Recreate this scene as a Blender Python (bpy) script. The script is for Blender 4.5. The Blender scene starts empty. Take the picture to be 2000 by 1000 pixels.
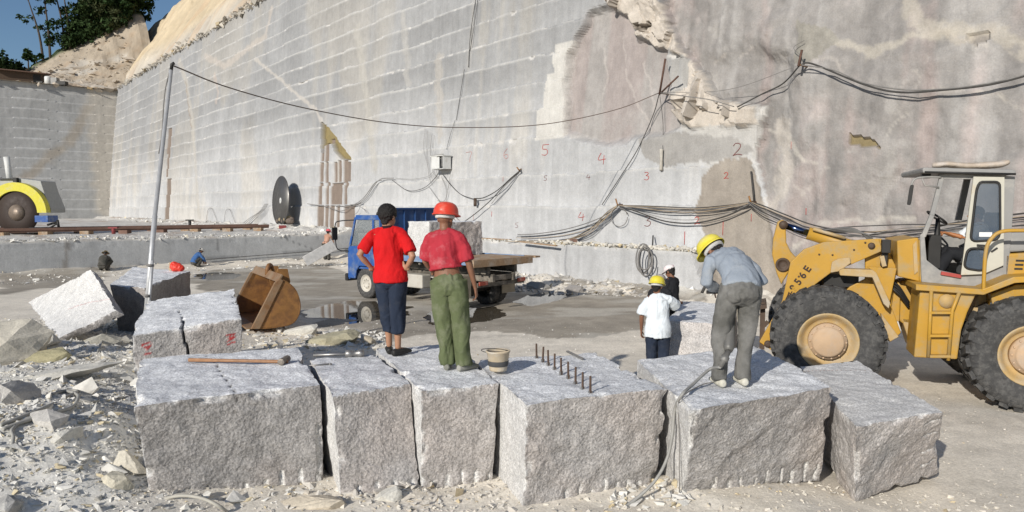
import bpy, bmesh, math, random
import numpy as np
from mathutils import Vector, Matrix, Euler, Quaternion

# ------------------------------------------------------------------ camera, sky, sun, exposure
SC = bpy.context.scene
COL = SC.collection
F, CAMZ, TH = 1400.0, 2.85, math.atan(95 / 1400.0)
cam = bpy.data.objects.new("camera", bpy.data.cameras.new("camera"))
COL.objects.link(cam)
cam.location = (0, 0, CAMZ)
cam.rotation_euler = (math.pi / 2 - TH, 0, 0)
cam.data.sensor_width = 36
cam.data.lens = F / 2000 * 36
cam.data.clip_start, cam.data.clip_end = 0.1, 2000
SC.camera = cam
TOSUN = Vector((-0.50, -0.77, 0.40)).normalized()
sun = bpy.data.objects.new("sun", bpy.data.lights.new("sun", 'SUN'))
COL.objects.link(sun)
sun.data.energy, sun.data.angle, sun.data.color = 4.1, math.radians(0.6), (1.0, 0.95, 0.87)
sun.rotation_euler = TOSUN.to_track_quat('Z', 'Y').to_euler()
W_ = bpy.data.worlds.new("World")
SC.world = W_
W_.use_nodes = True
_nt = W_.node_tree
_sky = _nt.nodes.new('ShaderNodeTexSky')
_sky.sky_type = 'NISHITA'
_sky.sun_disc = False
_sky.sun_elevation = math.asin(TOSUN.z)
_sky.sun_rotation = math.atan2(TOSUN.x, TOSUN.y)
_sky.air_density, _sky.dust_density, _sky.ozone_density = 1.0, 0.3, 4.0
_bg = _nt.nodes['Background']
_nt.links.new(_sky.outputs[0], _bg.inputs[0])
_bg.inputs[1].default_value = 0.075
SC.view_settings.view_transform = 'Standard'
SC.view_settings.look = 'None'
SC.view_settings.exposure = 0.2
SC.view_settings.gamma = 1.0

random.seed(7)
RNG = np.random.default_rng(7)
PI = math.pi

# ------------------------------------------------------------------ pixel (2000 x 1000 photo) to world
def ray(px, py):
    cx, cy = (px - 1000) / F, (500 - py) / F
    return np.array([cx, math.cos(TH) + cy * math.sin(TH), -math.sin(TH) + cy * math.cos(TH)])
def P(px, py, y):
    d = ray(px, py); t = y / d[1]
    return Vector((d[0] * t, y, CAMZ + d[2] * t))
def G(px, py, z=0.0):
    d = ray(px, py); t = (z - CAMZ) / d[2]
    return Vector((d[0] * t, d[1] * t, z))

# ------------------------------------------------------------------ noise
def _h(ix, iy, iz, seed):
    n = (ix * 374761393 + iy * 668265263 + iz * 1440662683 + seed * 974634533) & 0xffffffff
    n = ((n ^ (n >> 13)) * 1274126177) & 0xffffffff
    return ((n ^ (n >> 16)) & 0xffff) / 32767.5 - 1.0
def vnoise(p, seed=0):
    p = np.asarray(p, float)
    i = np.floor(p).astype(np.int64); f = p - i
    f = f * f * f * (f * (f * 6 - 15) + 10)
    out = 0
    for dx in (0, 1):
        wx = f[..., 0] if dx else 1 - f[..., 0]
        for dy in (0, 1):
            wy = f[..., 1] if dy else 1 - f[..., 1]
            for dz in (0, 1):
                wz = f[..., 2] if dz else 1 - f[..., 2]
                out = out + wx * wy * wz * _h(i[..., 0] + dx, i[..., 1] + dy, i[..., 2] + dz, seed)
    return out
def fbm(p, oct=4, seed=0, gain=0.5):
    p = np.asarray(p, float); a, s, t = 1.0, 0, 0
    for k in range(oct):
        s = s + a * vnoise(p * 2 ** k, seed + k * 17); t += a; a *= gain
    return s / t
def st(a, b, *c):
    return np.stack(np.broadcast_arrays(a, b, *(c if c else (0.0,))), -1)
def sstep(a, b, x):
    t = np.clip((x - a) / (b - a), 0, 1)
    return t * t * (3 - 2 * t)
def inpoly(x, y, poly):
    x, y = np.asarray(x), np.asarray(y)
    r = np.zeros(x.shape, bool); n = len(poly)
    for i in range(n):
        x0, y0 = poly[i]; x1, y1 = poly[(i + 1) % n]
        c = ((y0 > y) != (y1 > y)) & (x < (x1 - x0) * (y - y0) / ((y1 - y0) if y1 != y0 else 1e-9) + x0)
        r ^= c
    return r
def segdist(x, y, pts):
    d = np.full(np.shape(x), 1e9)
    for (x0, y0), (x1, y1) in zip(pts[:-1], pts[1:]):
        L = (x1 - x0) ** 2 + (y1 - y0) ** 2 + 1e-12
        t = np.clip(((x - x0) * (x1 - x0) + (y - y0) * (y1 - y0)) / L, 0, 1)
        d = np.minimum(d, np.hypot(x - x0 - t * (x1 - x0), y - y0 - t * (y1 - y0)))
    return d

def softpoly(x, y, poly, w):
    d = segdist(x, y, list(poly) + [poly[0]]); return sstep(-w, w, np.where(inpoly(x, y, poly), d, -d))

# ------------------------------------------------------------------ materials
MATS = {}
def mat(name, base, rough=0.8, metal=0.0, var=0.12, scale=6.0, bump=0.0, bscale=60.0, dirt=None, dirt_amt=0.5,
        dscale=3.0, attr=False, speck=0.0, sscale=120.0, streak=0.0, spec=0.35, trans=0.0, alpha=1.0, coat=0.0, world=False, vor=0.0, vscale=30.0):
    if name in MATS: return MATS[name]
    m = bpy.data.materials.new(name); m.use_nodes = True
    nt = m.node_tree; N, L = nt.nodes, nt.links
    b = N['Principled BSDF']
    tc = N.new('ShaderNodeTexCoord')
    if world:
        g = N.new('ShaderNodeNewGeometry'); co = g.outputs['Position']
    else: co = tc.outputs['Object']
    def noise(sc, det=4, rgh=0.6, vec=None):
        n = N.new('ShaderNodeTexNoise'); n.inputs['Scale'].default_value = sc
        n.inputs['Detail'].default_value = det; n.inputs['Roughness'].default_value = rgh
        L.new(vec or co, n.inputs['Vector']); return n.outputs[0]
    def mrange(v, a, bb, c, d):
        r = N.new('ShaderNodeMapRange'); L.new(v, r.inputs[0])
        for k, x in zip((1, 2, 3, 4), (a, bb, c, d)): r.inputs[k].default_value = x
        return r.outputs[0]
    def mix(fac, a, bb, mode='MIX'):
        x = N.new('ShaderNodeMix'); x.data_type = 'RGBA'; x.blend_type = mode
        for s, v in ((0, fac), (6, a), (7, bb)):
            if isinstance(v, (int, float)): x.inputs[s].default_value = v
            elif isinstance(v, tuple): x.inputs[s].default_value = (*v, 1)
            else: L.new(v, x.inputs[s])
        return x.outputs[2]
    if attr:
        a = N.new('ShaderNodeAttribute'); a.attribute_name = 'Col'; c = a.outputs[0]
        if base != (1, 1, 1): c = mix(1.0, c, base, 'MULTIPLY')
    else:
        r = N.new('ShaderNodeRGB'); r.outputs[0].default_value = (*base, 1); c = r.outputs[0]
    def mul(c, v):
        x = N.new('ShaderNodeVectorMath'); x.operation = 'SCALE'
        L.new(c, x.inputs[0]); L.new(v, x.inputs[3]); return x.outputs[0]
    if var: c = mul(c, mrange(noise(scale), 0.25, 0.75, 1 - var, 1 + var))
    if streak:
        mp = N.new('ShaderNodeMapping'); mp.inputs['Scale'].default_value = (5, 5, 0.22); L.new(co, mp.inputs[0])
        c = mul(c, mrange(noise(1.0, 5, 0.65, mp.outputs[0]), 0.3, 0.7, 1 - streak, 1 + streak))
    if speck:
        v = N.new('ShaderNodeTexVoronoi'); v.inputs['Scale'].default_value = sscale; L.new(co, v.inputs['Vector'])
        bw = N.new('ShaderNodeRGBToBW'); L.new(v.outputs['Color'], bw.inputs[0])
        c = mul(c, mrange(bw.outputs[0], 0.2, 0.8, 1 - speck, 1 + speck))
    if dirt is not None:
        c = mix(mrange(noise(dscale, 6, 0.7), 0.62 - dirt_amt * 0.35, 0.78 - dirt_amt * 0.25, 0.0, 0.9), c, dirt)
    L.new(c, b.inputs['Base Color'])
    b.inputs['Roughness'].default_value = rough; b.inputs['Metallic'].default_value = metal
    b.inputs['Specular IOR Level'].default_value = spec
    b.inputs['Transmission Weight'].default_value = trans
    b.inputs['Coat Weight'].default_value = coat
    if rough > 0.1 and not trans:
        L.new(mrange(noise(scale * 2.3), 0.3, 0.7, max(0.05, rough - 0.1), min(1, rough + 0.1)), b.inputs['Roughness'])
    if bump:
        bp = N.new('ShaderNodeBump'); bp.inputs['Strength'].default_value = bump; bp.inputs['Distance'].default_value = 0.02
        L.new(noise(bscale, 6, 0.7), bp.inputs['Height']); L.new(bp.outputs[0], b.inputs['Normal'])
        if vor:
            ds = N.new('ShaderNodeTexNoise'); ds.inputs['Scale'].default_value = vscale * .6; L.new(co, ds.inputs['Vector'])
            av = N.new('ShaderNodeVectorMath'); av.operation = 'MULTIPLY_ADD'; L.new(ds.outputs[1], av.inputs[0]); av.inputs[1].default_value = (.05,) * 3; L.new(co, av.inputs[2])
            vo = N.new('ShaderNodeTexVoronoi'); vo.inputs['Scale'].default_value = vscale; L.new(av.outputs[0], vo.inputs['Vector'])
            b2 = N.new('ShaderNodeBump'); L.new(mrange(a.outputs[3], 0, 1, 0, vor), b2.inputs['Strength']); b2.inputs['Distance'].default_value = .03
            L.new(vo.outputs['Distance'], b2.inputs['Height']); L.new(bp.outputs[0], b2.inputs['Normal']); L.new(b2.outputs[0], b.inputs['Normal'])
    MATS[name] = m
    return m

# ------------------------------------------------------------------ object helpers
def tag(o, label=None, cat=None, group=None, kind=None):
    if label: o['label'] = label
    if cat: o['category'] = cat
    if group: o['group'] = group
    if kind: o['kind'] = kind
    return o
def thing(name, label, cat, loc=(0, 0, 0), rz=0.0, group=None):
    o = bpy.data.objects.new(name, None); COL.objects.link(o)
    o.empty_display_size = 0.2
    o.location = loc; o.rotation_euler = (0, 0, rz)
    return tag(o, label, cat, group)
def link(name, me, m, parent=None, smooth=False, flat=False):
    o = bpy.data.objects.new(name, me); COL.objects.link(o)
    if m is not None: me.materials.append(m)
    if smooth: me.shade_smooth()
    if smooth is False and flat: me.shade_flat()
    if parent is not None: o.parent = parent
    return o
def mesh_np(name, V, Q, m, parent=None, smooth=True, col=None, origin=None):
    V = np.asarray(V, float)
    if origin is not None: V = V - np.array(origin)
    me = bpy.data.meshes.new(name)
    k = Q.shape[1]
    me.vertices.add(len(V)); me.loops.add(Q.size); me.polygons.add(len(Q))
    me.vertices.foreach_set('co', V.astype(np.float32).ravel())
    me.loops.foreach_set('vertex_index', Q.astype(np.int32).ravel())
    me.polygons.foreach_set('loop_start', np.arange(0, Q.size, k, dtype=np.int32))
    me.update(calc_edges=True); me.validate()
    if col is not None:
        a = me.attributes.new('Col', 'FLOAT_COLOR', 'POINT')
        a.data.foreach_set('color', np.c_[np.clip(col[:, :3], 0, 1), col[:, 3] if col.shape[1] > 3 else np.ones(len(V))].astype(np.float32).ravel())
    o = link(name, me, m, parent, smooth, True)
    if origin is not None: o.location = origin
    return o
def gridquads(nu, nv, flip=False):
    i = np.arange(nu * nv).reshape(nu, nv)
    q = np.stack([i[:-1, :-1], i[1:, :-1], i[1:, 1:], i[:-1, 1:]], -1).reshape(-1, 4)
    return q[:, ::-1] if flip else q
class MB:
    """collects shapes; build() links them as one mesh"""
    def __init__(s): s.v, s.f, s.sm = [], [], []
    def add(s, V, Fc, smooth=False):
        b = len(s.v); s.v += [Vector(p) for p in V]; s.f += [[b + i for i in f] for f in Fc]; s.sm += [smooth] * len(Fc); return s
    def box(s, c, size, rot=None, taper=1.0):
        x, y, z = (k / 2 for k in size); c = Vector(c)
        vs = [Vector((a * x * (taper if g > 0 else 1), b * y * (taper if g > 0 else 1), g * z)) for g in (-1, 1) for a, b in ((-1, -1), (1, -1), (1, 1), (-1, 1))]
        if rot is not None: vs = [rot @ v for v in vs]
        return s.add([c + v for v in vs], [(3, 2, 1, 0), (4, 5, 6, 7), (0, 1, 5, 4), (1, 2, 6, 5), (2, 3, 7, 6), (3, 0, 4, 7)])
    def bar(s, a, b, w, h, up=(0, 0, 1)):
        a, b = Vector(a), Vector(b); d = b - a; L = d.length; d.normalize()
        sd = d.cross(Vector(up)); sd = sd.normalized() if sd.length > 1e-5 else Vector((1, 0, 0)); u = sd.cross(d)
        R = Matrix((sd, d, u)).transposed()
        return s.box((a + b) / 2, (w, L, h), R)
    def prism(s, poly, d, smooth=False):
        """poly: list of 3D points (planar), d: extrusion vector"""
        n = len(poly); d = Vector(d); p = [Vector(q) for q in poly]
        nrm = sum((p[i].cross(p[(i + 1) % n]) for i in range(n)), Vector())
        if nrm.dot(d) > 0: p = p[::-1]
        return s.add(p + [q + d for q in p], [list(range(n)), list(range(2 * n - 1, n - 1, -1))] + [[(i + 1) % n, i, n + i, n + (i + 1) % n] for i in range(n)])
    def tube(s, pts, r, seg=8, cap=True, smooth=True):
        pts = [Vector(p) for p in pts]; n = len(pts)
        rs = list(r) if hasattr(r, '__len__') else [r] * n
        t0 = (pts[1] - pts[0]).normalized()
        a = t0.orthogonal().normalized(); V = []; prev = t0
        for i, p in enumerate(pts):
            t = (pts[min(i + 1, n - 1)] - pts[max(i - 1, 0)]).normalized()
            a = (prev.rotation_difference(t) @ a); a = (a - t * a.dot(t)).normalized(); prev = t
            b = t.cross(a)
            V += [p + (a * math.cos(k * 2 * PI / seg) + b * math.sin(k * 2 * PI / seg)) * rs[i] for k in range(seg)]
        Fc = [[i * seg + k, i * seg + (k + 1) % seg, (i + 1) * seg + (k + 1) % seg, (i + 1) * seg + k] for i in range(n - 1) for k in range(seg)]
        s.add(V, Fc, smooth)
        if cap:
            b = len(s.v) - len(V)
            s.f += [[b + k for k in range(seg)][::-1], [b + (n - 1) * seg + k for k in range(seg)]]; s.sm += [False, False]
        return s
    def lathe(s, prof, c, axis, seg=24, smooth=True, cap=True):
        """prof: (radius, along-axis) pairs"""
        axis = Vector(axis).normalized(); a = axis.orthogonal().normalized(); b = axis.cross(a); c = Vector(c)
        V = [c + axis * h + (a * math.cos(k * 2 * PI / seg) + b * math.sin(k * 2 * PI / seg)) * r for r, h in prof for k in range(seg)]
        n = len(prof)
        s.add(V, [[i * seg + k, i * seg + (k + 1) % seg, (i + 1) * seg + (k + 1) % seg, (i + 1) * seg + k] for i in range(n - 1) for k in range(seg)], smooth)
        if cap:
            b0 = len(s.v) - len(V)
            s.f += [[b0 + k for k in range(seg)][::-1], [b0 + (n - 1) * seg + k for k in range(seg)]]; s.sm += [False, False]
        return s
    def ell(s, c, r, seg=14, rings=9, rot=None):
        c = Vector(c); V = []
        for i in range(rings + 1):
            t = PI * i / rings
            for k in range(seg):
                q = Vector((r[0] * math.sin(t) * math.cos(2 * PI * k / seg), r[1] * math.sin(t) * math.sin(2 * PI * k / seg), -r[2] * math.cos(t)))
                V.append(c + (rot @ q if rot is not None else q))
        return s.add(V, [[i * seg + k, i * seg + (k + 1) % seg, (i + 1) * seg + (k + 1) % seg, (i + 1) * seg + k] for i in range(rings) for k in range(seg)], True)
    def build(s, name, m, parent=None, origin=None, bevel=0.0, seg=2, xf=None):
        vs = s.v
        if xf is not None: vs = [xf @ v for v in vs]
        if origin is not None: o_ = Vector(origin); vs = [v - o_ for v in vs]
        me = bpy.data.meshes.new(name); me.from_pydata(vs, [], s.f)
        me.polygons.foreach_set('use_smooth', s.sm)
        bm = bmesh.new(); bm.from_mesh(me)
        bmesh.ops.remove_doubles(bm, verts=bm.verts, dist=1e-6)
        bmesh.ops.recalc_face_normals(bm, faces=bm.faces)
        if bevel:
            es = [e for e in bm.edges if len(e.link_faces) == 2 and not (e.link_faces[0].smooth and e.link_faces[1].smooth) and e.calc_face_angle(0) > 0.5]
            bmesh.ops.bevel(bm, geom=es, offset=bevel, segments=seg, affect='EDGES', profile=0.5, clamp_overlap=True)
        bm.to_mesh(me); bm.free()
        o = link(name, me, m, parent)
        if origin is not None and parent is None: o.location = origin
        return o
def catmull(pts, n=8):
    pts = [Vector(p) for p in pts]; q = [pts[0] * 2 - pts[1]] + pts + [pts[-1] * 2 - pts[-2]]; out = []
    for i in range(1, len(q) - 2):
        for k in range(n):
            t = k / n; a, b, c, d = q[i - 1:i + 3]
            out.append(0.5 * (2 * b + (c - a) * t + (2 * a - 5 * b + 4 * c - d) * t * t + (3 * b - a - 3 * c + d) * t ** 3))
    return out + [pts[-1]]
def sag(a, b, s, n=16):
    a, b = Vector(a), Vector(b)
    return [a.lerp(b, k / n) - Vector((0, 0, 4 * s * (k / n) * (1 - k / n))) for k in range(n + 1)]

# ------------------------------------------------------------------ the quarry: u runs along the great wall, v out from it, z up
A0 = np.array([6.0, 22.2]); DU = np.array([-0.634, 0.773]); DV = np.array([-0.773, -0.634])
def UV(u, v, z):
    u, v, z = np.broadcast_arrays(u, v, z)
    return np.stack([A0[0] + u * DU[0] + v * DV[0], A0[1] + u * DU[1] + v * DV[1], z], -1)
def touv(p):
    q = np.array([p[0], p[1]]) - A0
    return q @ DU, q @ DV
LEV = [1.45, 2.9, 4.2, 5.75, 6.9, 8.05, 9.2, 10.3, 11.4, 12.5, 13.6, 14.7, 15.8, 16.9, 18.0, 19.2]
U_STEP, U_BACK, Z_BENCH, Z_TOP = 23.0, 96.8, 1.36, 19.2
def nominal(z):
    return np.where(z < 1.45, 0.0, -0.8 - 0.105 * (z - 1.45))
def wuz(px, py):
    d = ray(px, py); ts = np.linspace(8, 150, 6000)
    p = d[None] * ts[:, None]; z = p[:, 2] + CAMZ
    q = p[:, :2] - A0; s = q @ DV - nominal(z)
    i = int(np.argmax(s < 0)); return float(q[i] @ DU), float(z[i])
def poly_uz(pts): return [wuz(*p) for p in pts]
P_NAT = poly_uz([(1300, -150), (1296, 20), (1330, 90), (1372, 140), (1402, 195), (1500, 212), (1478, 300), (1498, 400), (1492, 470), (1500, 620), (2250, 760), (2250, -150)])
P_ARCH = poly_uz([(1106, 262), (1104, 150), (1122, 85), (1150, 30), (1190, 14), (1226, 30), (1242, 70), (1300, 100), (1306, 190), (1335, 246), (1300, 262), (1180, 282)])
P_CREAM = poly_uz([(1180, 0), (1285, -20), (1316, 60), (1345, 95), (1372, 135), (1400, 192), (1482, 214), (1486, 244), (1335, 250), (1304, 190), (1345, 170), (1352, 110), (1300, 100), (1245, 66), (1228, 28), (1192, 12)])
P_STAIN = poly_uz([(1374, 345), (1400, 318), (1470, 306), (1482, 370), (1502, 430), (1508, 600), (1385, 600), (1358, 500), (1360, 425)])
P_GREY = poly_uz([(1252, 275), (1300, 262), (1440, 268), (1478, 290), (1440, 312), (1300, 328), (1262, 310)])
P_NICHE = poly_uz([(629, 238), (640, 246), (654, 262), (690, 311), (668, 312), (655, 296), (652, 280), (640, 282), (630, 300)])
STRIPS = [(632, 635, 280, 315), (640, 643, 272, 315), (629, 632, 318, 356), (640, 643, 318, 356), (656, 660, 318, 356), (664, 667, 314, 356), (676, 680, 312, 356),
          (684, 686, 316, 354), (625, 630, 358, 400), (640, 643, 358, 400), (649, 655, 358, 400), (660, 664, 358, 400), (666, 668, 358, 400), (676, 679, 358, 400),
          (622, 631, 402, 444), (637, 641, 402, 446), (646, 653, 402, 448), (659, 663, 402, 450), (673, 676, 402, 452), (331, 333, 252, 300), (329, 330.5, 300, 345), (328, 330, 350, 430)]
LIGHTS = [(1087, 1118, 90, 145), (1070, 1105, 146, 210), (1057, 1106, 211, 268)]
def rect_uz(r):
    a, b = wuz(r[0], r[2]), wuz(r[1], r[3]); return min(a[0], b[0]), max(a[0], b[0]), min(a[1], b[1]), max(a[1], b[1])
STRIPS = [rect_uz(r) for r in STRIPS]; LIGHTS = [rect_uz(r) for r in LIGHTS]
VEINS = [([(1640, 85), (1665, 92), (1700, 108), (1740, 90), (1785, 66), (1850, 70), (1900, 58)], .13, (.52, .475, .40)),
         ([(1770, 0), (1790, 45), (1840, 60), (1900, 55), (1960, 60), (2000, 100)], .20, (.50, .455, .385)), ([(1830, 60), (1870, 82), (1930, 60)], .1, (.48, .43, .36)),
         ([(1885, 75), (1900, 90), (1930, 88)], .05, (.6, .55, .48)), ([(1830, 170), (1890, 178), (1950, 190), (2000, 215)], .06, (.60, .55, .48)),
         ([(1600, 110), (1640, 120), (1650, 145)], .05, (.55, .5, .45)), ([(1500, 258), (1545, 262), (1560, 300), (1600, 320)], .09, (.58, .54, .48)),
         ([(1385, 118), (1408, 105)], .05, (.6, .54, .48)), ([(1440, 110), (1470, 90)], .05, (.55, .5, .45)), ([(1520, 320), (1560, 380), (1600, 350), (1625, 330)], .06, (.58, .54, .48)),
         ([(1790, 140), (1810, 155), (1800, 175)], .04, (.55, .5, .45)), ([(1740, 262), (1760, 232), (1775, 226)], .04, (.58, .54, .48)),
         ([(196, 178), (206, 230), (200, 300), (198, 420)], .9, (.47, .42, .34)), ([(205, 200), (215, 235), (204, 260)], .35, (.40, .31, .21)), ([(350, 120), (366, 165), (374, 220), (380, 262), (384, 330), (390, 420)], .55, (.46, .43, .38)), ([(364, 160), (368, 190), (372, 230), (376, 252)], .16, (.27, .21, .16)),
         ([(420, 145), (428, 180), (424, 200)], .35, (.47, .40, .35)), ([(400, 110), (440, 130), (520, 70), (530, 20)], .4, (.48, .43, .38)), ([(700, 60), (720, 200), (735, 330)], .5, (.42, .40, .36)), ([(860, 120), (862, 260)], .4, (.43, .40, .36)), ([(790, 30), (800, 160)], .35, (.40, .385, .36)),
         ([(500, 115), (560, 165), (620, 215), (632, 240)], .18, (.52, .48, .43)), ([(1170, 90), (1178, 140), (1165, 220)], .05, (.55, .5, .46)), ([(1210, 70), (1215, 150), (1265, 255)], .05, (.54, .49, .45)),
         ([(1250, 120), (1270, 200), (1262, 250)], .05, (.55, .5, .46)), ([(1500, 400), (1520, 380), (1540, 330), (1530, 240)], .3, (.55, .50, .44)), ([(1560, 480), (1600, 440), (1680, 430), (1780, 425)], .1, (.56, .52, .46))]
VEINS = [(poly_uz(p), w, c) for p, w, c in VEINS]
DARKS = [([(1665, 270), (1700, 270), (1725, 282), (1700, 290), (1668, 290)], (.30, .24, .13), -.12), ([(1242, 52), (1262, 40), (1270, 45), (1244, 62)], (.2, .17, .14), -.25),
         ([(1885, 65), (1925, 62), (1930, 75), (1905, 90), (1885, 78)], (.31, .28, .25), -.08), ([(1645, 85), (1625, 60), (1560, 40), (1560, 130), (1600, 110)], (.33, .31, .27), 0)]
DARKS = [(poly_uz(p), c, o) for p, c, o in DARKS]
# facets of the natural rock
FS = np.c_[RNG.uniform(-34, 14, 120), RNG.uniform(0, 20, 120)]; FA = RNG.uniform(-.10, .10, (120, 2)); FC = RNG.uniform(-.035, .035, 120)
FS2 = np.c_[RNG.uniform(-4, 10, 260), RNG.uniform(5, 13, 260)]; FA2 = RNG.uniform(-.5, .5, (260, 2)); FC2 = RNG.uniform(-.12, .2, 260)
def facets(u, z, S, Aa, C, sx=1.0, soft=0):
    best = np.full(u.shape, 1e9); o = np.zeros(u.shape)
    if soft:
        ws = np.zeros(u.shape)
        for (us, zs), (a, b), c in zip(S, Aa, C):
            du, dz = (u - us) * sx, z - zs; w = np.exp(-soft * (np.abs(du) + np.abs(dz) * .7)) + 1e-12; ws += w; o += w * (a * du + b * dz + c)
        return o / ws
    for (us, zs), (a, b), c in zip(S, Aa, C):
        du, dz = (u - us) * sx, z - zs; d = np.abs(du) + np.abs(dz) * 0.7
        m = d < best; best = np.where(m, d, best); o = np.where(m, a * du + b * dz + c, o)
    return o
def wall_off(u, z, color=False):
    u, z = np.asarray(u, float), np.asarray(z, float)
    near = 1.0
    wob = 0.10 * fbm(st(u * .35, z * 0, 3.0), 3, 5) + 0.035 * vnoise(st(u * 3.1, z * .5, 1.0), 9) * (1 - .8 * sstep(14, 30, u))
    zz = z + wob * sstep(1.6, 2.6, z) * .8
    ci = np.searchsorted(LEV, zz)
    o = np.where(ci == 0, 0.0, -0.8 - 0.125 * (ci - 1))
    lev = np.array([0] + LEV + [25]); z0, z1 = lev[ci], lev[ci + 1]
    fr = (zz - z0) / (z1 - z0)
    o = o - np.where(ci > 0, 0.05 * fr, 0)                       # each lift leans a little back
    blk = np.floor(u / 2.9 + _h(ci.astype(np.int64), 0 * ci, 0 * ci, 3) * 3).astype(np.int64)
    hb = _h(ci.astype(np.int64), blk, 0 * blk, 4)
    o = o + 0.035 * fbm(st(u * .5, z * .9 + ci * 7.3), 3, 20) + 0.018 * fbm(st(u * 1.3, z * 1.3), 3, 21)
    chip = sstep(.25, .7, fbm(st(u * 1.3, z * .3 + ci * 3.7), 3, 31)) * sstep(.82, 1.0, fr) * .10
    o = o - chip
    # broken places: perturbed coordinates give ragged borders
    pu = u + .16 * fbm(st(u * 1.8, z * 1.8), 4, 41); pz = z + .16 * fbm(st(u * 1.8, z * 1.8), 4, 43)
    nat = inpoly(pu, pz, P_NAT); arch = inpoly(pu, pz, P_ARCH); cream = inpoly(pu, pz, P_CREAM) & ~nat
    o_nat = -0.75 - 0.13 * np.maximum(z - 1.0, -1) + facets(pu, pz, FS, FA * 1.8, FC * 2, .6, 5.0) + .12 * fbm(st(u * .8, z * .6), 4, 51) + .03 * fbm(st(u * 3, z * 3), 4, 53) + .09 * np.abs(fbm(st(u * .7, z * .45), 4, 54)) - .06 * sstep(.22, .0, np.abs(fbm(st(u * .5, z * .35), 3, 55)))
    lerp = lambda a, b, w: a + (b - a) * w
    o = lerp(o, o_nat, softpoly(pu, pz, P_NAT, .10))
    o = lerp(o, -0.95 - .105 * (z - 1.4) - .10 + .05 * fbm(st(u * 1.5, z * .7), 4, 57), softpoly(pu, pz, P_ARCH, .14))
    o_cr = -0.62 - .105 * (z - 1.4) + facets(pu, pz, FS2, FA2, FC2) + .05 * fbm(st(u * 4, z * 4), 3, 59)
    o = lerp(o, o_cr, softpoly(pu, pz, P_CREAM, .12) * (1 - softpoly(pu, pz, P_NAT, .10)))
    stn = inpoly(pu, pz, P_STAIN)
    o = lerp(o, -0.78 - .06 * z + .06 * fbm(st(u * 1.2, z * 1.2), 4, 60), softpoly(pu, pz, P_STAIN, .12))
    niche = inpoly(pu * .5 + u * .5, pz * .5 + z * .5, P_NICHE)
    o = np.where(niche, o - .35, o)
    strip = np.zeros(u.shape, bool)
    for a, b, c, d in STRIPS: strip |= (u > a) & (u < b) & (z > c) & (z < d)
    o = np.where(strip, o - .10, o)
    for pl, c, off in DARKS:
        if off: o = np.where(inpoly(pu, pz, pl), o + off, o)
    if not color: return o
    n1 = fbm(st(u * .5, z * .5), 4, 71); n2 = fbm(st(u * 2.6, z * .16), 4, 73); n3 = fbm(st(u * .16, z * .12), 3, 75); n4 = fbm(st(u * 5, z * 5), 3, 77)
    far = sstep(14, 26, u); n5 = fbm(st(u * 9.0, z * .2), 3, 78) * (1 - far); n2 = n2 * (1 - far) + far * fbm(st(u * .9, z * .10), 3, 79); n4 = n4 * (1 - .8 * far)
    g = 0.47 + 0.006 * hb + .05 * n1 + .055 * n2 + .04 * n3 + .03 * n5
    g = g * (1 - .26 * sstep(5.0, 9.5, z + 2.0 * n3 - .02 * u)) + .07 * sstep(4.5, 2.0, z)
    warm = sstep(.05, .5, n3 + .4 * n2)
    c = np.stack([g * (.985 + .05 * warm), g * (.985 + .012 * warm), g * (.985 - .05 * warm)], -1)
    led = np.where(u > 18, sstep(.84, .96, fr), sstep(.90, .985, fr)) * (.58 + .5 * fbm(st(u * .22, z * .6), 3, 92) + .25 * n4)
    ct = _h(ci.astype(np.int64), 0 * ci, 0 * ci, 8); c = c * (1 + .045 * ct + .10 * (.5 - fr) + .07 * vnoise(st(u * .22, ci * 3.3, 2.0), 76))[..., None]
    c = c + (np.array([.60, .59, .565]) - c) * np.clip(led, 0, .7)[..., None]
    crk = sstep(.02, .0, np.abs(fr - .0)) * sstep(-.1, .4, n1); c = c * (1 - .25 * crk)[..., None]
    bro = chip > .03
    c = np.where(bro[..., None], np.array([.58, .56, .53]) + .08 * n4[..., None], c)
    for a, b, cc, d in LIGHTS:
        m = (pu > a) & (pu < b) & (z > cc) & (z < d); c = np.where(m[..., None], np.array([.60, .58, .54]), c)
    band = fbm(st(u * 1.1, z * .10), 4, 81)[..., None]; n6 = fbm(st(u * 1.7, z * 1.4), 5, 83)[..., None]
    pink = np.array([.395, .335, .312]); gb = np.array([.34, .32, .302]); lg = np.array([.43, .41, .39])
    cn = gb + (pink - gb) * sstep(-.1, .5, band + .35 * n6) + (lg - gb) * sstep(.0, .4, fbm(st(u * 1.3, z * .12), 4, 85))[..., None] * .8
    cn = cn * (1 + .24 * n6 + .13 * n4[..., None] + .16 * fbm(st(u * 4.5, z * .35), 3, 86)[..., None])
    white = sstep(.30, .5, fbm(st(u * 1.0, z * 1.0), 5, 87, .6))[..., None]
    cn = cn + (np.array([.54, .51, .475]) - cn) * white * .45
    c = np.where(nat[..., None], cn, c)
    ca = np.array([.41, .385, .365]) + (np.array([.41, .36, .34]) - np.array([.41, .385, .365])) * sstep(-.2, .3, band)
    ca = ca * (1 + .16 * n6 + .07 * n4[..., None]); ca = ca + (np.array([.53, .50, .47]) - ca) * white * .3
    c = c + (ca * .88 - c) * softpoly(pu, pz, P_ARCH, .22)[..., None]
    c = np.where(cream[..., None], np.array([.585, .525, .455]) * (1 + .12 * n6 + .1 * n4[..., None]), c)
    gr = inpoly(pu, pz, P_GREY) & ~nat
    c = np.where(gr[..., None], np.array([.37, .355, .335]) * (1 + .15 * n6), c)
    c = np.where(stn[..., None], np.array([.345, .305, .26]) * (1 + .14 * n6 + .06 * n4[..., None]), c)
    c = np.where(niche[..., None], np.array([.27, .215, .10]) * (1 + .2 * n4[..., None]), c)
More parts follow.
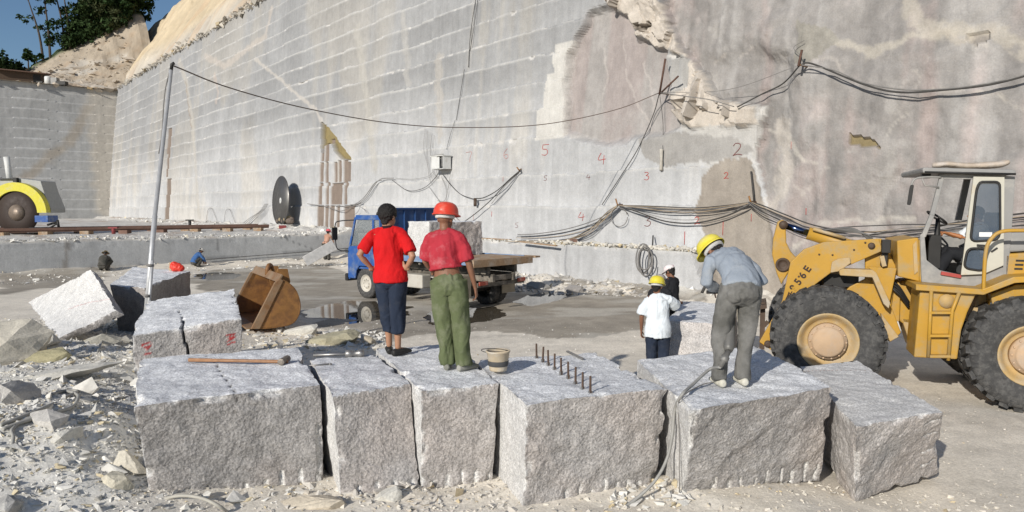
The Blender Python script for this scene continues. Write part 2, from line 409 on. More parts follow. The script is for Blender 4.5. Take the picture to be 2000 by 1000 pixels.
    c = np.where(strip[..., None], np.array([.24, .19, .155]) * (1 + .15 * n4[..., None]), c)
    for pl, cc, off in DARKS:
        c = np.where(inpoly(pu, pz, pl)[..., None], np.array(cc) * (1 + .2 * n4[..., None]), c)
    for pl, w, cc in VEINS:
        d = segdist(pu, pz, pl); m = sstep(w, w * .4, d + w * .7 * n4 + w * .4 * n6[..., 0])[..., None]
        c = c + (np.array(cc) * 1.12 * (1 + .1 * n4[..., None]) - c) * m * (.38 if w < .07 else .6)
    m_ = np.where(nat, .74, np.where(cream, .80, .84))
    return o, c * m_[..., None]
M_WALL = mat('quarry_granite', (1, 1, 1), .9, attr=True, var=.10, scale=2.5, bump=.6, bscale=9, streak=.06, speck=.06, sscale=30, world=True)
def rows(levels, top, dz):
    z = [-0.4]
    edges = [l for l in levels if l < top] + [top]
    for e in edges:
        n = max(2, int((e - z[-1]) / dz)); a = z[-1]
        z += list(np.linspace(a, e - .012, n + 1)[1:]) + [e + .012]
    return np.array(z)
def build_wall():
    us = np.r_[np.arange(-30, -13, .22), np.arange(-13, 8, .06), np.arange(8, 26, .075), np.arange(26, 50, .14), np.arange(50, 98, .28)]
    zs = rows(LEV, Z_TOP, .075)
    U, Z = np.meshgrid(us, zs, indexing='ij')
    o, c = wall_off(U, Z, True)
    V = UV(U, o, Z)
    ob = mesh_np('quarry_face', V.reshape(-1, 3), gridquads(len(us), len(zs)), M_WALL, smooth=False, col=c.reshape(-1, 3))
    return tag(ob, kind='structure')
Q_FACE = build_wall()
_NOM = {}
def W(px, py, lift=0.0):
    """point of the real wall surface seen at a photo pixel, moved lift metres out of the wall"""
    d = ray(px, py); k_ = (px, py)
    if k_ not in _NOM:
        t0 = np.linspace(8, 150, 1500); p = d[None] * t0[:, None]; q = p[:, :2] - A0; _NOM[k_] = t0[int(np.argmax(q @ DV - nominal(p[:, 2] + CAMZ) < 0))]
    ts = np.linspace(_NOM[k_] - 3.5, _NOM[k_] + 4, 500)
    p = d[None] * ts[:, None]; z = p[:, 2] + CAMZ; q = p[:, :2] - A0
    s = q @ DV - wall_off(q @ DU, z)
    i = int(np.argmax(s < 0)); r = p[i] + np.array([DV[0], DV[1], 0]) * lift
    return Vector((r[0], r[1], z[i]))

# back wall of the pit (sawn courses, perpendicular to the great wall) and the step below it
def build_back():
    vs = np.r_[np.arange(-3.5, 26, .2), np.arange(26, 70, .5)]
    lv = [1.45 + 1.27 * k for k in range(1, 14)] + [Z_TOP - .3]
    lv = [l for l in lv if l < Z_TOP - .5]
    zs = rows(lv, Z_TOP - .4, .16)
    Vv, Z = np.meshgrid(vs, zs, indexing='ij')
    zz = Z + .06 * fbm(st(Vv * .4, Z * 0), 3, 101)
    ci = np.searchsorted(lv, zz); lev = np.array([0] + lv + [25]); fr = (zz - lev[ci]) / (lev[ci + 1] - lev[ci])
    blk = np.floor(Vv / 3.3 + _h(ci.astype(np.int64), 0 * ci, 0 * ci, 13) * 3).astype(np.int64); hb = _h(ci.astype(np.int64), blk, 0 * blk, 14)
    o = .10 * ci + .006 * hb + .03 * fbm(st(Vv, Z), 3, 103)
    g = .36 + .007 * hb + .05 * fbm(st(Vv * 1.6, Z * .2), 4, 105) + .04 * fbm(st(Vv * .3, Z * .3), 3, 107)
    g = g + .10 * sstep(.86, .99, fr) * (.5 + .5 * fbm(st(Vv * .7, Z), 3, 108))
    c = np.stack([g, g * 1.0, g * .985], -1)
    d = segdist(Vv, Z, [(1.0, 16), (3.0, 12), (8.0, 7), (12, 4)])[..., None]
    c = c + (np.array([.34, .30, .25]) - c) * sstep(1.0, .1, d + .5 * fbm(st(Vv, Z), 3, 109)[..., None]) * .8
    cr = sstep(1.6, .2, Vv + .8 * fbm(st(Vv, Z), 3, 111) + 3 * sstep(3, 0, Z))[..., None]
    c = c + (np.array([.47, .43, .37]) - c) * cr * .8
    V = UV(U_BACK + o, Vv, Z)
    tag(mesh_np('quarry_back_face', V.reshape(-1, 3), gridquads(len(vs), len(zs), True), M_WALL, smooth=False, col=c.reshape(-1, 3)), kind='structure')
build_back()
def bench_z(u, v):
    z = Z_BENCH + .05 * fbm(st(u * .3, v * .3), 3, 121) + .04 * fbm(st(u * 1.5, v * 1.5), 3, 123)
    z = z + .22 * sstep(1.4, .2, v + .5 * fbm(st(u * .6, v * .6), 3, 125)) * (1 + fbm(st(u * 1.2, v * 2), 3, 126))
    return z + .10 * sstep(1.8, .3, u - U_STEP) * (fbm(st(u * 2, v * 1.3), 4, 127) + .5)
def build_bench():
    vs = np.r_[np.arange(-1.2, 24, .11), np.arange(24, 75, .6)]
    wz = [(0.0, z) for z in np.linspace(-.4, Z_BENCH - .06, 14)]
    us = np.r_[np.arange(0.02, 4, .1), np.arange(4, 20, .3), np.arange(20, 75.5, .8)]
    n = len(wz) + len(us)
    U = np.zeros((n, len(vs))); Z = np.zeros_like(U); C = np.zeros((n, len(vs), 3))
    for i, (w, z) in enumerate(wz):
        n1 = fbm(st(vs * .5, z * .6), 4, 131); n2 = fbm(st(vs * 2.2, z * .3), 4, 133)
        U[i] = U_STEP + .02 * n1 + .03 * (z > 1.1) * n2; Z[i] = z
        g = .37 + .04 * n1 + .025 * n2
        C[i] = np.stack([g * .975, g * .99, g * 1.0], -1)
        d = segdist(vs, vs * 0 + z, [(4.4, 1.3), (1.6, .2)]); C[i][d < .03] *= .55
        d = segdist(vs, vs * 0 + z, [(.3, .62), (8.2, .36)]); C[i][d < .03] *= .7
        m = np.abs(vs - 14.0 + .12 * (z - .6)) < .09; C[i][m] *= np.array([.74, .70, .66])
        m = np.abs(vs - 7.6) < .02; C[i][m & (z > .7)] *= .6
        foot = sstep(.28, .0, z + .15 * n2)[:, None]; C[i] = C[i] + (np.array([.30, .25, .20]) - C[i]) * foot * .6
    for k, w in enumerate(us):
        i = len(wz) + k; u = vs * 0 + U_STEP + w
        U[i] = u; Z[i] = bench_z(u, vs)
        n1 = fbm(st(u * .8, vs * .8), 4, 135); n2 = fbm(st(u * 3, vs * 2.2), 4, 137)
        c = np.array([.52, .50, .465]) * (1 + .18 * n1 + .16 * n2)[:, None]
        b = sstep(.15, .5, fbm(st(u * .25, vs * .7), 4, 139))[:, None]; c = c + (np.array([.34, .26, .20]) - c) * b * .6
        C[i] = c
    V = UV(U, np.broadcast_to(vs, U.shape), Z)
    tag(mesh_np('rock_bench', V.reshape(-1, 3), gridquads(n, len(vs)), M_WALL, smooth=False, col=C.reshape(-1, 3)), kind='structure')
build_bench()

# natural slope above the cut, and the hill behind the back wall
M_HILL = mat('hill_soil', (1, 1, 1), .95, attr=True, var=.15, scale=.6, bump=.5, bscale=1.5, world=True)
def build_hill():
    us = np.r_[np.arange(-30, 40, .9), np.arange(40, 98, .32), np.arange(98, 150, .6)]; ws = np.r_[np.arange(0, 14, .28), np.arange(14, 60, 1.6)]
    U, Wd = np.meshgrid(us, ws, indexing='ij'); v = -2.75 - Wd
    n = fbm(st(U * .12, v * .12), 4, 141); n2 = fbm(st(U * .5, v * .5), 4, 143)
    edge = np.clip(Wd / 1.2, 0, 1)
    z = Z_TOP - .25 + 1.55 * np.minimum(Wd, 9) + .65 * np.maximum(Wd - 9, 0) + edge * (1.6 * n + .8 * n2)
    z = z - 14 * sstep(112, 140, U)
    c = np.array([.50, .41, .28]) * (1 + .10 * n + .12 * n2)[..., None]
    gr = sstep(3.6, 1.2, Wd + 1.4 * n + 1.2 * n2)[..., None]; c = c + (np.array([.44, .40, .34]) * (1 + .3 * n2[..., None]) - c) * gr
    rb = sstep(.0, .4, fbm(st(U * .35, v * .12), 4, 145))[..., None]; c = c + (np.array([.47, .34, .22]) - c) * rb * .5
    tag(mesh_np('hillside', UV(U, v, z).reshape(-1, 3), gridquads(len(us), len(ws)), M_HILL, smooth=False, col=c.reshape(-1, 3)), kind='structure')
def hill_z(u, v):
    n = fbm(st(u * .12, v * .12), 4, 147); n2 = fbm(st(u * .6, v * .6), 4, 149)
    r = np.maximum(u - 98.6, 0)
    top = np.clip(8.9 - .78 * v, 1.2, 15) * sstep(40, 10, v)
    return Z_TOP - .35 + top * sstep(0, 15, r) + np.clip(r / 3, 0, 1) * (.7 * n + .4 * n2) - 10 * sstep(18, 60, r)
def build_hill2():
    us = np.r_[np.arange(97.6, 116, .25), np.arange(116, 190, 2.0)]; vs = np.r_[np.arange(-9, 26, .3), np.arange(26, 90, 2)]
    U, V = np.meshgrid(us, vs, indexing='ij'); Z = hill_z(U, V)
    n = fbm(st(U * .3, V * .3), 4, 151); n2 = fbm(st(U * 1.1, V * .8), 4, 153)
    c = np.array([.41, .345, .265]) * (1 + .16 * n + .16 * n2)[..., None]
    r = sstep(.05, .4, fbm(st(U * .5, V * .22), 4, 155))[..., None]; c = c + (np.array([.36, .24, .14]) - c) * r * .6
    lt = sstep(.1, .45, fbm(st(U * .5 + 9, V * .22), 4, 157))[..., None]; c = c + (np.array([.50, .47, .42]) - c) * lt * .7
    gn = sstep(12.5, 15, U - U_BACK + 2 * n)[..., None]; c = c + (np.array([.06, .085, .035]) - c) * gn
    tag(mesh_np('hill', UV(U, V, Z).reshape(-1, 3), gridquads(len(us), len(vs), True), M_HILL, smooth=False, col=c.reshape(-1, 3)), kind='structure')
build_hill(); build_hill2()

# ------------------------------------------------------------------ ground
WETP = [[tuple(G(*p)[:2]) for p in q] for q in (
    [(360, 545), (420, 528), (640, 512), (700, 540), (1010, 560), (1260, 580), (1300, 640), (1130, 665), (900, 650), (760, 668), (640, 645), (560, 600), (380, 575)],
    [(0, 535), (190, 528), (200, 545), (90, 565), (0, 575)], [(1040, 555), (1250, 578), (1390, 590), (1390, 575), (1200, 565), (1100, 548)])]
PUD = [[tuple(G(*p)[:2]) for p in q] for q in ([(590, 606), (640, 592), (690, 584), (745, 590), (800, 600), (812, 612), (760, 622), (700, 628), (640, 622), (600, 616)], [(372, 536), (420, 529), (482, 533), (470, 543), (400, 547)],
    [(1000, 588), (1030, 574), (1080, 568), (1125, 574), (1090, 586), (1040, 597)], [(815, 620), (850, 602), (900, 596), (960, 600), (1000, 612), (960, 624), (900, 630), (850, 632)])]
def ground_z(x, y):
    x, y = np.asarray(x, float), np.asarray(y, float)
    n = fbm(st(x * .35, y * .35), 3, 161); n2 = fbm(st(x * 1.7, y * 1.7), 4, 163); n3 = fbm(st(x * 6, y * 6), 3, 165)
    m = .62 * np.exp(-(((x + 9.6) / 3.0) ** 2 + ((y - 12.0) / 3.6) ** 2)) + .55 * np.exp(-(((x + 6.2) / 1.9) ** 2 + ((y - 9.2) / 3.2) ** 2)) \
        + .50 * np.exp(-(((x + 4.6) / 1.2) ** 2 + ((y - 6.8) / 1.8) ** 2)) + .34 * np.exp(-(((x + 3.6) / 1.3) ** 2 + ((y - 11.4) / 1.4) ** 2)) \
        + .30 * np.exp(-(((x + 1.9) / .9) ** 2 + ((y - 10.3) / .6) ** 2)) + .2 * sstep(8.2, 6.6, y) * sstep(4.2, 2.2, x)
    rub = np.clip(m * 2.0, 0, 1)
    uu = (x - A0[0]) * DU[0] + (y - A0[1]) * DU[1]; vv = (x - A0[0]) * DV[0] + (y - A0[1]) * DV[1]
    foot = .22 * sstep(1.5, .1, vv + .5 * n2) + .16 * sstep(1.6, .1, U_STEP - uu + .5 * n2) * (vv > 0) * (uu < U_STEP + 1)
    m = m + .03 * np.exp(-(((x - 4.8) / 1.2) ** 2 + ((y - 11) / 2.0) ** 2))
    qx, qy = x + .25 * n2, y + .5 * n2
    near, core = np.zeros(x.shape), np.zeros(x.shape)
    for q in PUD: near = np.maximum(near, softpoly(x, y, q, 1.2)); core = np.maximum(core, softpoly(qx, qy, q, .35))
    near = np.clip(near * 1.6, 0, 1)
    return m - .045 * core + (.02 * n + .012 * n2) * (1 - .9 * near) + rub * (.07 * n2 + .03 * n3) + foot * (1 + n2) + .006 * n3
def build_ground():
    xs = np.r_[-140, -100, np.arange(-70, -24, 3), np.arange(-24, -12, .3), np.arange(-12, 10, .085), np.arange(10, 24, .3), np.arange(24, 70, 4), 100, 140]
    ys = np.r_[-40, -20, np.arange(-8, 4, 1), np.arange(4, 14, .07), np.arange(14, 26, .13), np.arange(26, 46, .3), np.arange(46, 120, 5), 160, 200]
    X, Y = np.meshgrid(xs, ys, indexing='ij'); Z = ground_z(X, Y)
    n = fbm(st(X * .5, Y * .5), 4, 171); n2 = fbm(st(X * 2.2, Y * 2.2), 4, 173); n3 = fbm(st(X * 7, Y * 7), 3, 174)
    c = np.array([.70, .64, .545]) * (1 + .10 * n + .10 * n2 + .06 * n3)[..., None]
    px, py = X + .8 * fbm(st(X * .7, Y * .7), 4, 175), Y + 1.2 * fbm(st(X * .7, Y * .45), 4, 177)
    stk = fbm(st(X * .35, Y * 1.9), 4, 183); c = c * (1 + .16 * stk)[..., None]
    for k in range(7):
        a0, b0 = RNG.uniform(-6, 9), RNG.uniform(9, 22); dd = np.abs(Y - b0 - (X - a0) * (.12 + .05 * (k % 3)) - .4 * np.sin(X * .4 + k)); tr = sstep(.22, .12, dd) * (.6 + .4 * np.sign(np.sin(X * 22 + 6 * dd))); c = c * (1 - .10 * tr)[..., None]
    wet = np.zeros(X.shape, bool)
    for q in WETP: wet |= inpoly(px, py, q)
    wcol = np.array([.315, .28, .23]) * (1 + .2 * n + .25 * n2)[..., None]
    wcol = wcol + (np.array([.50, .47, .41]) - wcol) * sstep(.1, .4, fbm(st(X * .5, Y * 1.2), 4, 179))[..., None] * .7
    c = np.where(wet[..., None], wcol, c)
    m = sstep(.08, .5, Z + .1 * n2)[..., None]
    rc = np.array([.66, .635, .58]) * (1 + .14 * n2 + .1 * n3)[..., None]
    ye = sstep(.15, .45, fbm(st(X * .6, Y * .6), 4, 181))[..., None]; rc = rc + (np.array([.50, .43, .30]) - rc) * ye * .5
    c = c + (rc - c) * m
    tag(mesh_np('ground', np.stack([X, Y, Z], -1).reshape(-1, 3), gridquads(len(xs), len(ys)), M_GROUND, smooth=True, col=c.reshape(-1, 3)), kind='structure')
M_GROUND = mat('quarry_floor', (1, 1, 1), .85, attr=True, var=.12, scale=3, bump=.5, bscale=22, speck=.10, sscale=45, world=True)
build_ground()
M_WATER = mat('puddle_water', (.09, .075, .055), .03, var=.05, spec=.6)
def puddle(q):
    cx, cy = np.mean([p[0] for p in q]), np.mean([p[1] for p in q])
    pts = catmull([Vector((cx + (x - cx) * 1.25, cy + (y - cy) * 1.3, -.026)) for x, y in q + q[:1]], 6)[:-1]
    mb = MB(); mb.add(pts, [list(range(len(pts)))]); tag(mb.build('puddle_water', M_WATER), kind='structure')
for q in PUD: puddle(q)
# ------------------------------------------------------------------ granite blocks
M_GRAN = mat('granite_block', (1, 1, 1), .85, attr=True, var=.12, scale=5, bump=.5, bscale=38, speck=.24, sscale=75, vor=.32, vscale=30)
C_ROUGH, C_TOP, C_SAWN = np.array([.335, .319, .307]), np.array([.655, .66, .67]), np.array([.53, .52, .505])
def granite_block(label, top, bot, ids=0, res=.022, faces={}, grooves=(), cracks=(), group=None, name='granite_block', amp=.035, top_tone=1.0, marks=()):
    """top/bot: FL FR BR BL corners in world space. faces: tone per face name. grooves: (face, s0, t0, s1, t1, width, depth, colour)"""
    T = [np.array(p) for p in top]; B = [np.array(p) for p in bot]
    c0 = (sum(T) + sum(B)) / 8; org = c0.copy(); org[2] = min(b[2] for b in B)
    Fd = {'front': (B[0], B[1], T[1], T[0]), 'right': (B[1], B[2], T[2], T[1]), 'back': (B[2], B[3], T[3], T[2]), 'left': (B[3], B[0], T[0], T[3]),
          'top': (T[0], T[1], T[2], T[3]), 'bottom': (B[3], B[2], B[1], B[0])}
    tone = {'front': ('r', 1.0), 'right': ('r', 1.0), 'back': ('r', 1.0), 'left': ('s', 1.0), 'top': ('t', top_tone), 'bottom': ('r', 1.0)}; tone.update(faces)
    VV, QQ, CC, nb = [], [], [], 0
    for fn, (a, b, c, d) in Fd.items():
        L1 = max(np.linalg.norm(b - a), np.linalg.norm(c - d)); L2 = max(np.linalg.norm(d - a), np.linalg.norm(c - b))
        r = res if fn not in ('back', 'bottom') else .12
        n1, n2 = max(3, int(L1 / r)), max(3, int(L2 / r))
        S, Tt = np.meshgrid(np.linspace(0, 1, n1), np.linspace(0, 1, n2), indexing='ij'); s_, t_ = S[..., None], Tt[..., None]
        Pp = a * (1 - s_) * (1 - t_) + b * s_ * (1 - t_) + c * s_ * t_ + d * (1 - s_) * t_
        nr = np.cross(b - a, d - a); nr /= np.linalg.norm(nr)
        ed = np.minimum(np.minimum(S, 1 - S) * L1, np.minimum(Tt, 1 - Tt) * L2)
        kind, tn = tone[fn]; q = Pp + ids * 13.7
        # the same wobble for every face keeps the edges closed
        wob = np.stack([fbm(q * 1.5, 3, 201 + k) for k in range(3)], -1) * .032 + np.stack([fbm(q * 9, 3, 207 + k) for k in range(3)], -1) * .011
        e2 = [np.minimum(S, 1 - S) * L1, np.minimum(Tt, 1 - Tt) * L2]
        chip = sstep(.05, .55, fbm(q * 5, 3, 215)) * sstep(.075, .0, ed)
        pull = (c0 - Pp); pull /= np.linalg.norm(pull, axis=-1, keepdims=True)
        D = wob + pull * (chip * .06)[..., None]
        fade = sstep(0, .04, ed)
        n_a = fbm(q * 11, 4, 221, .6); n_b = fbm(q * 3, 3, 223)
        n_s = fbm(np.stack([q[..., 0] * 14 + q[..., 2] * 9, q[..., 1] * 14, q[..., 2] * 14 - q[..., 0] * 6], -1), 3, 225)
        if kind == 'r':
            D = D + nr * ((amp * (.42 * n_b + .36 * n_a + .34 * np.abs(n_s))) * fade)[..., None]
            col = C_ROUGH * tn * (1 + .20 * n_a + .14 * n_b + .12 * n_s)[..., None]
            wrm = sstep(-.2, .5, fbm(q * 1.1, 3, 227))[..., None]; col = col * (1 + wrm * np.array([.05, .0, -.035]))
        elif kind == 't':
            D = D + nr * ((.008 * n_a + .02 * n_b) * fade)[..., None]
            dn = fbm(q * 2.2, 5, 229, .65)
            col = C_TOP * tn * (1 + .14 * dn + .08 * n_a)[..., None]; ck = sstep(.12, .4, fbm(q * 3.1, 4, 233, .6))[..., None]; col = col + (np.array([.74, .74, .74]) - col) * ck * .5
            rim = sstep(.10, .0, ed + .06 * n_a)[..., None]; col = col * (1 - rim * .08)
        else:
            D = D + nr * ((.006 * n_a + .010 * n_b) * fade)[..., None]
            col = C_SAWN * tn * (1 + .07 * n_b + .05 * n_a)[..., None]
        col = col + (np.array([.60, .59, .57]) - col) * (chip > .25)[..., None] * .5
        for g in grooves:
            if g[0] != fn: continue
            dd = segdist(S * L1, Tt * L2, [(g[1] * L1, g[2] * L2), (g[3] * L1, g[4] * L2)])
            m = sstep(g[5], g[5] * .55, dd + .004 * n_a)
            D = D - nr * (m * g[6])[..., None]; col = col + (np.array(g[7]) - col) * (m * .95)[..., None]
        for g in marks:
            if g[0] != fn: continue
            dd = segdist(S * L1, Tt * L2, [(x * L1, y * L2) for x, y in g[1]]); m = sstep(g[2], g[2] * .6, dd + .004 * n_s)
            col = col + (np.array(g[3]) - col) * (m * .92)[..., None]
        bw = np.full(S.shape, {'r': 1.0, 't': .32, 's': .12}[kind])
        VV.append((Pp + D).reshape(-1, 3)); CC.append(np.concatenate([col, bw[..., None]], -1).reshape(-1, 4)); QQ.append(gridquads(n1, n2) + nb); nb += n1 * n2
    o = mesh_np(name, np.concatenate(VV), np.concatenate(QQ), M_GRAN, smooth=True, col=np.concatenate(CC), origin=org)
    bm = bmesh.new(); bm.from_mesh(o.data); bmesh.ops.remove_doubles(bm, verts=bm.verts, dist=.0015)
    for e in bm.edges:
        if len(e.link_faces) == 2 and e.calc_face_angle(0) > .75: e.smooth = False
    bm.to_mesh(o.data); bm.free()
    return tag(o, label, 'stone block', group)
def blk(tp, zt, bp, zb, back_taper=0.0):
    """corner points from photo pixels on the level of the top and of the foot; the hidden rear foot follows the top"""
    T = [G(x, y, zt) for x, y in tp[:4]]
    b0, b1 = G(*bp[0], zb), G(*bp[1], zb)
    d0, d1 = b0 - T[0], b1 - T[1]
    B = [b0, b1, T[2] + Vector((d1.x * .3, back_taper, zb - zt)), T[3] + Vector((d0.x * .3, back_taper, zb - zt))]
    return T, B
DUST = (.66, .645, .62)
def foot_holes(n, s0=.12, s1=.95, h=.15, jit=.02):
    out = []
    for k in range(n):
        s = s0 + (s1 - s0) * k / (n - 1) + random.uniform(-.012, .012)
        out.append(('front', s, .0, s + random.uniform(-.008, .008), h * random.uniform(.7, 1.2), .021, .022, DUST))
    return out
def rim_holes(face, n, t0, t1, s=0.0, ln=.08):
    return [(face, s, t, s + ln * random.uniform(.6, 1.2), t + .02, .016, .012, (.66, .65, .64)) for t in np.linspace(t0, t1, n)]
BG = 'split granite blocks in the front row'
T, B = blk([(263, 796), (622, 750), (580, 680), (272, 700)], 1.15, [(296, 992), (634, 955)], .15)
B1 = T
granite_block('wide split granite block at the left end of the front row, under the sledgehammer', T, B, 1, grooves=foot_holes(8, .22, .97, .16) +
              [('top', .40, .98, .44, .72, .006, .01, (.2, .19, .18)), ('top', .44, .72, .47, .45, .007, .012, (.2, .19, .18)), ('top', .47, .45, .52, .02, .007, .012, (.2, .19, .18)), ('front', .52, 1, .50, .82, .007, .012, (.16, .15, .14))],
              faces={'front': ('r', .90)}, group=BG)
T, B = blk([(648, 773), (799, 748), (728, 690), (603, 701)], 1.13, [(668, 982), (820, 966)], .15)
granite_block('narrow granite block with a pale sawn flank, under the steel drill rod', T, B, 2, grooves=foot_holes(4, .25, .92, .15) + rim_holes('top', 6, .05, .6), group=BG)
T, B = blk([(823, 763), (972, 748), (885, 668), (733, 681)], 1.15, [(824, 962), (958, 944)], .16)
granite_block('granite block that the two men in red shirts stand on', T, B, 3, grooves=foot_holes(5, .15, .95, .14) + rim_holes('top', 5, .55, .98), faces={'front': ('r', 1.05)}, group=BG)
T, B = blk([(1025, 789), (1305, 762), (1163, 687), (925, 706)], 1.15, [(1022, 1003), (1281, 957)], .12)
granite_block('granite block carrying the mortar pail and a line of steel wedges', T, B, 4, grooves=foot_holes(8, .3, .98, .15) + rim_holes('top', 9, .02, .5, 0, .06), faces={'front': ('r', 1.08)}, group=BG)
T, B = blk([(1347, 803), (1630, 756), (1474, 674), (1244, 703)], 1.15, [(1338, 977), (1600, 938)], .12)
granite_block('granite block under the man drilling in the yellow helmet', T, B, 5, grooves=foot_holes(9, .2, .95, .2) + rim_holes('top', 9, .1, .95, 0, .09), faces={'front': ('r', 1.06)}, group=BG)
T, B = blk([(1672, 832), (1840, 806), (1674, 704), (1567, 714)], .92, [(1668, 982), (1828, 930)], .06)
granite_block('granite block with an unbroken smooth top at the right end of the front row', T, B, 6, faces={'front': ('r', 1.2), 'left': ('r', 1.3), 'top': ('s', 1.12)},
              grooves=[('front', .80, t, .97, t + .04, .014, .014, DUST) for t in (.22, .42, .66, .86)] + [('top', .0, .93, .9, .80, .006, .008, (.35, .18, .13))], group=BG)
RED = (.33, .02, .02)
def mk(face, s, t, w, h, strokes, wd=.011): return [(face, [(s + x * w, t + y * h) for x, y in st_], wd, RED) for st_ in strokes]
T = [P(256, 655, 9.3), P(470, 622, 9.75), P(458, 562, 12.3), P(288, 588, 11.7)]
B = [p - Vector((-.04 if k in (0, 3) else .0, -.05 if k < 2 else 0, 1.15)) for k, p in enumerate(T)]
granite_block('cracked granite block with red painted letters behind the sledgehammer block', T, B, 7, grooves=[('front', .46, 1, .50, .5, .016, .06, (.03, .03, .03)), ('front', .50, .5, .56, .0, .016, .06, (.03, .03, .03)),
              ('top', .46, 0, .44, .22, .02, .05, (.05, .05, .05)), ('top', .44, .22, .40, .5, .008, .02, (.2, .2, .2))],
              marks=mk('front', .075, .76, .09, .12, [[(0, 1), (1, .95)], [(0, 1), (.55, .35)], [(1, .95), (.55, .35)], [(.28, .7), (.8, .66)], [(.15, 0), (.95, .08)]]) +
              mk('front', .85, .70, .09, .12, [[(0, 1), (1, 1)], [(.1, .62), (1, .72)], [(.35, 1), (.4, .55)], [(.75, 1), (.7, .6)], [(0, .3), (.5, .55)], [(.1, .05), (1, .25)]]))
T, B = blk([(1303, 626), (1408, 632), (1440, 596), (1332, 588)], .95, [(1306, 740), (1404, 745)], .0)
granite_block('pale granite block with a sunlit top between the boy and the driller', T, B, 8, faces={'front': ('r', 1.35)}, grooves=rim_holes('top', 3, .1, .4, .7, .2))
# the long block at the mound, and the tilted slab leaning beside it
T = [G(216, 556, 1.25), G(284, 562, 1.25), G(371, 529, 1.30), G(258, 522, 1.30)]
B = [T[0] + Vector((.08, .12, -1.1)), T[1] + Vector((.0, .1, -1.1)), T[2] + Vector((0, 0, -1.2)), T[3] + Vector((0, 0, -1.2))]
granite_block('long granite block under the orange bag beside the tilted slab', T, B, 9, faces={'front': ('r', .9), 'right': ('r', .85)}, res=.035)
def slab():
    tl, l, b, r = G(178, 528, 1.62), G(55, 590, .62), G(112, 662, .55), G(228, 606, 1.02)
    nr = (b - l).cross(tl - l).normalized(); nr = nr if nr.z > 0 else -nr
    th = nr * -.15
    T = [b, r, tl, l]; B = [p + th for p in T]
    granite_block('thin pale granite slab tilted on the rubble with a red paint line', T, B, 10, faces={'top': ('s', 1.06), 'right': ('r', 1.2)}, res=.035, name='granite_slab',
                  marks=[('top', [(.42, .42), (.72, .38), (1.0, .28)], .018, (.40, .08, .08)), ('top', [(.55, .85), (.62, .72)], .014, (.35, .35, .34))])
slab()

# ------------------------------------------------------------------ rubble
def rock_proto(n, sq, seed, ang=True):
    r = np.random.default_rng(seed); p = r.normal(size=(n, 3)); p /= (np.abs(p) ** 4).sum(1)[:, None] ** .25
    p = p * np.array(sq) * r.uniform(.7, 1.1, (n, 1)) + .25 * r.normal(size=3) * p[:, :1]
    bm = bmesh.new(); [bm.verts.new(q) for q in p]
    rs = bmesh.ops.convex_hull(bm, input=bm.verts)
    bmesh.ops.delete(bm, geom=[g for g in rs['geom_interior'] if isinstance(g, bmesh.types.BMVert)], context='VERTS')
    bm.verts.index_update(); V = np.array([v.co[:] for v in bm.verts]); Fc = np.array([[v.index for v in f.verts] for f in bm.faces]); bm.free()
    return V, Fc
PROTO = [rock_proto(random.randint(6, 10), (1, random.uniform(.45, .9), random.uniform(.22, .6)), 300 + k) for k in range(18)]
def zsurf(x, y):
    u = (x - A0[0]) * DU[0] + (y - A0[1]) * DU[1]; v = (x - A0[0]) * DV[0] + (y - A0[1]) * DV[1]
    return np.where((u > U_STEP) & (v > -1), bench_z(u, v), ground_z(x, y))
def rotm(n, tilt):
    a = RNG.uniform(0, 2 * PI, n); b = RNG.normal(0, tilt, n); c = RNG.normal(0, tilt, n)
    ca, sa, cb, sb, cc, sc = np.cos(a), np.sin(a), np.cos(b), np.sin(b), np.cos(c), np.sin(c); R = np.zeros((n, 3, 3))
    R[:, 0] = np.stack([ca * cb, ca * sb * sc - sa * cc, ca * sb * cc + sa * sc], -1)
    R[:, 1] = np.stack([sa * cb, sa * sb * sc + ca * cc, sa * sb * cc - ca * sc], -1)
    R[:, 2] = np.stack([-sb, cb * sc, cb * cc], -1); return R
SP = []
def scatter(n, px, py, smin, smax, z=None, tone=(.62, .60, .555), k=2.2, tv=.09, yellow=.06):
    x, y = np.asarray(px, float), np.asarray(py, float); n = len(x)
    s = smin * (smax / smin) ** (RNG.uniform(0, 1, n) ** k)
    zz = zsurf(x, y) if z is None else z(x, y)
    col = np.array(tone) * (1 + RNG.normal(0, tv, (n, 1))); ye = RNG.uniform(0, 1, n) < yellow; col[ye] = col[ye] * np.array([.95, .84, .62])
    SP.append((x, y, zz + s * RNG.uniform(-.3, .25, n), s, col))
def region(poly, n, z=0.0):
    """n random ground points inside a photo-pixel polygon laid on the level z"""
    q = [tuple(G(*p, z)[:2]) for p in poly]; xs, ys = zip(*q); X, Y = [], []
    while len(X) < n:
        x = RNG.uniform(min(xs), max(xs), n * 4); y = RNG.uniform(min(ys), max(ys), n * 4); m = inpoly(x, y, q); X += list(x[m]); Y += list(y[m])
    return np.array(X[:n]), np.array(Y[:n])
def mound(n, smin, smax, k=2.4, cx=(-8.2, -4.2), sx=(2.6, 1.5), cy=(11.5, 7.6), sy=(3.2, 1.9), **kw):
    h = RNG.uniform(0, 1, n) < .55
    x = np.where(h, RNG.normal(cx[0], sx[0], n), RNG.normal(cx[1], sx[1], n)); y = np.where(h, RNG.normal(cy[0], sy[0], n), RNG.normal(cy[1], sy[1], n))
    m = (y > 4.2) & (y < 22); scatter(0, x[m], y[m], smin, smax, k=k, **kw)
mound(30000, .006, .03, 1.4); mound(4200, .02, .08, 2.0); mound(230, .07, .22, 1.9)
scatter(0, *region([(0, 600), (230, 600), (280, 700), (275, 1000), (-60, 1010)], 22000, .4), .006, .035, k=1.8); scatter(0, *region([(-40, 590), (240, 600), (275, 700), (270, 990), (-60, 1010)], 700, .4), .03, .13, k=2.4)
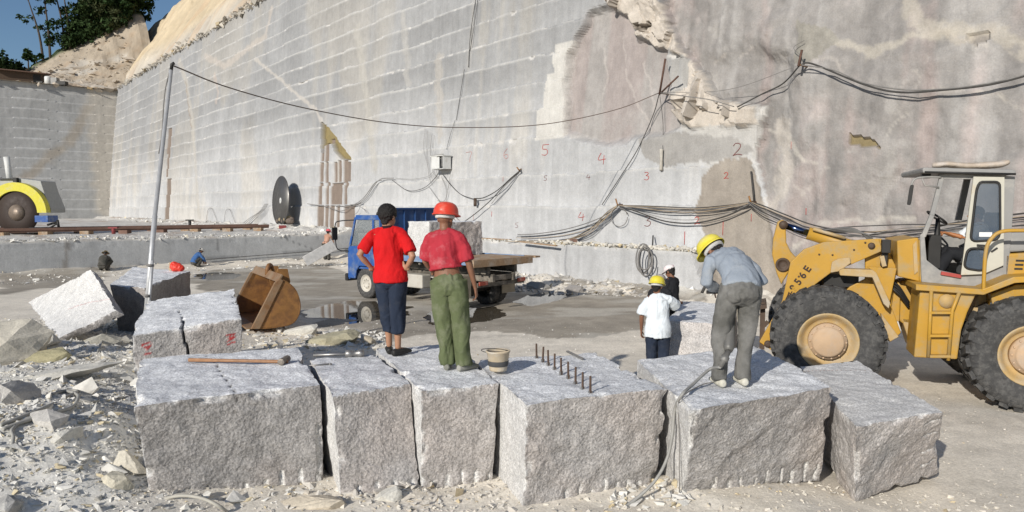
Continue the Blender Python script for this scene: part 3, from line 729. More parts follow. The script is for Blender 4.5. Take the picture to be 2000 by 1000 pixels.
mound(900, .02, .07, 1.6, cx=(-5.2, -3.9), sx=(1.2, .5), cy=(9.2, 6.8), sy=(2.0, .8), yellow=.3)
scatter(0, *region([(570, 640), (745, 665), (735, 690), (590, 690), (490, 690), (500, 640)], 520), .015, .14, k=2.2, yellow=.3)
scatter(0, *region([(640, 640), (750, 650), (760, 676), (680, 684), (640, 670)], 420), .02, .12, k=1.8)
scatter(0, *region([(300, 960), (1990, 940), (1990, 1040), (200, 1040)], 2600, .1), .006, .045, k=2.0, tone=(.58, .54, .47))
scatter(0, *region([(560, 965), (1000, 955), (1010, 1010), (560, 1010)], 240, .15), .02, .09, k=2, tone=(.58, .54, .48))
scatter(0, *region([(1240, 950), (1360, 965), (1340, 1010), (1180, 1010)], 160, .1), .02, .10, k=2)
scatter(0, *region([(520, 600), (1300, 640), (1300, 700), (620, 690)], 700), .006, .035, k=2)
scatter(0, *region([(1290, 780), (2000, 760), (2000, 980), (1300, 960)], 1500), .004, .02, k=2, tone=(.60, .55, .47))
scatter(0, *region([(0, 520), (660, 500), (680, 520), (0, 560)], 1500), .02, .16, k=2.2)
scatter(0, *region([(980, 540), (1180, 556), (1300, 585), (1240, 580), (1000, 570)], 700), .03, .22, k=2, tone=(.46, .44, .41))
scatter(0, *region([(940, 520), (1390, 562), (1400, 590), (1040, 556)], 700), .02, .16, k=2)
u = RNG.uniform(-1, 22, 2600); v = -np.abs(RNG.normal(.12, .24, 2600)) - .02
q = UV(u, v, 0 * u); scatter(0, q[:, 0], q[:, 1], .015, .13, z=lambda x, y: 0 * x + 1.45, k=1.8, tone=(.56, .54, .49))
m = (u < 8); scatter(0, q[m, 0], q[m, 1], .03, .17, z=lambda x, y: 0 * x + 1.5, k=1.6, tone=(.56, .53, .47))
for n, a, b in ((1500, .3, 1.5), (900, .2, 14)):
    u = U_STEP + RNG.uniform(.05, 1, n) * b * RNG.uniform(0, 1, n); v = RNG.uniform(0, 26, n); q = UV(u, v, 0 * u); scatter(0, q[:, 0], q[:, 1], .02, .16, k=2.4)
u = U_STEP + RNG.uniform(0, 60, 500); v = np.abs(RNG.normal(0, .9, 500)); q = UV(u, v, 0 * u); scatter(0, q[:, 0], q[:, 1], .04, .3, k=2)
u = RNG.uniform(40, 97, 900); v = -2.6 - np.abs(RNG.normal(0, .7, 900)) + .25; q = UV(u, v, 0 * u); scatter(0, q[:, 0], q[:, 1], .10, .50, z=lambda x, y: Z_TOP - .15 + 1.2 * np.maximum(-v - 2.6, 0), k=2.0, tone=(.42, .385, .33))
u = U_BACK + RNG.uniform(.6, 14, 700); v = RNG.uniform(-6, 16, 700); q = UV(u, v, 0 * u); scatter(0, q[:, 0], q[:, 1], .12, .9, z=lambda x, y: hill_z(u, v), k=2.6, tone=(.42, .36, .29))
X, Y, Zs, S, Cc = (np.concatenate([a[i] for a in SP]) for i in range(5))
pid = RNG.integers(0, len(PROTO), len(X)); R = rotm(len(X), .35)
VV, FF, CC, nb = [], [], [], 0
for k, (pv, pf) in enumerate(PROTO):
    m = pid == k; n = int(m.sum())
    v = np.einsum('nij,vj->nvi', R[m], pv) * S[m][:, None, None] + np.stack([X[m], Y[m], Zs[m]], -1)[:, None]
    VV.append(v.reshape(-1, 3)); CC.append(np.repeat(Cc[m], len(pv), 0)); FF.append((pf[None] + (np.arange(n) * len(pv))[:, None, None]).reshape(-1, 3) + nb); nb += n * len(pv)
M_RUB = mat('rubble_stone', (1, 1, 1), .92, attr=True, var=.14, scale=9, bump=.4, bscale=40, world=True)
tag(mesh_np('rubble', np.concatenate(VV), np.concatenate(FF), M_RUB, smooth=False, col=np.concatenate(CC)), kind='stuff')

# larger boulders, each its own thing
M_BOUL = mat('boulder_stone', (1, 1, 1), .9, attr=True, var=.12, scale=4, bump=.5, bscale=25, speck=.1, sscale=60)
def on_ground(px, py, lift=.04):
    d = Vector(ray(px, py)); o = Vector((0, 0, CAMZ)); ks = 4 + .04 * np.arange(700); pp = np.array(o)[None] + np.array(d)[None] * ks[:, None]
    i = int(np.argmax(pp[:, 2] < ground_z(pp[:, 0], pp[:, 1]) + lift)); return Vector(pp[i])
def boulder(px, py, z, size, label, tone, seed, rz=0.0, tilt=(0, 0), group=None):
    V, Fc = rock_proto(26, (1, .9, .9), seed)
    bm = bmesh.new(); vs = [bm.verts.new(Vector(v)) for v in V]; [bm.faces.new([vs[i] for i in f]) for f in Fc]
    bmesh.ops.triangulate(bm, faces=bm.faces); bmesh.ops.subdivide_edges(bm, edges=bm.edges, cuts=3, use_grid_fill=True)
    v = np.array([p.co[:] for p in bm.verts]) * np.array(size); v = v + .05 * np.mean(size) * np.stack([fbm(v * 4 / np.mean(size) + seed + k * 9, 3, 311) for k in range(3)], -1)
    for p, q in zip(bm.verts, v): p.co = q
    me = bpy.data.meshes.new('boulder'); bm.to_mesh(me); bm.free()
    n = fbm(v * 3 / np.mean(size) + seed, 4, 315); c = np.array(tone) * (1 + .16 * n)[:, None]
    a = me.attributes.new('Col', 'FLOAT_COLOR', 'POINT'); a.data.foreach_set('color', np.c_[np.clip(c, 0, 1), np.ones(len(v))].astype(np.float32).ravel())
    o = link('boulder', me, M_BOUL); p = on_ground(px, py, size[2] * .35); o.location = p; o.rotation_euler = (tilt[0], tilt[1], rz)
    return tag(o, label, 'boulder', group)
YL = (.47, .41, .27); GY = (.45, .43, .40); WH = (.53, .51, .46)
boulder(-12, 690, .62, (.40, .75, .36), 'big cream boulder at the left edge of the rubble', (.52, .48, .40), 1, -.5, (.3, .3))
boulder(105, 735, .42, (.16, .95, .09), 'long pale splinter of stone lying aslant on the rubble', WH, 2, -.95, (.12, .2))
boulder(70, 668, .55, (.40, .32, .18), 'chalky broken boulder under the front of the tilted slab', (.56, .53, .46), 3, .4)
boulder(85, 700, .5, (.28, .2, .13), 'olive stained boulder beside the big cream one', (.40, .36, .22), 4, .6)
boulder(196, 668, .62, (.20, .34, .13), 'smooth cream boulder between the tilted slab and the cracked block', (.53, .50, .42), 5, -.3, (.1, -.2))
boulder(40, 775, .40, (.20, .17, .17), 'squared grey boulder with a shadowed face on the far left', GY, 6, .5, (.2, 0))
boulder(258, 905, .22, (.20, .17, .17), 'cream boulder propped against the foot of the sledgehammer block', (.52, .48, .40), 7, .3)
boulder(232, 945, .12, (.12, .11, .10), 'small cream boulder just in front of the leftmost block', (.50, .46, .37), 8)
boulder(135, 850, .28, (.16, .10, .08), 'flat white stone in the middle of the near rubble', WH, 9, .5)
boulder(95, 818, .34, (.24, .14, .10), 'flat grey stone beside the coiled hose', GY, 10, -.3)
boulder(10, 990, .12, (.14, .12, .08), 'grey stone cut by the bottom left corner', (.36, .35, .33), 11)
boulder(1445, 612, .85, (.50, .40, .30), 'tan boulder beyond the pale block and the driller', (.45, .40, .31), 12, .2)
boulder(720, 668, .1, (.22, .18, .14), 'brown stone at the corner of the red shirt block', (.38, .33, .25), 13)
boulder(590, 648, .05, (.34, .2, .16), 'pale stone under the rusty bucket', WH, 14)
boulder(650, 665, .1, (.5, .3, .2), 'olive stone in the shade behind the drill rod block', (.37, .34, .24), 15)
boulder(1050, 560, .1, (.38, .3, .2), 'dark boulder at the foot of the wall', (.28, .27, .25), 16)  # darker grey tone than the other boulders
boulder(1120, 566, .1, (.34, .3, .18), 'grey boulder by the puddle under the ledge', (.33, .31, .29), 17)
boulder(760, 968, .15, (.13, .1, .08), 'pale stone before the narrow block', WH, 18)
boulder(610, 985, .13, (.26, .12, .07), 'sandy heap of fines at the foot of the leftmost block', (.50, .44, .35), 19, .1)
# ------------------------------------------------------------------ people
M_SKIN = mat('skin', (.36, .19, .115), .55, var=.08, scale=8, bump=.1, bscale=80)
M_SKIN_D = mat('tanned_skin', (.20, .095, .055), .55, var=.10, scale=8, bump=.1, bscale=80)
M_HAIR = mat('black_hair', (.012, .010, .009), .5, var=.2, scale=40, bump=.6, bscale=160)
def cloth(name, c, dirt=None, amt=.4, dscale=4.0, var=.10, rough=.9):
    return mat(name, c, rough, var=var, scale=7, bump=.3, bscale=55, dirt=dirt, dirt_amt=amt, dscale=dscale, spec=.15)
def V3(*a): return Vector(a)
def loft(mb, pts, rad, side=(1, 0, 0), seg=18, round_=True):
    """elliptical tube: rad = (half width along side, half depth) per point"""
    pts = [Vector(p) for p in pts]; n = len(pts); rings = []
    sides = side if isinstance(side, list) else [Vector(side)] * n
    def ring(c, t, sd, ra, rb):
        a = (sd - t * sd.dot(t)); a = a.normalized() if a.length > 1e-4 else t.orthogonal().normalized(); b = t.cross(a)
        return [c + a * (ra * math.cos(k * 2 * PI / seg)) + b * (rb * math.sin(k * 2 * PI / seg)) for k in range(seg)]
    for i, p in enumerate(pts):
        t = (pts[min(i + 1, n - 1)] - pts[max(i - 1, 0)]).normalized(); ra, rb = rad[i]
        if i == 0 and round_:
            for q in (.25, .7): rings.append(ring(p - t * min(ra, rb) * (1 - q) * .8, t, sides[i], ra * math.sqrt(1 - (1 - q) ** 2) , rb * math.sqrt(1 - (1 - q) ** 2)))
        rings.append(ring(p, t, sides[i], ra, rb))
        if i == n - 1 and round_:
            for q in (.7, .25): rings.append(ring(p + t * min(ra, rb) * (1 - q) * .8, t, sides[i], ra * math.sqrt(1 - (1 - q) ** 2), rb * math.sqrt(1 - (1 - q) ** 2)))
    V = [v for r in rings for v in r]; m = len(rings)
    Fc = [[i * seg + k, i * seg + (k + 1) % seg, (i + 1) * seg + (k + 1) % seg, (i + 1) * seg + k] for i in range(m - 1) for k in range(seg)]
    Fc += [[k for k in range(seg)][::-1], [(m - 1) * seg + k for k in range(seg)]]
    mb.add(V, Fc, True); return mb
def fuse(mb, name, m, parent, voxel=.012, smooth=3, wrinkle=0.0, wseed=1, wscale=(9, 9, 5)):
    """melts the overlapping lofts into one continuous surface"""
    o = mb.build(name, m, parent)
    r = o.modifiers.new('r', 'REMESH'); r.mode = 'VOXEL'; r.voxel_size = voxel
    if smooth: s = o.modifiers.new('s', 'SMOOTH'); s.iterations = smooth; s.factor = .5
    dg = bpy.context.evaluated_depsgraph_get()
    me = bpy.data.meshes.new_from_object(o.evaluated_get(dg)); old = o.data
    o.modifiers.clear(); o.data = me; me.name = name; bpy.data.meshes.remove(old)
    if not me.materials: me.materials.append(m)
    n = len(me.vertices)
    if wrinkle and n:
        v = np.zeros(n * 3, np.float32); me.vertices.foreach_get('co', v); v = v.reshape(-1, 3)
        nr = np.zeros(n * 3, np.float32); me.vertex_normals.foreach_get('vector', nr); nr = nr.reshape(-1, 3)
        q = v * np.array(wscale) + wseed * 5.3
        w = fbm(q + .8 * np.stack([fbm(q * .7, 2, 401 + k) for k in range(3)], -1), 3, 405)
        w = (1 - np.abs(w) * 2.2) * .6 + .4 * vnoise(v * 4 + wseed, 407)
        v = v + nr * (wrinkle * w)[:, None]
        me.vertices.foreach_set('co', v.astype(np.float32).ravel()); me.update()
    me.shade_smooth(); return o
def hand(mb, w, d, palm_n, thumb_side, curl=.5, s=1.0):
    """palm and five unequal, bent fingers; d points from wrist to knuckles, palm_n out of the palm, thumb_side to the thumb"""
    w, d, pn = Vector(w), Vector(d).normalized(), Vector(palm_n); pn = (pn - d * pn.dot(d)).normalized(); sd = d.cross(pn).normalized()
    if sd.dot(Vector(thumb_side)) < 0: sd = -sd
    loft(mb, [w - d * .03 * s, w + d * .02 * s, w + d * .055 * s, w + d * .09 * s], [(.026 * s, .020 * s), (.034 * s, .018 * s), (.041 * s, .016 * s), (.040 * s, .013 * s)], sd, 12)
    for k, ln in enumerate((.072, .082, .076, .060)):
        b = w + d * .085 * s + sd * (.030 - .020 * k) * s; a = 0.0; pts = [b]; dd = (d + sd * (.10 - .07 * k)).normalized()
        for j, f in enumerate((.45, .30, .25)):
            a += curl * (.75 if j == 0 else 1.0); pts.append(pts[-1] + (dd * math.cos(a) + pn * math.sin(a)) * ln * f * s)
        mb.tube(pts, [.0098 * s, .0093 * s, .0085 * s, .0070 * s], 8)
    b = w + d * .030 * s + sd * .026 * s; t1 = (sd * .8 + d * .6 + pn * .25).normalized()
    mb.tube([b, b + t1 * .035 * s, b + t1 * .055 * s + (d * .8 + pn * curl * .5) * .018 * s, b + t1 * .060 * s + (d + pn * curl) * .038 * s], [.013 * s, .0115 * s, .010 * s, .008 * s], 8)
STAND = dict(pel=(0, 0, .93), wai=(0, .0, 1.06), che=(0, .0, 1.24), upc=(0, -.005, 1.37), nek=(0, .0, 1.455), hed=(0, .02, 1.585), look=(0, 1, -.05), up=(0, 0, 1),
             hipL=(-.09, 0, .90), hipR=(.09, 0, .90), knL=(-.10, .02, .49), knR=(.10, .02, .49), anL=(-.105, -.01, .09), anR=(.105, -.01, .09), toL=(-.13, .17, .03), toR=(.13, .17, .03),
             shL=(-.175, -.005, 1.39), shR=(.175, -.005, 1.39), elL=(-.235, -.02, 1.12), elR=(.235, -.02, 1.12), wrL=(-.25, .04, .88), wrR=(.25, .04, .88),
             hdL=(0, .1, -1), hdR=(0, .1, -1), pnL=(1, 0, 0), pnR=(-1, 0, 0), thL=(0, 1, 0), thR=(0, 1, 0))
def person(loc, yaw, label, pose, skin=None, hair=True, shirt=None, sleeve=.45, shirt_hem=None, trousers=None, cuff=1.0, shoe=None, hat=None, hat_m=None, scale=1.0, width=1.0, curl=.5, vox=.010,
           group=None, loose=.020, tloose=.022, ttop=.62, lean=0.0, hs=1.08, belt=None, collar=None, strap=None, bare_hem=None, thick=1.0, hem_tilt=0.0, wr=.017):
    J = {k: Vector(v) for k, v in {**STAND, **pose}.items()}; skin = skin or M_SKIN
    for k_ in J:
        if k_ not in ('look', 'up', 'hdL', 'hdR', 'pnL', 'pnR', 'thL', 'thR'): J[k_].x += lean * max(0, J[k_].z - .1)
    root = thing('person', label, 'person', loc, yaw, group); root.scale = (scale,) * 3
    sS = (J['shR'] - J['shL']).normalized(); sH = (J['hipR'] - J['hipL']).normalized(); w = width
    body = MB()
    sp = [J['pel'] + (J['pel'] - J['wai']).normalized() * .06, J['pel'], J['wai'], J['che'], J['upc'], J['nek'] - (J['nek'] - J['upc']) * .25]
    sides = [sH, sH, (sH + sS).normalized(), sS, sS, sS]
    tr = [(.140 * w, .105), (.158 * w, .112), (.136 * w, .098), (.158 * w, .110), (.150 * w, .092), (.070, .062)]
    loft(body, sp, tr, sides)
    lk, up = J['look'].normalized(), J['up'].normalized(); rt = lk.cross(up).normalized(); up = rt.cross(lk); R = Matrix((rt, lk, up)).transposed() @ Matrix.Diagonal((hs, hs, hs)); h = J['hed']
    loft(body, [J['upc'].lerp(J['nek'], .5), J['nek'], h - up * .05 - lk * .02], [(.070, .062), (.056, .056), (.054, .056)], rt, 14)
    # skull, jaw, nose, ears, brow
    body.ell(h + up * .025 - lk * .012, (.074, .094, .092), rot=R); body.ell(h - up * .045 + lk * .028, (.056, .062, .068), rot=R)
    body.ell(h - up * .092 + lk * .058, (.024, .022, .020), rot=R)
    loft(body, [h + up * .012 + lk * .084, h - up * .030 + lk * .108], [(.009, .010), (.016, .014)], rt, 8)
    loft(body, [h - rt * .045 + up * .022 + lk * .076, h + up * .024 + lk * .088, h + rt * .045 + up * .022 + lk * .076], [(.012, .010)] * 3, up, 8)
    for s in (-1, 1): body.ell(h + rt * s * .080 - lk * .014 - up * .008, (.012, .021, .033), rot=R)
    for sd in 'LR':
        sh, el, wr_, hp, kn, an, to = (J[k + sd] for k in ('sh', 'el', 'wr', 'hip', 'kn', 'an', 'to'))
        loft(body, [J['nek'].lerp(J['upc'], .3), sh.lerp(J['nek'], .2)], [(.050, .050), (.046, .046)], (0, 1, .2), 12)
        loft(body, [sh.lerp(J['upc'], .45) - V3(0, 0, .03), sh.lerp(el, .08) + (J['upc'] - sh) * .08, sh.lerp(el, .35), el, el.lerp(wr_, .3), wr_], [(.055, .055), (.056 * thick, .054), (.047 * thick, .046), (.039, .038), (.040, .036), (.027, .022)], (0, 1, .2), 14)
        loft(body, [J['pel'].lerp(hp, .7) + (hp - kn).normalized() * .05, hp, hp.lerp(kn, .4), kn, kn.lerp(an, .35), kn.lerp(an, .75), an], [(.085, .095), (.088, .095), (.076, .080), (.054, .056), (.054, .058), (.038, .040), (.034, .038)], sH, 16)
        fd = (to - an); fd.z = 0; fd.normalize(); heel = an - fd * .04; heel.z = an.z - .055
        loft(body, [heel, an + fd * .05 + V3(0, 0, -.045), Vector((to.x, to.y, an.z - .068))], [(.032, .032), (.040, .036), (.034, .016)], (-fd.y, fd.x, 0), 12)
        hand(body, wr_, J['hd' + sd], J['pn' + sd], J['th' + sd], curl)
    fuse(body, 'body', skin, root, vox * .75, 2)
    for s in (-1, 1):
        e = MB().ell(h + rt * s * .032 + up * .010 + lk * .076, (.013, .010, .009), 10, 6, R); e.build('eye', mat('eye', (.7, .68, .65), .2), root)
    MB().ell(h - up * .058 + lk * .088, (.022, .009, .008), 10, 6, R).build('mouth', mat('lips', (.26, .09, .075), .5), root)
    if hair:
        hm = MB(); hm.ell(h + up * .036 - lk * .020, (.081, .098, .088), 18, 12, R); hm.ell(h - up * .050 - lk * .058, (.040, .030, .045), 12, 8, R)
        hm.ell(h - up * .008 - lk * .050, (.066, .050, .050), 14, 9, R)
        hm.ell(h + up * .085 + lk * .045, (.058, .046, .034), 12, 8, R)
        for s in (-1, 1): hm.ell(h + rt * s * .066 + up * .016 + lk * .010, (.017, .030, .036), 10, 6, R)
        fuse(hm, 'hair', M_HAIR, root, .007, 1, .012, 3, (38, 38, 38))
    L = loose
    if shirt:
        t = MB(); hem = J['pel'] + (J['pel'] - J['wai']).normalized() * (.07 if shirt_hem is None else shirt_hem)
        low = J['wai'] if shirt_hem is not None and shirt_hem < -.06 else J['pel']
        pts = [hem, low, J['wai'], J['che'], J['upc'], J['nek'] - (J['nek'] - J['upc']) * .18]; ov = .016 if (shirt_hem or 0) > .02 else 0; rd = [(.170 * w + L + ov, .122 + L + ov), (.168 * w + L + ov, .120 + L + ov), (.150 * w + L, .106 + L), (.160 * w + L, .110 + L), (.150 * w + L * .7, .092 + L * .8), (.075, .068)]
        sd_ = [sH, sH, (sH + sS).normalized(), sS, sS, sS]
        if low is J['wai']: pts.pop(1); rd.pop(1); sd_.pop(1)
        loft(t, pts, rd, sd_, 22, False)
        for sd in 'LR':
            sh, el, wr_ = (J[k + sd] for k in ('sh', 'el', 'wr'))
            nkb = J['nek'] - (J['nek'] - J['upc']) * .35
            loft(t, [nkb, nkb.lerp(sh, .55) + (J['nek'] - J['upc']).normalized() * .004, sh.lerp(nkb, .12)], [(.060, .058), (.054 + L * .3, .052), (.050 + L * .4, .050)], (0, 1, .2), 14)
            ar = [(.060, .058), (.062 + L * .4, .060 + L * .4)]
            pp = [sh.lerp(J['upc'], .4) - V3(0, 0, .035), sh.lerp(el, .10) + (J['upc'] - sh) * .10]
            if sleeve <= .5: pp += [sh.lerp(el, sleeve), sh.lerp(el, sleeve * 1.9)]; ar += [(.058 + L * .8, .056 + L * .8), (.056 + L, .054 + L)]
            else: pp += [sh.lerp(el, .5), el, el.lerp(wr_, .5), el.lerp(wr_, .97)]; ar += [(.053 + L * .6, .052 + L * .6), (.048 + L * .7, .046 + L * .7), (.042 + L * .6, .040 + L * .6), (.034 + L * .3, .030 + L * .3)]
            loft(t, pp, ar, (0, 1, .2), 16, False)
        fuse(t, 'shirt', shirt, root, vox, 3, wr, 2, (7, 7, 4))
        if collar:
            n_ = J['nek'] - (J['nek'] - J['upc']) * .30; ax = (J['nek'] - J['upc']).normalized()
            c = MB(); loft(c, [n_, n_ + ax * .045], [(.080, .074), (.066, .064)], sS, 16, False); fuse(c, 'collar', collar, root, .008, 1)
    if trousers:
        t = MB(); tl = tloose
        over = shirt and shirt_hem is not None and shirt_hem > .02
        loft(t, [J['pel'] + (J['pel'] - J['wai']).normalized() * .075, J['pel']], [(.150 * w + tl, .116 + tl), (.160 * w + tl * .6, .120 + tl * .4)], sH, 20)
        loft(t, [J['pel'].lerp(J['wai'], ttop), J['pel'], (J['hipL'] + J['hipR']) / 2 - V3(0, 0, .03)], [(.148 * w + tl * (.1 if over else .5), .106 + tl * (.1 if over else .5)), (.160 * w + tl * (.1 if over else 1), .114 + tl * (.1 if over else 1)), (.160 * w + tl, .112 + tl)], sH, 20, False)
        for sd in 'LR':
            hp, kn, an = J['hip' + sd], J['kn' + sd], J['an' + sd]
            end = an + (kn - an) * (1 - cuff) if cuff < 1 else an + (an - kn).normalized() * .035
            loft(t, [hp + (hp - kn).normalized() * .03, hp.lerp(kn, .35), kn, kn.lerp(end, .5), end], [(.092 + tl, .100 + tl), (.082 + tl, .086 + tl), (.066 + tl * 1.3, .068 + tl * 1.3), (.060 + tl * 1.4, .062 + tl * 1.5), (.056 + tl * 1.5, .060 + tl * 1.6)], sH, 18, False)
        fuse(t, 'trousers', trousers, root, vox, 3, wr * 1.25, 5, (6, 6, 3.2))
        if belt:
            b0 = J['pel'].lerp(J['wai'], .50); b1 = J['pel'].lerp(J['wai'], .78); b = MB(); loft(b, [b0, b1], [(.156 * w + tl * .55, .116 + tl * .55)] * 2, sH, 22, False); b.build('belt', belt, root)
    if shoe:
        for sd in 'LR':
            an, to = J['an' + sd], J['to' + sd]; fd = to - an; fd.z = 0; fd.normalize(); z0 = an.z - .09
            s = MB(); q = lambda f, z: an + fd * f + V3(0, 0, z0 - an.z + z)
            loft(s, [q(-.065, .030), q(-.02, .034), q(.06, .034), q(.13, .028), q(.185, .020)], [(.036, .040), (.042, .046), (.046, .044), (.048, .034), (.036, .020)], (-fd.y, fd.x, 0), 14)
            if shoe[1]: loft(s, [q(-.012, .03), q(-.005, .115)], [(.048, .050), (.044, .050)], (-fd.y, fd.x, 0), 14)
            fuse(s, 'shoe', shoe[0], root, .008, 2)
    if hat:
        hb = h + up * .045
        if hat == 'hard':
            hm = MB(); pr = [(q_ * hs, z_ * hs) for q_, z_ in [(.128, -.012), (.129, .0), (.118, .006), (.117, .030), (.110, .062), (.092, .094), (.062, .114), (.025, .122), (.001, .123)]]
            hm.lathe(pr, hb, up, 28, True, False)
            vv = [V_ for V_ in hm.v]; hm.v = [hb + (v - hb) + lk * ((v - hb).dot(lk) * .16 + (.03 if (v - hb).dot(lk) > .08 and (v - hb).dot(up) < .004 else 0)) for v in vv]
            hm.tube([hb + up * (.008 + .122 * math.cos(a)) + lk * (.130 * math.sin(a)) for a in np.linspace(-1.3, 1.3, 12)], .009, 8)
            ht = hm.build('hard_hat', hat_m, root)
            so = ht.modifiers.new('t', 'SOLIDIFY'); so.thickness = .004
            if strap:
                s_ = MB(); loft(s_, [hb - up * .045 - lk * .02, hb - up * .005 - lk * .02], [(.090 * hs, .104 * hs), (.092 * hs, .106 * hs)], rt, 20, False); s_.build('head_band', strap, ht)
        elif hat == 'straw':
            hm = MB(); hm.lathe([(.185, -.030), (.150, -.010), (.100, .006), (.094, .050), (.078, .082), (.04, .094), (.001, .096)], hb, up, 24, True, False)
            ht = hm.build('sun_hat', hat_m, root); so = ht.modifiers.new('t', 'SOLIDIFY'); so.thickness = .005
        elif hat == 'cap':
            hm = MB(); hm.ell(hb + up * .018 - lk * .01, (.092, .112, .078), 18, 10, R)
            loft(hm, [hb + lk * .08 - up * .01, hb + lk * .15 - up * .018, hb + lk * .19 - up * .03], [(.075, .010), (.070, .008), (.045, .006)], rt, 12)
            fuse(hm, 'cap', hat_m, root, .009, 1)
    return root
C_GREYDIRT = (.30, .29, .27)
M_RED = cloth('red_polo_cloth', (.52, .012, .014), var=.06); M_RED2 = cloth('faded_red_cloth', (.37, .032, .046), (.44, .15, .16), .22, 5)
M_NAVY = cloth('navy_cloth', (.022, .030, .050), (.05, .055, .07), .3); M_GREEN = cloth('olive_green_cloth', (.105, .125, .062), (.17, .18, .12), .35, 5)
M_BLUEGREY = cloth('blue_grey_cloth', (.25, .282, .325), (.33, .35, .37), .4); M_DUSTY = cloth('dusty_grey_cloth', (.10, .098, .09), (.21, .205, .195), .6, 2.2)
M_WHITE = cloth('white_cloth', (.66, .70, .73), var=.05); M_DARK = cloth('dark_cloth', (.020, .021, .024)); M_COLLAR = cloth('black_trim', (.03, .012, .014))
M_BLUE = cloth('worker_blue_cloth', (.05, .115, .27)); M_DRAB = cloth('drab_cloth', (.06, .058, .05), (.11, .10, .09), .4); M_GREYC = cloth('grey_cap_cloth', (.30, .27, .26)); M_PINK = cloth('pink_white_cloth', (.70, .66, .65), (.62, .10, .16), .30, 7)
M_SHOEG = mat('canvas_shoe', (.20, .20, .17), .85, var=.15, dirt=(.36, .35, .32), dirt_amt=.4); M_SHOEB = mat('dark_sandal', (.02, .019, .018), .6); M_SHOEW = mat('dusty_shoe', (.50, .48, .40), .9, var=.15, dirt=(.52, .50, .46), dirt_amt=.4)
M_HATR = mat('red_helmet', (.62, .055, .03), .38, var=.08, dirt=(.55, .22, .16), dirt_amt=.3, coat=.15); M_HATY = mat('yellow_helmet', (.66, .56, .05), .38, var=.07, dirt=(.55, .50, .25), dirt_amt=.3, coat=.15)
M_STRAP = cloth('white_band', (.60, .59, .57), (.3, .29, .28), .4); M_STRAW = mat('straw', (.42, .33, .18), .9, var=.2, scale=30); M_BELT = cloth('belt', (.035, .022, .018))
M_HATW = mat('white_hat', (.60, .57, .52), .8); M_HATP = mat('pink_helmet', (.60, .10, .12), .45)

# the man in the red polo, hands on hips
p1 = G(772, 692, 1.165)
person(p1, 0.0, 'man in bright red polo and navy cropped trousers with his hands on his hips', dict(
    elL=(-.315, -.10, 1.15), wrL=(-.205, .02, .985), hdL=(.75, .45, .05), pnL=(.5, -.7, -.2), thL=(0, -.3, 1),
    elR=(.285, -.12, 1.13), wrR=(.195, -.06, 1.00), hdR=(-.85, .15, .22), pnR=(.2, .9, -.1), thR=(0, .2, 1),
    hipL=(-.085, .02, .90), hipR=(.085, -.02, .90), knL=(-.075, .08, .48), knR=(.06, -.02, .48), anL=(-.085, .10, .09), anR=(.035, -.02, .09), toL=(-.12, .26, .03), toR=(.13, .10, .03),
    look=(.42, .9, -.12), hed=(.015, .025, 1.585), nek=(0, .005, 1.455)), M_SKIN, True, M_RED, .42, .09, M_NAVY, .57, (M_SHOEB, False), scale=1.0, width=.98, curl=.35, loose=.015, tloose=.010, lean=-.055, hs=1.2, wr=.019, collar=M_COLLAR)
# the man in the faded red shirt, red helmet and green trousers
p2 = G(889, 721, 1.165)
person(p2, -.10, 'man in red helmet, rumpled faded red shirt and baggy green trousers beside the pail', dict(
    pel=(0, 0, .97), wai=(-.005, .01, 1.11), che=(-.01, .03, 1.29), upc=(-.01, .045, 1.42), nek=(.0, .075, 1.50), hed=(.015, .11, 1.625), look=(.30, .95, -.12),
    hipL=(-.09, 0, .93), hipR=(.09, 0, .93), knL=(-.095, .03, .50), knR=(.10, .0, .50), anL=(-.09, .03, .09), anR=(.10, -.02, .09), toL=(-.10, .20, .03), toR=(.20, .10, .03),
    shL=(-.175, .04, 1.43), shR=(.17, .02, 1.43), elL=(-.25, .10, 1.16), elR=(.245, .0, 1.15), wrL=(-.20, .25, 1.02), wrR=(.285, .04, .88), hdL=(.3, .8, .1), hdR=(.12, .12, -1)),
    M_SKIN_D, False, M_RED2, .47, -.125, M_GREEN, 1.0, (M_SHOEG, False), 'hard', M_HATR, .965, .96, .6, loose=.022, tloose=.013, ttop=.12, lean=-.085, hs=1.12, strap=M_STRAP, wr=.024)
# the driller, bent over his tool
p3 = (G(1405, 755, 1.165) + G(1450, 746, 1.165)) / 2
person(p3, 0.0, 'man in yellow helmet, blue grey shirt and dusty trousers bending over a rock drill', dict(
    pel=(.065, -.03, .93), wai=(.07, .05, 1.04), che=(.06, .20, 1.13), upc=(.04, .33, 1.19), nek=(.0, .42, 1.215), hed=(-.05, .50, 1.235), look=(-.45, .55, -.75), up=(-.35, .5, .5),
    hipL=(-.025, .0, .92), hipR=(.155, .0, .92), knL=(-.095, .06, .49), knR=(.165, .05, .49), anL=(-.115, -.03, .09), anR=(.115, .02, .09), toL=(-.14, .13, .03), toR=(.10, .20, .03),
    shL=(-.145, .31, 1.17), shR=(.225, .31, 1.15), elL=(-.19, .25, .95), elR=(.335, .20, .97), wrL=(-.03, .40, .86), wrR=(.20, .37, .86), hdL=(.6, .6, -.3), hdR=(-.6, .6, -.3), pnL=(.4, .2, -.8), pnR=(-.4, .2, -.8), thL=(0, 1, .2), thR=(0, 1, .2)),
    M_SKIN_D, True, M_BLUEGREY, .97, .01, M_DUSTY, 1.0, (M_SHOEW, True), 'hard', M_HATY, 1.0, .92, 1.0, loose=.020, tloose=.004, belt=M_BELT, strap=M_STRAP, wr=.024)
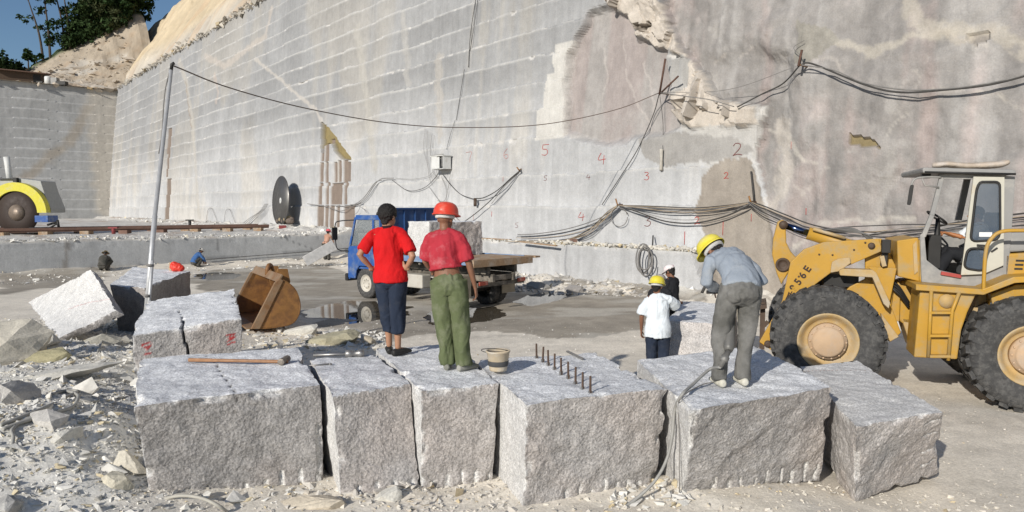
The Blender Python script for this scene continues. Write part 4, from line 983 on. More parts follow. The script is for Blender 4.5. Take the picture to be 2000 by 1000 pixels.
# the boy in the white shirt
p4 = Vector((G(1283, 748).x, G(1283, 748).y, float(ground_z(*G(1283, 748)[:2]))))
person(p4, -.35, 'youth in yellow helmet and loose white t-shirt reaching over the pale block', dict(
    shL=(-.175, -.02, 1.36), shR=(.175, .02, 1.38), elL=(-.255, -.05, 1.08), wrL=(-.27, .03, .84), elR=(.27, .22, 1.23), wrR=(.28, .46, 1.27), hdR=(.1, 1, .05), pnR=(0, 0, -1), thR=(-1, 0, 0), hed=(-.03, .05, 1.575), nek=(-.015, .02, 1.445), look=(.1, 1, -.25)),
    M_SKIN_D, True, M_WHITE, .46, .17, M_NAVY, 1.0, (M_SHOEB, False), 'hard', M_HATY, .99, .92, .6, tloose=.006, loose=.034, strap=M_STRAP, wr=.024)
BEND = dict(pel=(0, -.15, .90), wai=(0, -.06, 1.02), che=(0, .12, 1.13), upc=(0, .24, 1.20), nek=(0, .32, 1.24), hed=(.0, .42, 1.30), look=(0, 1, -.3), hipL=(-.09, -.15, .87), hipR=(.09, -.15, .87), knL=(-.1, -.02, .48), knR=(.1, -.02, .48),
            shL=(-.17, .21, 1.20), shR=(.17, .21, 1.20), elL=(-.21, .30, .95), elR=(.21, .30, .95), wrL=(-.12, .45, .80), wrR=(.12, .45, .80))
LOOKING = dict(hed=(0, .05, 1.57), look=(0, 1, -.45), wrL=(-.12, .36, 1.0), wrR=(.12, .36, 1.0), elL=(-.22, .10, 1.10), elR=(.22, .10, 1.10), hdL=(.3, 1, 0), hdR=(-.3, 1, 0))
q = Vector((*P(1289, 560, 13.0)[:2], .0))
person(q, -.4, 'man in a grey cap and dark clothes half hidden behind the youth', LOOKING, M_SKIN_D, True, M_DARK, .97, .06, M_DARK, 1.0, (M_SHOEB, False), 'cap', M_GREYC, .95, vox=.014)
q = Vector((*P(1312, 540, 14.2)[:2], .0))
person(q, .75, 'man in a pink and white cap and dark shirt by the foot of the wall', LOOKING, M_SKIN_D, True, M_DARK, .97, .06, M_DARK, 1.0, (M_SHOEB, False), 'cap', M_PINK, 1.0, vox=.014)
SQUAT = dict(pel=(0, -.20, .26), wai=(0, -.16, .40), che=(0, -.02, .57), upc=(0, .08, .68), nek=(0, .15, .74), hed=(0, .22, .84), look=(0, 1, -.55), hipL=(-.10, -.18, .27), hipR=(.10, -.18, .27), knL=(-.20, .20, .50), knR=(.20, .20, .50), anL=(-.14, -.04, .09), anR=(.14, -.04, .09),
             toL=(-.18, .14, .03), toR=(.18, .14, .03), shL=(-.19, .06, .66), shR=(.19, .06, .66), elL=(-.27, .22, .42), elR=(.27, .22, .42), wrL=(-.12, .38, .25), wrR=(.12, .38, .25))
def atfoot(px, py):
    b = (px - 1000) / F; x0, y0 = A0 + (U_STEP - .75) * DU; v = (b * y0 - x0) / (DV[0] - b * DV[1])   # in front of the step, under this column of the photo
    q = Vector(UV(U_STEP - .75, v, 0.)); q.z = float(ground_z(q.x, q.y)); return q
person(atfoot(201, 521), .15, 'squatting worker in drab clothes and straw hat against the grey step', SQUAT, M_SKIN_D, True, M_DRAB, .97, .03, M_DRAB, 1.0, (M_SHOEB, False), 'straw', M_STRAW, .88, 1.12, vox=.016, loose=.03)
person(atfoot(384, 511), -.75, 'squatting worker in blue shirt and white hat against the grey step', SQUAT, M_SKIN_D, True, M_BLUE, .97, .03, M_DRAB, 1.0, (M_SHOEB, False), 'straw', M_HATW, .88, 1.08, vox=.016, loose=.03)
person(atfoot(638, 503), -.35, 'shirtless worker in a pink red helmet stooping by the step beyond the truck', {**BEND, 'pel': (0, -.06, .86), 'wai': (0, -.03, .98), 'che': (0, .04, 1.14), 'upc': (0, .08, 1.27), 'nek': (0, .11, 1.34), 'hed': (0, .15, 1.46), 'shL': (-.18, .07, 1.28), 'shR': (.18, .07, 1.28)},
       mat('ruddy_skin', (.40, .22, .15), .55), True, None, .4, None, M_DRAB, 1.0, (M_SHOEB, False), 'hard', M_HATP, 1.0, 1.05, vox=.016)
# ------------------------------------------------------------------ wheel loader (side on, nose to the left)
LY, LPSI = 10.6, math.radians(19)
L_C = Vector((4.65, LY, 0)); L_R = Matrix.Rotation(LPSI, 3, 'Z'); L_RI = Matrix.Rotation(-LPSI, 3, 'Z')
def Lp(px, py, dy=0.0):
    """the loader's own frame (its side is the plane y = LY): where a photo ray meets the plane dy metres behind that side"""
    d = Vector(ray(px, py)); n = Vector((math.sin(LPSI), math.cos(LPSI), 0)); o = Vector((0, 0, CAMZ))
    p = o + d * ((n.dot(L_C - o) + dy) / n.dot(d))
    return L_C + L_R @ (p - L_C)
def l_world(p): return L_C + L_RI @ (Vector(p) - L_C)
M_YEL = mat('loader_yellow', (.43, .240, .030), .5, var=.08, scale=2.5, dirt=(.33, .245, .125), dirt_amt=.42, dscale=3.4, coat=.1, bump=.04, bscale=30, world=True)
M_YELD = mat('dusty_yellow', (.42, .285, .12), .7, var=.1, scale=5, dirt=(.40, .335, .24), dirt_amt=.5, world=True)
M_GREYP = mat('cab_grey', (.25, .245, .235), .5, var=.06, dirt=(.36, .34, .31), dirt_amt=.3, world=True)
M_CREAMP = mat('door_cream', (.47, .45, .38), .5, var=.06, dirt=(.40, .30, .18), dirt_amt=.25, world=True)
M_TYRE = mat('tyre_rubber', (.05, .049, .048), .85, var=.2, scale=5, dirt=(.11, .106, .10), dirt_amt=.5, dscale=14, bump=.3, bscale=40)
M_BLK = mat('black_steel', (.022, .021, .020), .55, var=.2); M_CHROME = mat('blue_steel', (.10, .14, .26), .15, 1.0, var=.05); M_GREASE = mat('greasy_steel', (.07, .045, .03), .6, var=.3)
M_HUB = mat('dusty_hub', (.46, .32, .20), .75, var=.12, dirt=(.42, .33, .25), dirt_amt=.5, scale=7)
def glass(name, tint, a=.35):
    if name in MATS: return MATS[name]
    m = bpy.data.materials.new(name); m.use_nodes = True; nt = m.node_tree; N, L = nt.nodes, nt.links
    b = N['Principled BSDF']; b.inputs['Base Color'].default_value = (*tint, 1); b.inputs['Roughness'].default_value = .08
    t = N.new('ShaderNodeBsdfTransparent'); x = N.new('ShaderNodeMixShader'); x.inputs[0].default_value = a
    L.new(t.outputs[0], x.inputs[1]); L.new(b.outputs[0], x.inputs[2]); L.new(x.outputs[0], N['Material Output'].inputs[0]); MATS[name] = m; return m
M_GLASS = glass('cab_glass', (.10, .13, .17), .55)
l_root = Lp(1617, 700, 1.2); l_root.z = 0
loader = thing('wheel_loader', 'yellow wheel loader with a grey cab standing on the right behind the blocks', 'wheel loader', l_world(l_root), -LPSI)
def lb(mb, name, m, parent=None, bevel=.0): return mb.build(name, m, parent or loader, l_root, bevel)
def plate(pts, dy, th, name, m, parent=None, bevel=.012): return lb(MB().prism([Lp(x, y, dy) for x, y in pts], (0, th, 0)), name, m, parent, bevel)
def big_wheel(c, far=False):
    r, w = .81, .56; c = Vector(c); ax = Vector((0, -1, 0))
    pr = [(.40, -.02), (.43, .0), (.50, .035), (.60, .052), (.70, .045), (.745, .015), (.765, -.02), (.765, -w + .02), (.75, -w - .015), (.70, -w - .045), (.60, -w - .05), (.43, -w), (.40, -w + .02)]
    wm = MB(); wm.lathe([(.02, -.12), (.12, -.12), (.30, -.12), (.34, -.10), (.37, -.03), (.405, .0), (.43, .012), (.432, -.03), (.40, -.05), (.40, -w + .05), (.43, -w + .03), (.43, -w), (.30, -w + .1), (.02, -w + .1)], c, ax, 40)
    wheel = lb(wm, 'wheel', M_YELD if far else M_YELD)
    t = MB().lathe(pr, c, ax, 48, True, False)
    n = 26
    for k in range(n):
        for sd in (0, 1):
            a = (k + .5 * sd) * 2 * PI / n; u = Vector((math.cos(a), 0, math.sin(a))); tg = Vector((-math.sin(a), 0, math.cos(a)))
            y0 = -.015 if sd == 0 else w / 2 - .0
            m_ = c + u * .783 + Vector((0, (w * .25 if sd == 0 else w * .75), 0)); R = Matrix((tg, Vector((0, 1, 0)), u)).transposed() @ Matrix.Rotation((.35 if sd else -.35), 3, 'Z')
            t.box(m_, (.125, w * .52, .055), R, .88)
            if sd == 0:
                t.box(c + u * .715 + Vector((0, -.028, 0)), (.055, .05, .085), Matrix((tg, Vector((0, 1, 0)), u)).transposed() @ Matrix.Rotation(-.3, 3, 'X'), .8)
    lb(t, 'tyre', M_TYRE, wheel)
    h = MB().lathe([(.0, .05), (.20, .05), (.225, .03), (.235, -.02), (.27, -.03), (.275, -.12), (.02, -.12)][::1], c, ax, 32)
    for k in range(14):
        a = k * 2 * PI / 14; h.lathe([(.014, -.03), (.014, -.005), (.004, -.002)], c + Vector((math.cos(a) * .252, 0, math.sin(a) * .252)), ax, 6, False)
    lb(h, 'hub', M_HUB, wheel)
FW = Lp(1617, 668, 0); RW = Lp(2019, 696, 0)
for c in (FW, RW):
    big_wheel(c); big_wheel(c + Vector((0, 1.86, 0)))
for c in (FW, RW):
    ax_ = MB(); ax_.tube([c + Vector((0, .3, 0)), c + Vector((0, .75, 0)), c + Vector((0, .93, 0)), c + Vector((0, 1.11, 0)), c + Vector((0, 1.6, 0))], [.14, .15, .26, .15, .14], 16); lb(ax_, 'axle', M_YELD)
BOOM = [(1483, 668), (1528, 588), (1544, 512), (1570, 487), (1609, 473), (1717, 466), (1724, 490), (1662, 517), (1624, 532), (1592, 556), (1562, 610), (1532, 680), (1509, 686)]
boom = plate(BOOM, .66, .07, 'lift_arm', M_YEL)
for x, y in ((1600, 497), (1626, 498), (1668, 488), (1560, 540), (1690, 474)): lb(MB().lathe([(.016, -.006), (.016, .006), (.004, .01)], Lp(x, y, .655), (0, -1, 0), 6), 'bolt', M_GREASE, boom)
plate(BOOM, 1.62, .07, 'lift_arm', M_YEL)
b = MB(); b.tube([Lp(1600, 500, .70), Lp(1600, 500, 1.65)], .09, 16); b.tube([Lp(1700, 482, .70), Lp(1700, 482, 1.65)], .07, 12); b.box(Lp(1585, 530, 1.17), (.14, .95, .30)); lb(b, 'cross_tube', M_YEL, boom, .01)
for x, y, r in ((1702, 480, .05), (1500, 672, .06)): lb(MB().lathe([(r, -.02), (r, .02), (r * .4, .025)], Lp(x, y, .65), (0, -1, 0), 16), 'pin', M_GREASE, boom)
# lettering on the arm
def text_mesh(txt, size, name, m, parent, pos, xdir, updir, ext=.004, origin=None, bold=.0):
    cu = bpy.data.curves.new(name, 'FONT'); cu.body = txt; cu.size = size; cu.extrude = ext; cu.offset = bold
    o = bpy.data.objects.new(name, cu); COL.objects.link(o)
    dg = bpy.context.evaluated_depsgraph_get(); me = bpy.data.meshes.new_from_object(o.evaluated_get(dg)); bpy.data.objects.remove(o); bpy.data.curves.remove(cu)
    x = Vector(xdir).normalized(); u = Vector(updir); u = (u - x * u.dot(x)).normalized(); n = x.cross(u)
    me.transform(Matrix((x, u, n)).transposed().to_4x4()); me.transform(Matrix.Translation(Vector(pos) - (Vector(origin) if origin is not None else Vector())))
    me.materials.clear(); return link(name, me, m, parent)
M_LET = mat('black_lettering', (.035, .018, .012), .5)
xd = Lp(1579, 524, .655) - Lp(1548, 566, .655)
for k, ch in enumerate('956E'):
    pp = Lp(1552 + 9.1 * k, 570 - 12.4 * k, .652); text_mesh(ch, .155, 'lettering', M_LET, boom, pp, xd, Vector((-1, 0, .75)), .003, l_root, .004)
b = MB()
for a, c in (((1534, 586), (1541, 571)), ((1541, 571), (1538, 583)), ((1538, 583), (1547, 569)), ((1540, 570), (1546, 577))): b.bar(Lp(*a, .654), Lp(*c, .654), .012, .012, (0, 1, 0))
lb(b, 'lettering', M_LET, boom)
# tilt lever, tilt cylinder, hoses
tl = plate([(1519, 433), (1529, 429), (1538, 435), (1535, 450), (1536, 474), (1545, 492), (1556, 504), (1541, 531), (1526, 556), (1516, 531), (1508, 498), (1510, 468)], 1.0, .34, 'tilt_lever', M_YEL, None, .02)
b = MB().lathe([(.115, 0), (.115, .03), (.08, .03), (.07, .012), (.03, .015), (.0, .015)], Lp(1529, 517, 1.0), (0, -1, 0), 24); lb(b, 'pivot_pin', M_GREASE, tl); b = MB().lathe([(.07, 0), (.07, .03), (.0, .035)], Lp(1530, 439, 1.0), (0, -1, 0), 18); lb(b, 'pivot_pin', M_GREASE, tl)
cy = MB().tube([Lp(1578, 455, 1.17), Lp(1662, 481, 1.17), Lp(1700, 492, 1.17)], [.105, .105, .10], 20); cyl = lb(cy, 'tilt_cylinder', M_YEL)
lb(MB().tube([Lp(1532, 440, 1.17), Lp(1582, 456, 1.17)], .055, 16), 'piston_rod', M_CHROME, cyl)
b = MB()
for k in range(4): b.tube(catmull([Lp(1598 + 6 * k, 452 + k, 1.05 + .03 * k), Lp(1628 + 8 * k, 447 + 2 * k, .95), Lp(1668 + 6 * k, 447 + 3 * k, .9), Lp(1694 + 3 * k, 466, .95), Lp(1698 + 2 * k, 482, 1.0)], 6), .014, 6)
lb(b, 'hydraulic_hose', mat('grey_hose', (.14, .135, .13), .7), cyl)
b = MB().tube([Lp(1588, 447, 1.02), Lp(1650, 465, 1.02)], .03, 10); lb(b, 'steel_pipe', M_YELD, cyl)
for k in range(4):
    b = MB().tube(catmull([Lp(1700 + 8 * k, 500 + 5 * k, .95 + .06 * k), Lp(1722 + 6 * k, 540 + 6 * k, .8), Lp(1752 + 3 * k, 556 + 8 * k, .78), Lp(1775, 590 + 4 * k, .92)], 6), .018, 6); lb(b, 'hydraulic_hose', M_BLK)
# front frame
ff = MB()
ff.prism([Lp(x, y, .80) for x, y in [(1690, 470), (1722, 466), (1752, 524), (1741, 598), (1760, 650), (1740, 668), (1700, 640), (1640, 660), (1620, 600), (1660, 560), (1690, 545)]], (0, .08, 0))
ff.prism([Lp(x, y, 1.5) for x, y in [(1690, 470), (1722, 466), (1752, 524), (1741, 598), (1760, 650), (1740, 668), (1700, 640), (1640, 660), (1620, 600), (1660, 560), (1690, 545)]], (0, .08, 0))
ff.box(Lp(1700, 590, 1.18), (.75, .62, .5)); frame = lb(ff, 'front_frame', M_YEL, None, .012)
plate([(1625, 512), (1638, 505), (1660, 503), (1662, 514), (1640, 530), (1622, 533)], .60, .05, 'pivot_cover', M_YELD, frame)
fb = MB().prism([Lp(x, y, .50) for x, y in [(1639, 529), (1646, 525), (1704, 527), (1712, 533), (1739, 592), (1736, 603), (1726, 594), (1704, 542), (1641, 538)]], (0, .22, 0)); lb(fb, 'fender_bracket', M_YELD, frame, .01)
plate([(1694, 521), (1752, 524), (1738, 590), (1716, 548), (1706, 532)], .66, .05, 'gusset_plate', M_YEL, frame)
plate([(1721, 612), (1756, 658), (1738, 668), (1727, 660)], .6, .12, 'lower_plate', M_YELD, frame)
b = MB().box(Lp(1730, 481, .62), (.12, .14, .20)); b.bar(Lp(1729, 490, .68), Lp(1725, 520, .68), .05, .09); lb(b, 'work_lamp', M_BLK, frame, .01)
lb(MB().bar(Lp(1722, 500, .6), Lp(1727, 520, .6), .05, .06), 'lamp_bracket', M_YELD, frame)
b = MB().tube([Lp(1672, 600, 1.18), Lp(1760, 580, 1.18)], .13, 14); b.box(Lp(1640, 545, 1.1), (.5, .5, .2)); b.box(Lp(1600, 580, 1.15), (.4, .9, .3)); lb(b, 'drive_shaft', M_BLK)
# front crossmember seen left of the driller: quick hitch
hb = MB(); hb.bar(Lp(1480, 594, 1.0), Lp(1497, 592, 1.0), .9, .06); hb.bar(Lp(1490, 590, .75), Lp(1488, 682, .75), .06, .08); hb.bar(Lp(1488, 640, .75), Lp(1500, 628, .75), .06, .06); lb(hb, 'hitch_frame', M_GREASE)
# rear frame, tank, deck
hit = MB(); hit.prism([Lp(x, y, .95) for x, y in [(1746, 556), (1766, 548), (1796, 548), (1794, 636), (1762, 632), (1744, 612)]], (0, .5, 0)); lb(hit, 'hinge_casing', M_YEL, None, .03)
fw = plate([(1752, 470), (1794, 464), (1800, 551), (1754, 540)], .58, 1.1, 'front_bulkhead', M_YEL, None, .015)
lb(MB().prism([Lp(x, y, .56) for x, y in [(1783, 478), (1790, 470), (1793, 530), (1786, 536)]], (0, .03, 0)), 'marker_lamp', M_YELD, fw)
lb(MB().tube(catmull([Lp(1797, 468, .52), Lp(1799, 510, .52), Lp(1798, 552, .52)], 5), .022, 8), 'grab_rail', M_YEL, fw)
rf = plate([(1797, 568), (1880, 568), (1908, 572), (1890, 610), (1878, 645), (1870, 702), (1785, 698)], .12, .62, 'side_tank', M_YEL, None, .02)
plate([(1912, 574), (1942, 560), (1940, 640), (1925, 690), (1909, 704), (1872, 701), (1880, 650)], .60, .3, 'wheel_arch', M_YELD, rf)
b = MB().lathe([(.10, 0), (.10, .015), (.0, .02)], Lp(1849, 588, .11), (0, -1, 0), 20); lb(b, 'filler_cap', M_YELD, rf)
plate([(1789, 555), (1920, 565), (1980, 541), (2080, 536), (2080, 547), (1982, 553), (1921, 576), (1789, 567)], .02, .8, 'deck_step', M_YEL, None, .01)
lad = MB()
for pts in ([(1819, 568), (1813, 697)], [(1874, 570), (1860, 606), (1852, 704)]): lad.tube([Lp(x, y, .04) for x, y in pts], .026, 8)
for y in (610, 655, 695):
    lad.bar(Lp(1815, y, .06), Lp(1855, y, .06), .10, .035)
lb(lad, 'ladder', M_YEL, None)
# bonnet
bon = MB().prism([Lp(x, y, .45) for x, y in [(1962, 496), (2230, 480), (2230, 610), (1960, 545)]], (0, 1.5, 0)); bon_o = lb(bon, 'bonnet', M_YEL, None, .03)
lb(MB().prism([Lp(x, y, .47) for x, y in [(1974, 454), (2230, 448), (2230, 478), (1968, 493)]], (0, 1.46, 0)), 'bonnet_top', M_GREYP, bon_o, .03)
sl = MB()
for k in range(3): sl.box(Lp(1992 - k * 1.5, 509 + 8 * k, .45), (.10, .02, .026))
lb(sl, 'vent_slots', M_BLK, bon_o); sl = MB()
for k in range(4): sl.box(Lp(1993 - k * 2, 542 + 9 * k, .42), (.12, .02, .03))
lb(sl, 'vent_slots', M_BLK, bon_o)
plate([(1935, 575), (1985, 556), (2080, 552), (2080, 580), (1990, 585), (1940, 605)], .30, .25, 'rear_fender', M_YEL, None, .015)
plate([(1760, 620), (1940, 640), (2200, 660), (2200, 700), (1950, 695), (1780, 680)], .95, .5, 'rear_frame', M_YELD, None, .02)
lb(MB().tube(catmull([Lp(1921, 575, .05), Lp(1922, 540, .05), Lp(1926, 488, .05), Lp(1938, 464, .05), Lp(1958, 452, .05), Lp(2000, 450, .05), Lp(2080, 450, .05)], 6), .026, 8), 'handrail', M_YEL)
# cab
CD = .45; CW = 1.45
cab = lb(MB().prism([Lp(x, y, CD) for x, y in [(1797, 459), (1806, 459), (1810, 508), (1836, 528), (1878, 537), (1920, 535), (1958, 517), (1962, 547), (1919, 561), (1800, 551)]], (0, .05, 0)), 'cab', M_GREYP, None, .008)
cf = MB()
for dy in (CD, CD + CW - .06):
    for a, c, w_ in (((1840, 343), (1820, 420), .06), ((1820, 420), (1803, 462), .06)): cf.bar(Lp(*a, dy + .03), Lp(*c, dy + .03), .06, w_)
    cf.prism([Lp(x, y, dy) for x, y in [(1961, 343), (1983, 345), (1976, 455), (1966, 560), (1955, 560), (1959, 517)]], (0, .06, 0))
    cf.bar(Lp(1838, 345, dy + .03), Lp(1964, 346, dy + .03), .06, .07)
cf.bar(Lp(1890, 345, CD + CW - .03), Lp(1871, 432, CD + CW - .03), .07, .09)
cf.bar(Lp(1838, 345, CD), Lp(1838, 345, CD + CW), .06, .07); cf.bar(Lp(1803, 460, CD), Lp(1803, 460, CD + CW), .06, .05)
cf.prism([Lp(x, y, CD + CW - .05) for x, y in [(1797, 462), (1960, 462), (1960, 547), (1919, 561), (1800, 551)]], (0, .05, 0))
cf.prism([Lp(1974, 345, CD + .06), Lp(1974, 345, CD + CW - .06), Lp(1966, 560, CD + CW - .06), Lp(1966, 560, CD + .06)], (.03, 0, 0))
cf.box(Lp(1860, 548, CD + CW / 2), (.95, CW - .14, .05))
lb(cf, 'cab_frame', M_GREYP, cab, .006)
lb(MB().prism([Lp(1800, 463, CD + .06), Lp(1800, 463, CD + CW - .06), Lp(1803, 550, CD + CW - .06), Lp(1803, 550, CD + .06)], (.03, 0, 0)), 'cowl', M_YEL, cab)
roof = lb(MB().prism([Lp(x, y, CD - .12) for x, y in [(1801, 329), (1806, 327), (1978, 331), (1985, 334), (1984, 341), (1803, 338)]], (0, CW + .24, 0)), 'roof', M_GREYP, cab, .02)
lb(MB().tube([Lp(1806, 336, CD - .12), Lp(1984, 340, CD - .12)], .015, 6), 'rain_gutter', M_BLK, roof)
lb(MB().prism([Lp(1838, 350, CD + .08), Lp(1838, 350, CD + CW - .08), Lp(1803, 456, CD + CW - .08), Lp(1803, 456, CD + .08)], (.008, 0, 0)), 'windscreen', glass('windscreen_glass', (.5, .5, .5), .10), cab)
# the cream door, folded back against the cab side
def rrect(pts, r=.22, n=5):
    pts = [Vector((x, y, 0)) for x, y in pts]; out = []
    for i, p in enumerate(pts):
        a, c = pts[i - 1], pts[(i + 1) % len(pts)]
        p0, p1 = p + (a - p) * r, p + (c - p) * min(r, r * (a - p).length / (c - p).length * 1.0)
        out += [(1 - t) ** 2 * p0 + 2 * t * (1 - t) * p + t * t * p1 for t in np.linspace(0, 1, n).tolist()]
    return [(p.x, p.y) for p in out]
def frame_plate(outer, holes, dy, th, name, m, parent):
    """a plate with window openings, filled through a curve"""
    cu = bpy.data.curves.new(name, 'CURVE'); cu.dimensions = '2D'; cu.fill_mode = 'BOTH'; cu.extrude = th / 2
    for lp in [outer] + holes:
        s = cu.splines.new('POLY'); s.points.add(len(lp) - 1); s.use_cyclic_u = True
        for q, (x, y) in zip(s.points, lp):
            p = Lp(x, y, dy); q.co = (p.x, p.z, 0, 1)
    o = bpy.data.objects.new(name, cu); COL.objects.link(o); dg = bpy.context.evaluated_depsgraph_get(); me = bpy.data.meshes.new_from_object(o.evaluated_get(dg))
    bpy.data.objects.remove(o); bpy.data.curves.remove(cu)
    me.transform(Matrix.Rotation(PI / 2, 4, 'X')); me.transform(Matrix.Translation(Vector((0, LY + dy, 0)) - l_root)); me.materials.clear()
    return link(name, me, m, parent)
dw1 = rrect([(1909, 355), (1953, 355), (1954, 468), (1895, 472)]); dw2 = rrect([(1890, 485), (1928, 485), (1923, 530), (1882, 524)], .3)
door = frame_plate([(1901, 345), (1961, 346), (1959, 518), (1920, 535), (1876, 537)], [dw1, dw2], CD - .05, .04, 'door', M_CREAMP, cab)
b = MB()
for lp in (dw1, dw2): b.tube([Lp(x, y, CD - .075) for x, y in lp + lp[:1]], .017, 6, False)
lb(b, 'window_seal', M_BLK, door)
b = MB()
for lp in (dw1, dw2): b.prism([Lp(x, y, CD - .045) for x, y in lp], (0, .006, 0))
lb(b, 'pane', M_GLASS, door)
b = MB().bar(Lp(1908, 479, CD - .08), Lp(1924, 480, CD - .08), .03, .03); b.bar(Lp(1936, 492, CD - .08), Lp(1948, 484, CD - .08), .02, .02); lb(b, 'door_handle', M_BLK, door)
lb(MB().box(Lp(1925, 458, CD - .05), (.16, .004, .065)), 'sticker', mat('white_sticker', (.7, .7, .7), .6), door)
lb(MB().bar(Lp(1838, 533, CD - .02), Lp(1877, 540, CD - .02), .04, .05), 'door_sill', mat('faded_red_paint', (.35, .06, .05), .6, var=.15), cab)
# inside the cab
lb(MB().tube([Lp(1830, 425, CD + .62) + Vector((.17 * math.cos(a) * .75, .19 * math.sin(a), .17 * math.cos(a) * -.55)) for a in np.linspace(0, 2 * PI, 25).tolist()], .016, 8, False), 'steering_wheel', M_BLK, cab)
b = MB().tube([Lp(1832, 426, CD + .62), Lp(1830, 470, CD + .62), Lp(1818, 520, CD + .62)], [.03, .05, .09], 10); b.box(Lp(1818, 490, CD + .62), (.16, .5, .5)); lb(b, 'steering_column', M_BLK, cab)
b = MB().box(Lp(1905, 508, CD + .62), (.46, .48, .12)); b.box(Lp(1938, 455, CD + .62), (.12, .48, .62)); b.box(Lp(1900, 526, CD + .62), (.36, .40, .18)); lb(b, 'seat', mat('seat_grey', (.16, .165, .17), .8), cab, .03)
b = MB().tube(catmull([Lp(1838, 346, CD - .02), Lp(1806, 346, CD - .05), Lp(1787, 350, CD - .08), Lp(1780, 362, CD - .08), Lp(1779, 375, CD - .08)], 6), .014, 8); b.tube([Lp(1834, 366, CD - .02), Lp(1806, 362, CD - .04), Lp(1800, 347, CD - .05)], .012, 6); mir = lb(b, 'mirror_arm', M_GREYP, cab)
lb(MB().prism([Lp(x, y, CD - .14) for x, y in rrect([(1777, 361), (1785, 361), (1779, 401), (1771, 400)], .3)], (.03, .16, 0)), 'mirror', M_BLK, mir, .008)
b = MB(); b.box(Lp(1808, 343, CD + .1), (.12, .1, .08)); lb(b, 'head_lamp', M_BLK, cab, .01)
# rolled mat lying on the cab roof
rm = MB(); loft(rm, catmull([Lp(1826, 323, CD + .25), Lp(1850, 321, CD + .2), Lp(1885, 324, CD + .22), Lp(1925, 323, CD + .2), Lp(1950, 321, CD + .18), Lp(1962, 318, CD + .2)], 3), [(.11, .045)] * 16, (0, 1, 0), 12)
for i_, v_ in enumerate(rm.v): rm.v[i_] = l_world(v_)
o = fuse(rm, 'rolled_mat', cloth('mat_cloth', (.42, .35, .28), (.5, .45, .4), .4), None, .015, 2, .012); tag(o, 'pale rolled mat lying on the roof of the loader cab', 'mat')
# the operator
q = Lp(1908, 548, CD + .62)
q = l_world(q)
person(Vector((q.x, q.y, q.z + .02)), PI / 2 - LPSI, 'seated loader operator in a pale shirt with one hand on the wheel', dict(
    pel=(0, -.02, .38), wai=(0, -.05, .51), che=(0, -.03, .70), upc=(0, .0, .83), nek=(0, .02, .91), hed=(0, .06, 1.04), hipL=(-.09, 0, .36), hipR=(.09, 0, .36), knL=(-.13, .42, .42), knR=(.13, .42, .42), anL=(-.12, .60, .09), anR=(.12, .60, .09), toL=(-.12, .76, .06), toR=(.12, .76, .06),
    shL=(-.17, .0, .83), shR=(.17, .0, .83), elL=(-.23, .22, .66), elR=(.23, .22, .66), wrL=(-.16, .45, .74), wrR=(.16, .45, .74), hdL=(0, 1, .1), hdR=(0, 1, .1), pnL=(0, 0, -1), pnR=(0, 0, -1), thL=(1, 0, 0), thR=(-1, 0, 0)),
    mat('operator_skin', (.36, .15, .06), .55), True, M_WHITE, .45, .03, M_DARK, 1.0, (M_SHOEG, False), None, None, .95, 1.0, 1.0, vox=.013, loose=.03)
# ------------------------------------------------------------------ blue flatbed truck, seen from behind its left side
H_ = Vector((-.747, .665, 0)); T_ROOT = Vector((-1.18, 20.63, 0)); T_RZ = math.atan2(H_.y, H_.x)
M_BLUP = mat('truck_blue', (.022, .085, .29), .38, var=.08, scale=3, dirt=(.16, .20, .27), dirt_amt=.28, dscale=2.5, coat=.2)
M_BLUD = mat('headboard_blue', (.022, .07, .20), .55, var=.10, dirt=(.10, .13, .18), dirt_amt=.3)
M_WOOD = mat('weathered_board', (.30, .20, .12), .85, var=.25, scale=12, dirt=(.36, .32, .27), dirt_amt=.45); M_CHAS = mat('chassis_grime', (.085, .075, .062), .85, var=.25, dirt=(.25, .22, .18), dirt_amt=.5)
M_RIM = mat('dusty_rim', (.50, .47, .41), .6, var=.12, dirt=(.35, .30, .24), dirt_amt=.3)
truck = thing('flatbed_truck', 'blue flatbed truck with a tall headboard parked before the quarry wall', 'truck', T_ROOT, T_RZ)
def tb(mb, name, m, parent=None, bevel=.0): return mb.build(name, m, parent or truck, None, bevel)
def road_wheel(x, y, s, dual=False):
    c = Vector((x, y, .475)); ax = Vector((0, s, 0)); w = .25
    r_ = MB().lathe([(.02, -.06), (.10, -.06), (.12, -.02), (.15, -.03), (.22, -.09), (.255, -.02), (.27, .0), (.275, -.03), (.26, -.2), (.02, -.2)] if not dual else [(.02, -.02), (.12, -.02), (.16, -.12), (.24, -.16), (.27, -.02), (.275, -.03), (.26, -.2), (.02, -.2)], c, ax, 28)
    for k in range(8): a = k * PI / 4; r_.lathe([(.018, -.03), (.018, .0), (.004, .003)], c + Vector((math.cos(a) * .135, 0, math.sin(a) * .135)), ax, 6, False)
    wh = tb(r_, 'wheel', M_RIM)
    t = MB()
    for k in range(2 if dual else 1):
        o = -k * .30
        t.lathe([(.27, o - .01), (.30, o + .015), (.38, o + .02), (.44, o + .008), (.470, o - .02), (.475, o - .06), (.475, o - w + .06), (.470, o - w + .02), (.44, o - w - .005), (.30, o - w), (.27, o - w + .02)], c, ax, 36, True, False)
        for j in range(30):
            a = j * 2 * PI / 30; u = Vector((math.cos(a), 0, math.sin(a)))
            t.box(c + u * .474 + ax * (o - w / 2), (.05, w * .86, .016), Matrix((Vector((-math.sin(a), 0, math.cos(a))), Vector((0, 1, 0)), u)).transposed())
    tb(t, 'tyre', M_TYRE, wh)
for s in (1, -1): road_wheel(3.68, s * .98, s); road_wheel(0, s * 1.06, s, True)
ch = MB()
for s in (1, -1): ch.box((1.35, s * .42, .92), (5.3, .10, .22))
for x in (-1.2, -.4, .8, 2.0): ch.box((x, 0, .92), (.10, .84, .14))
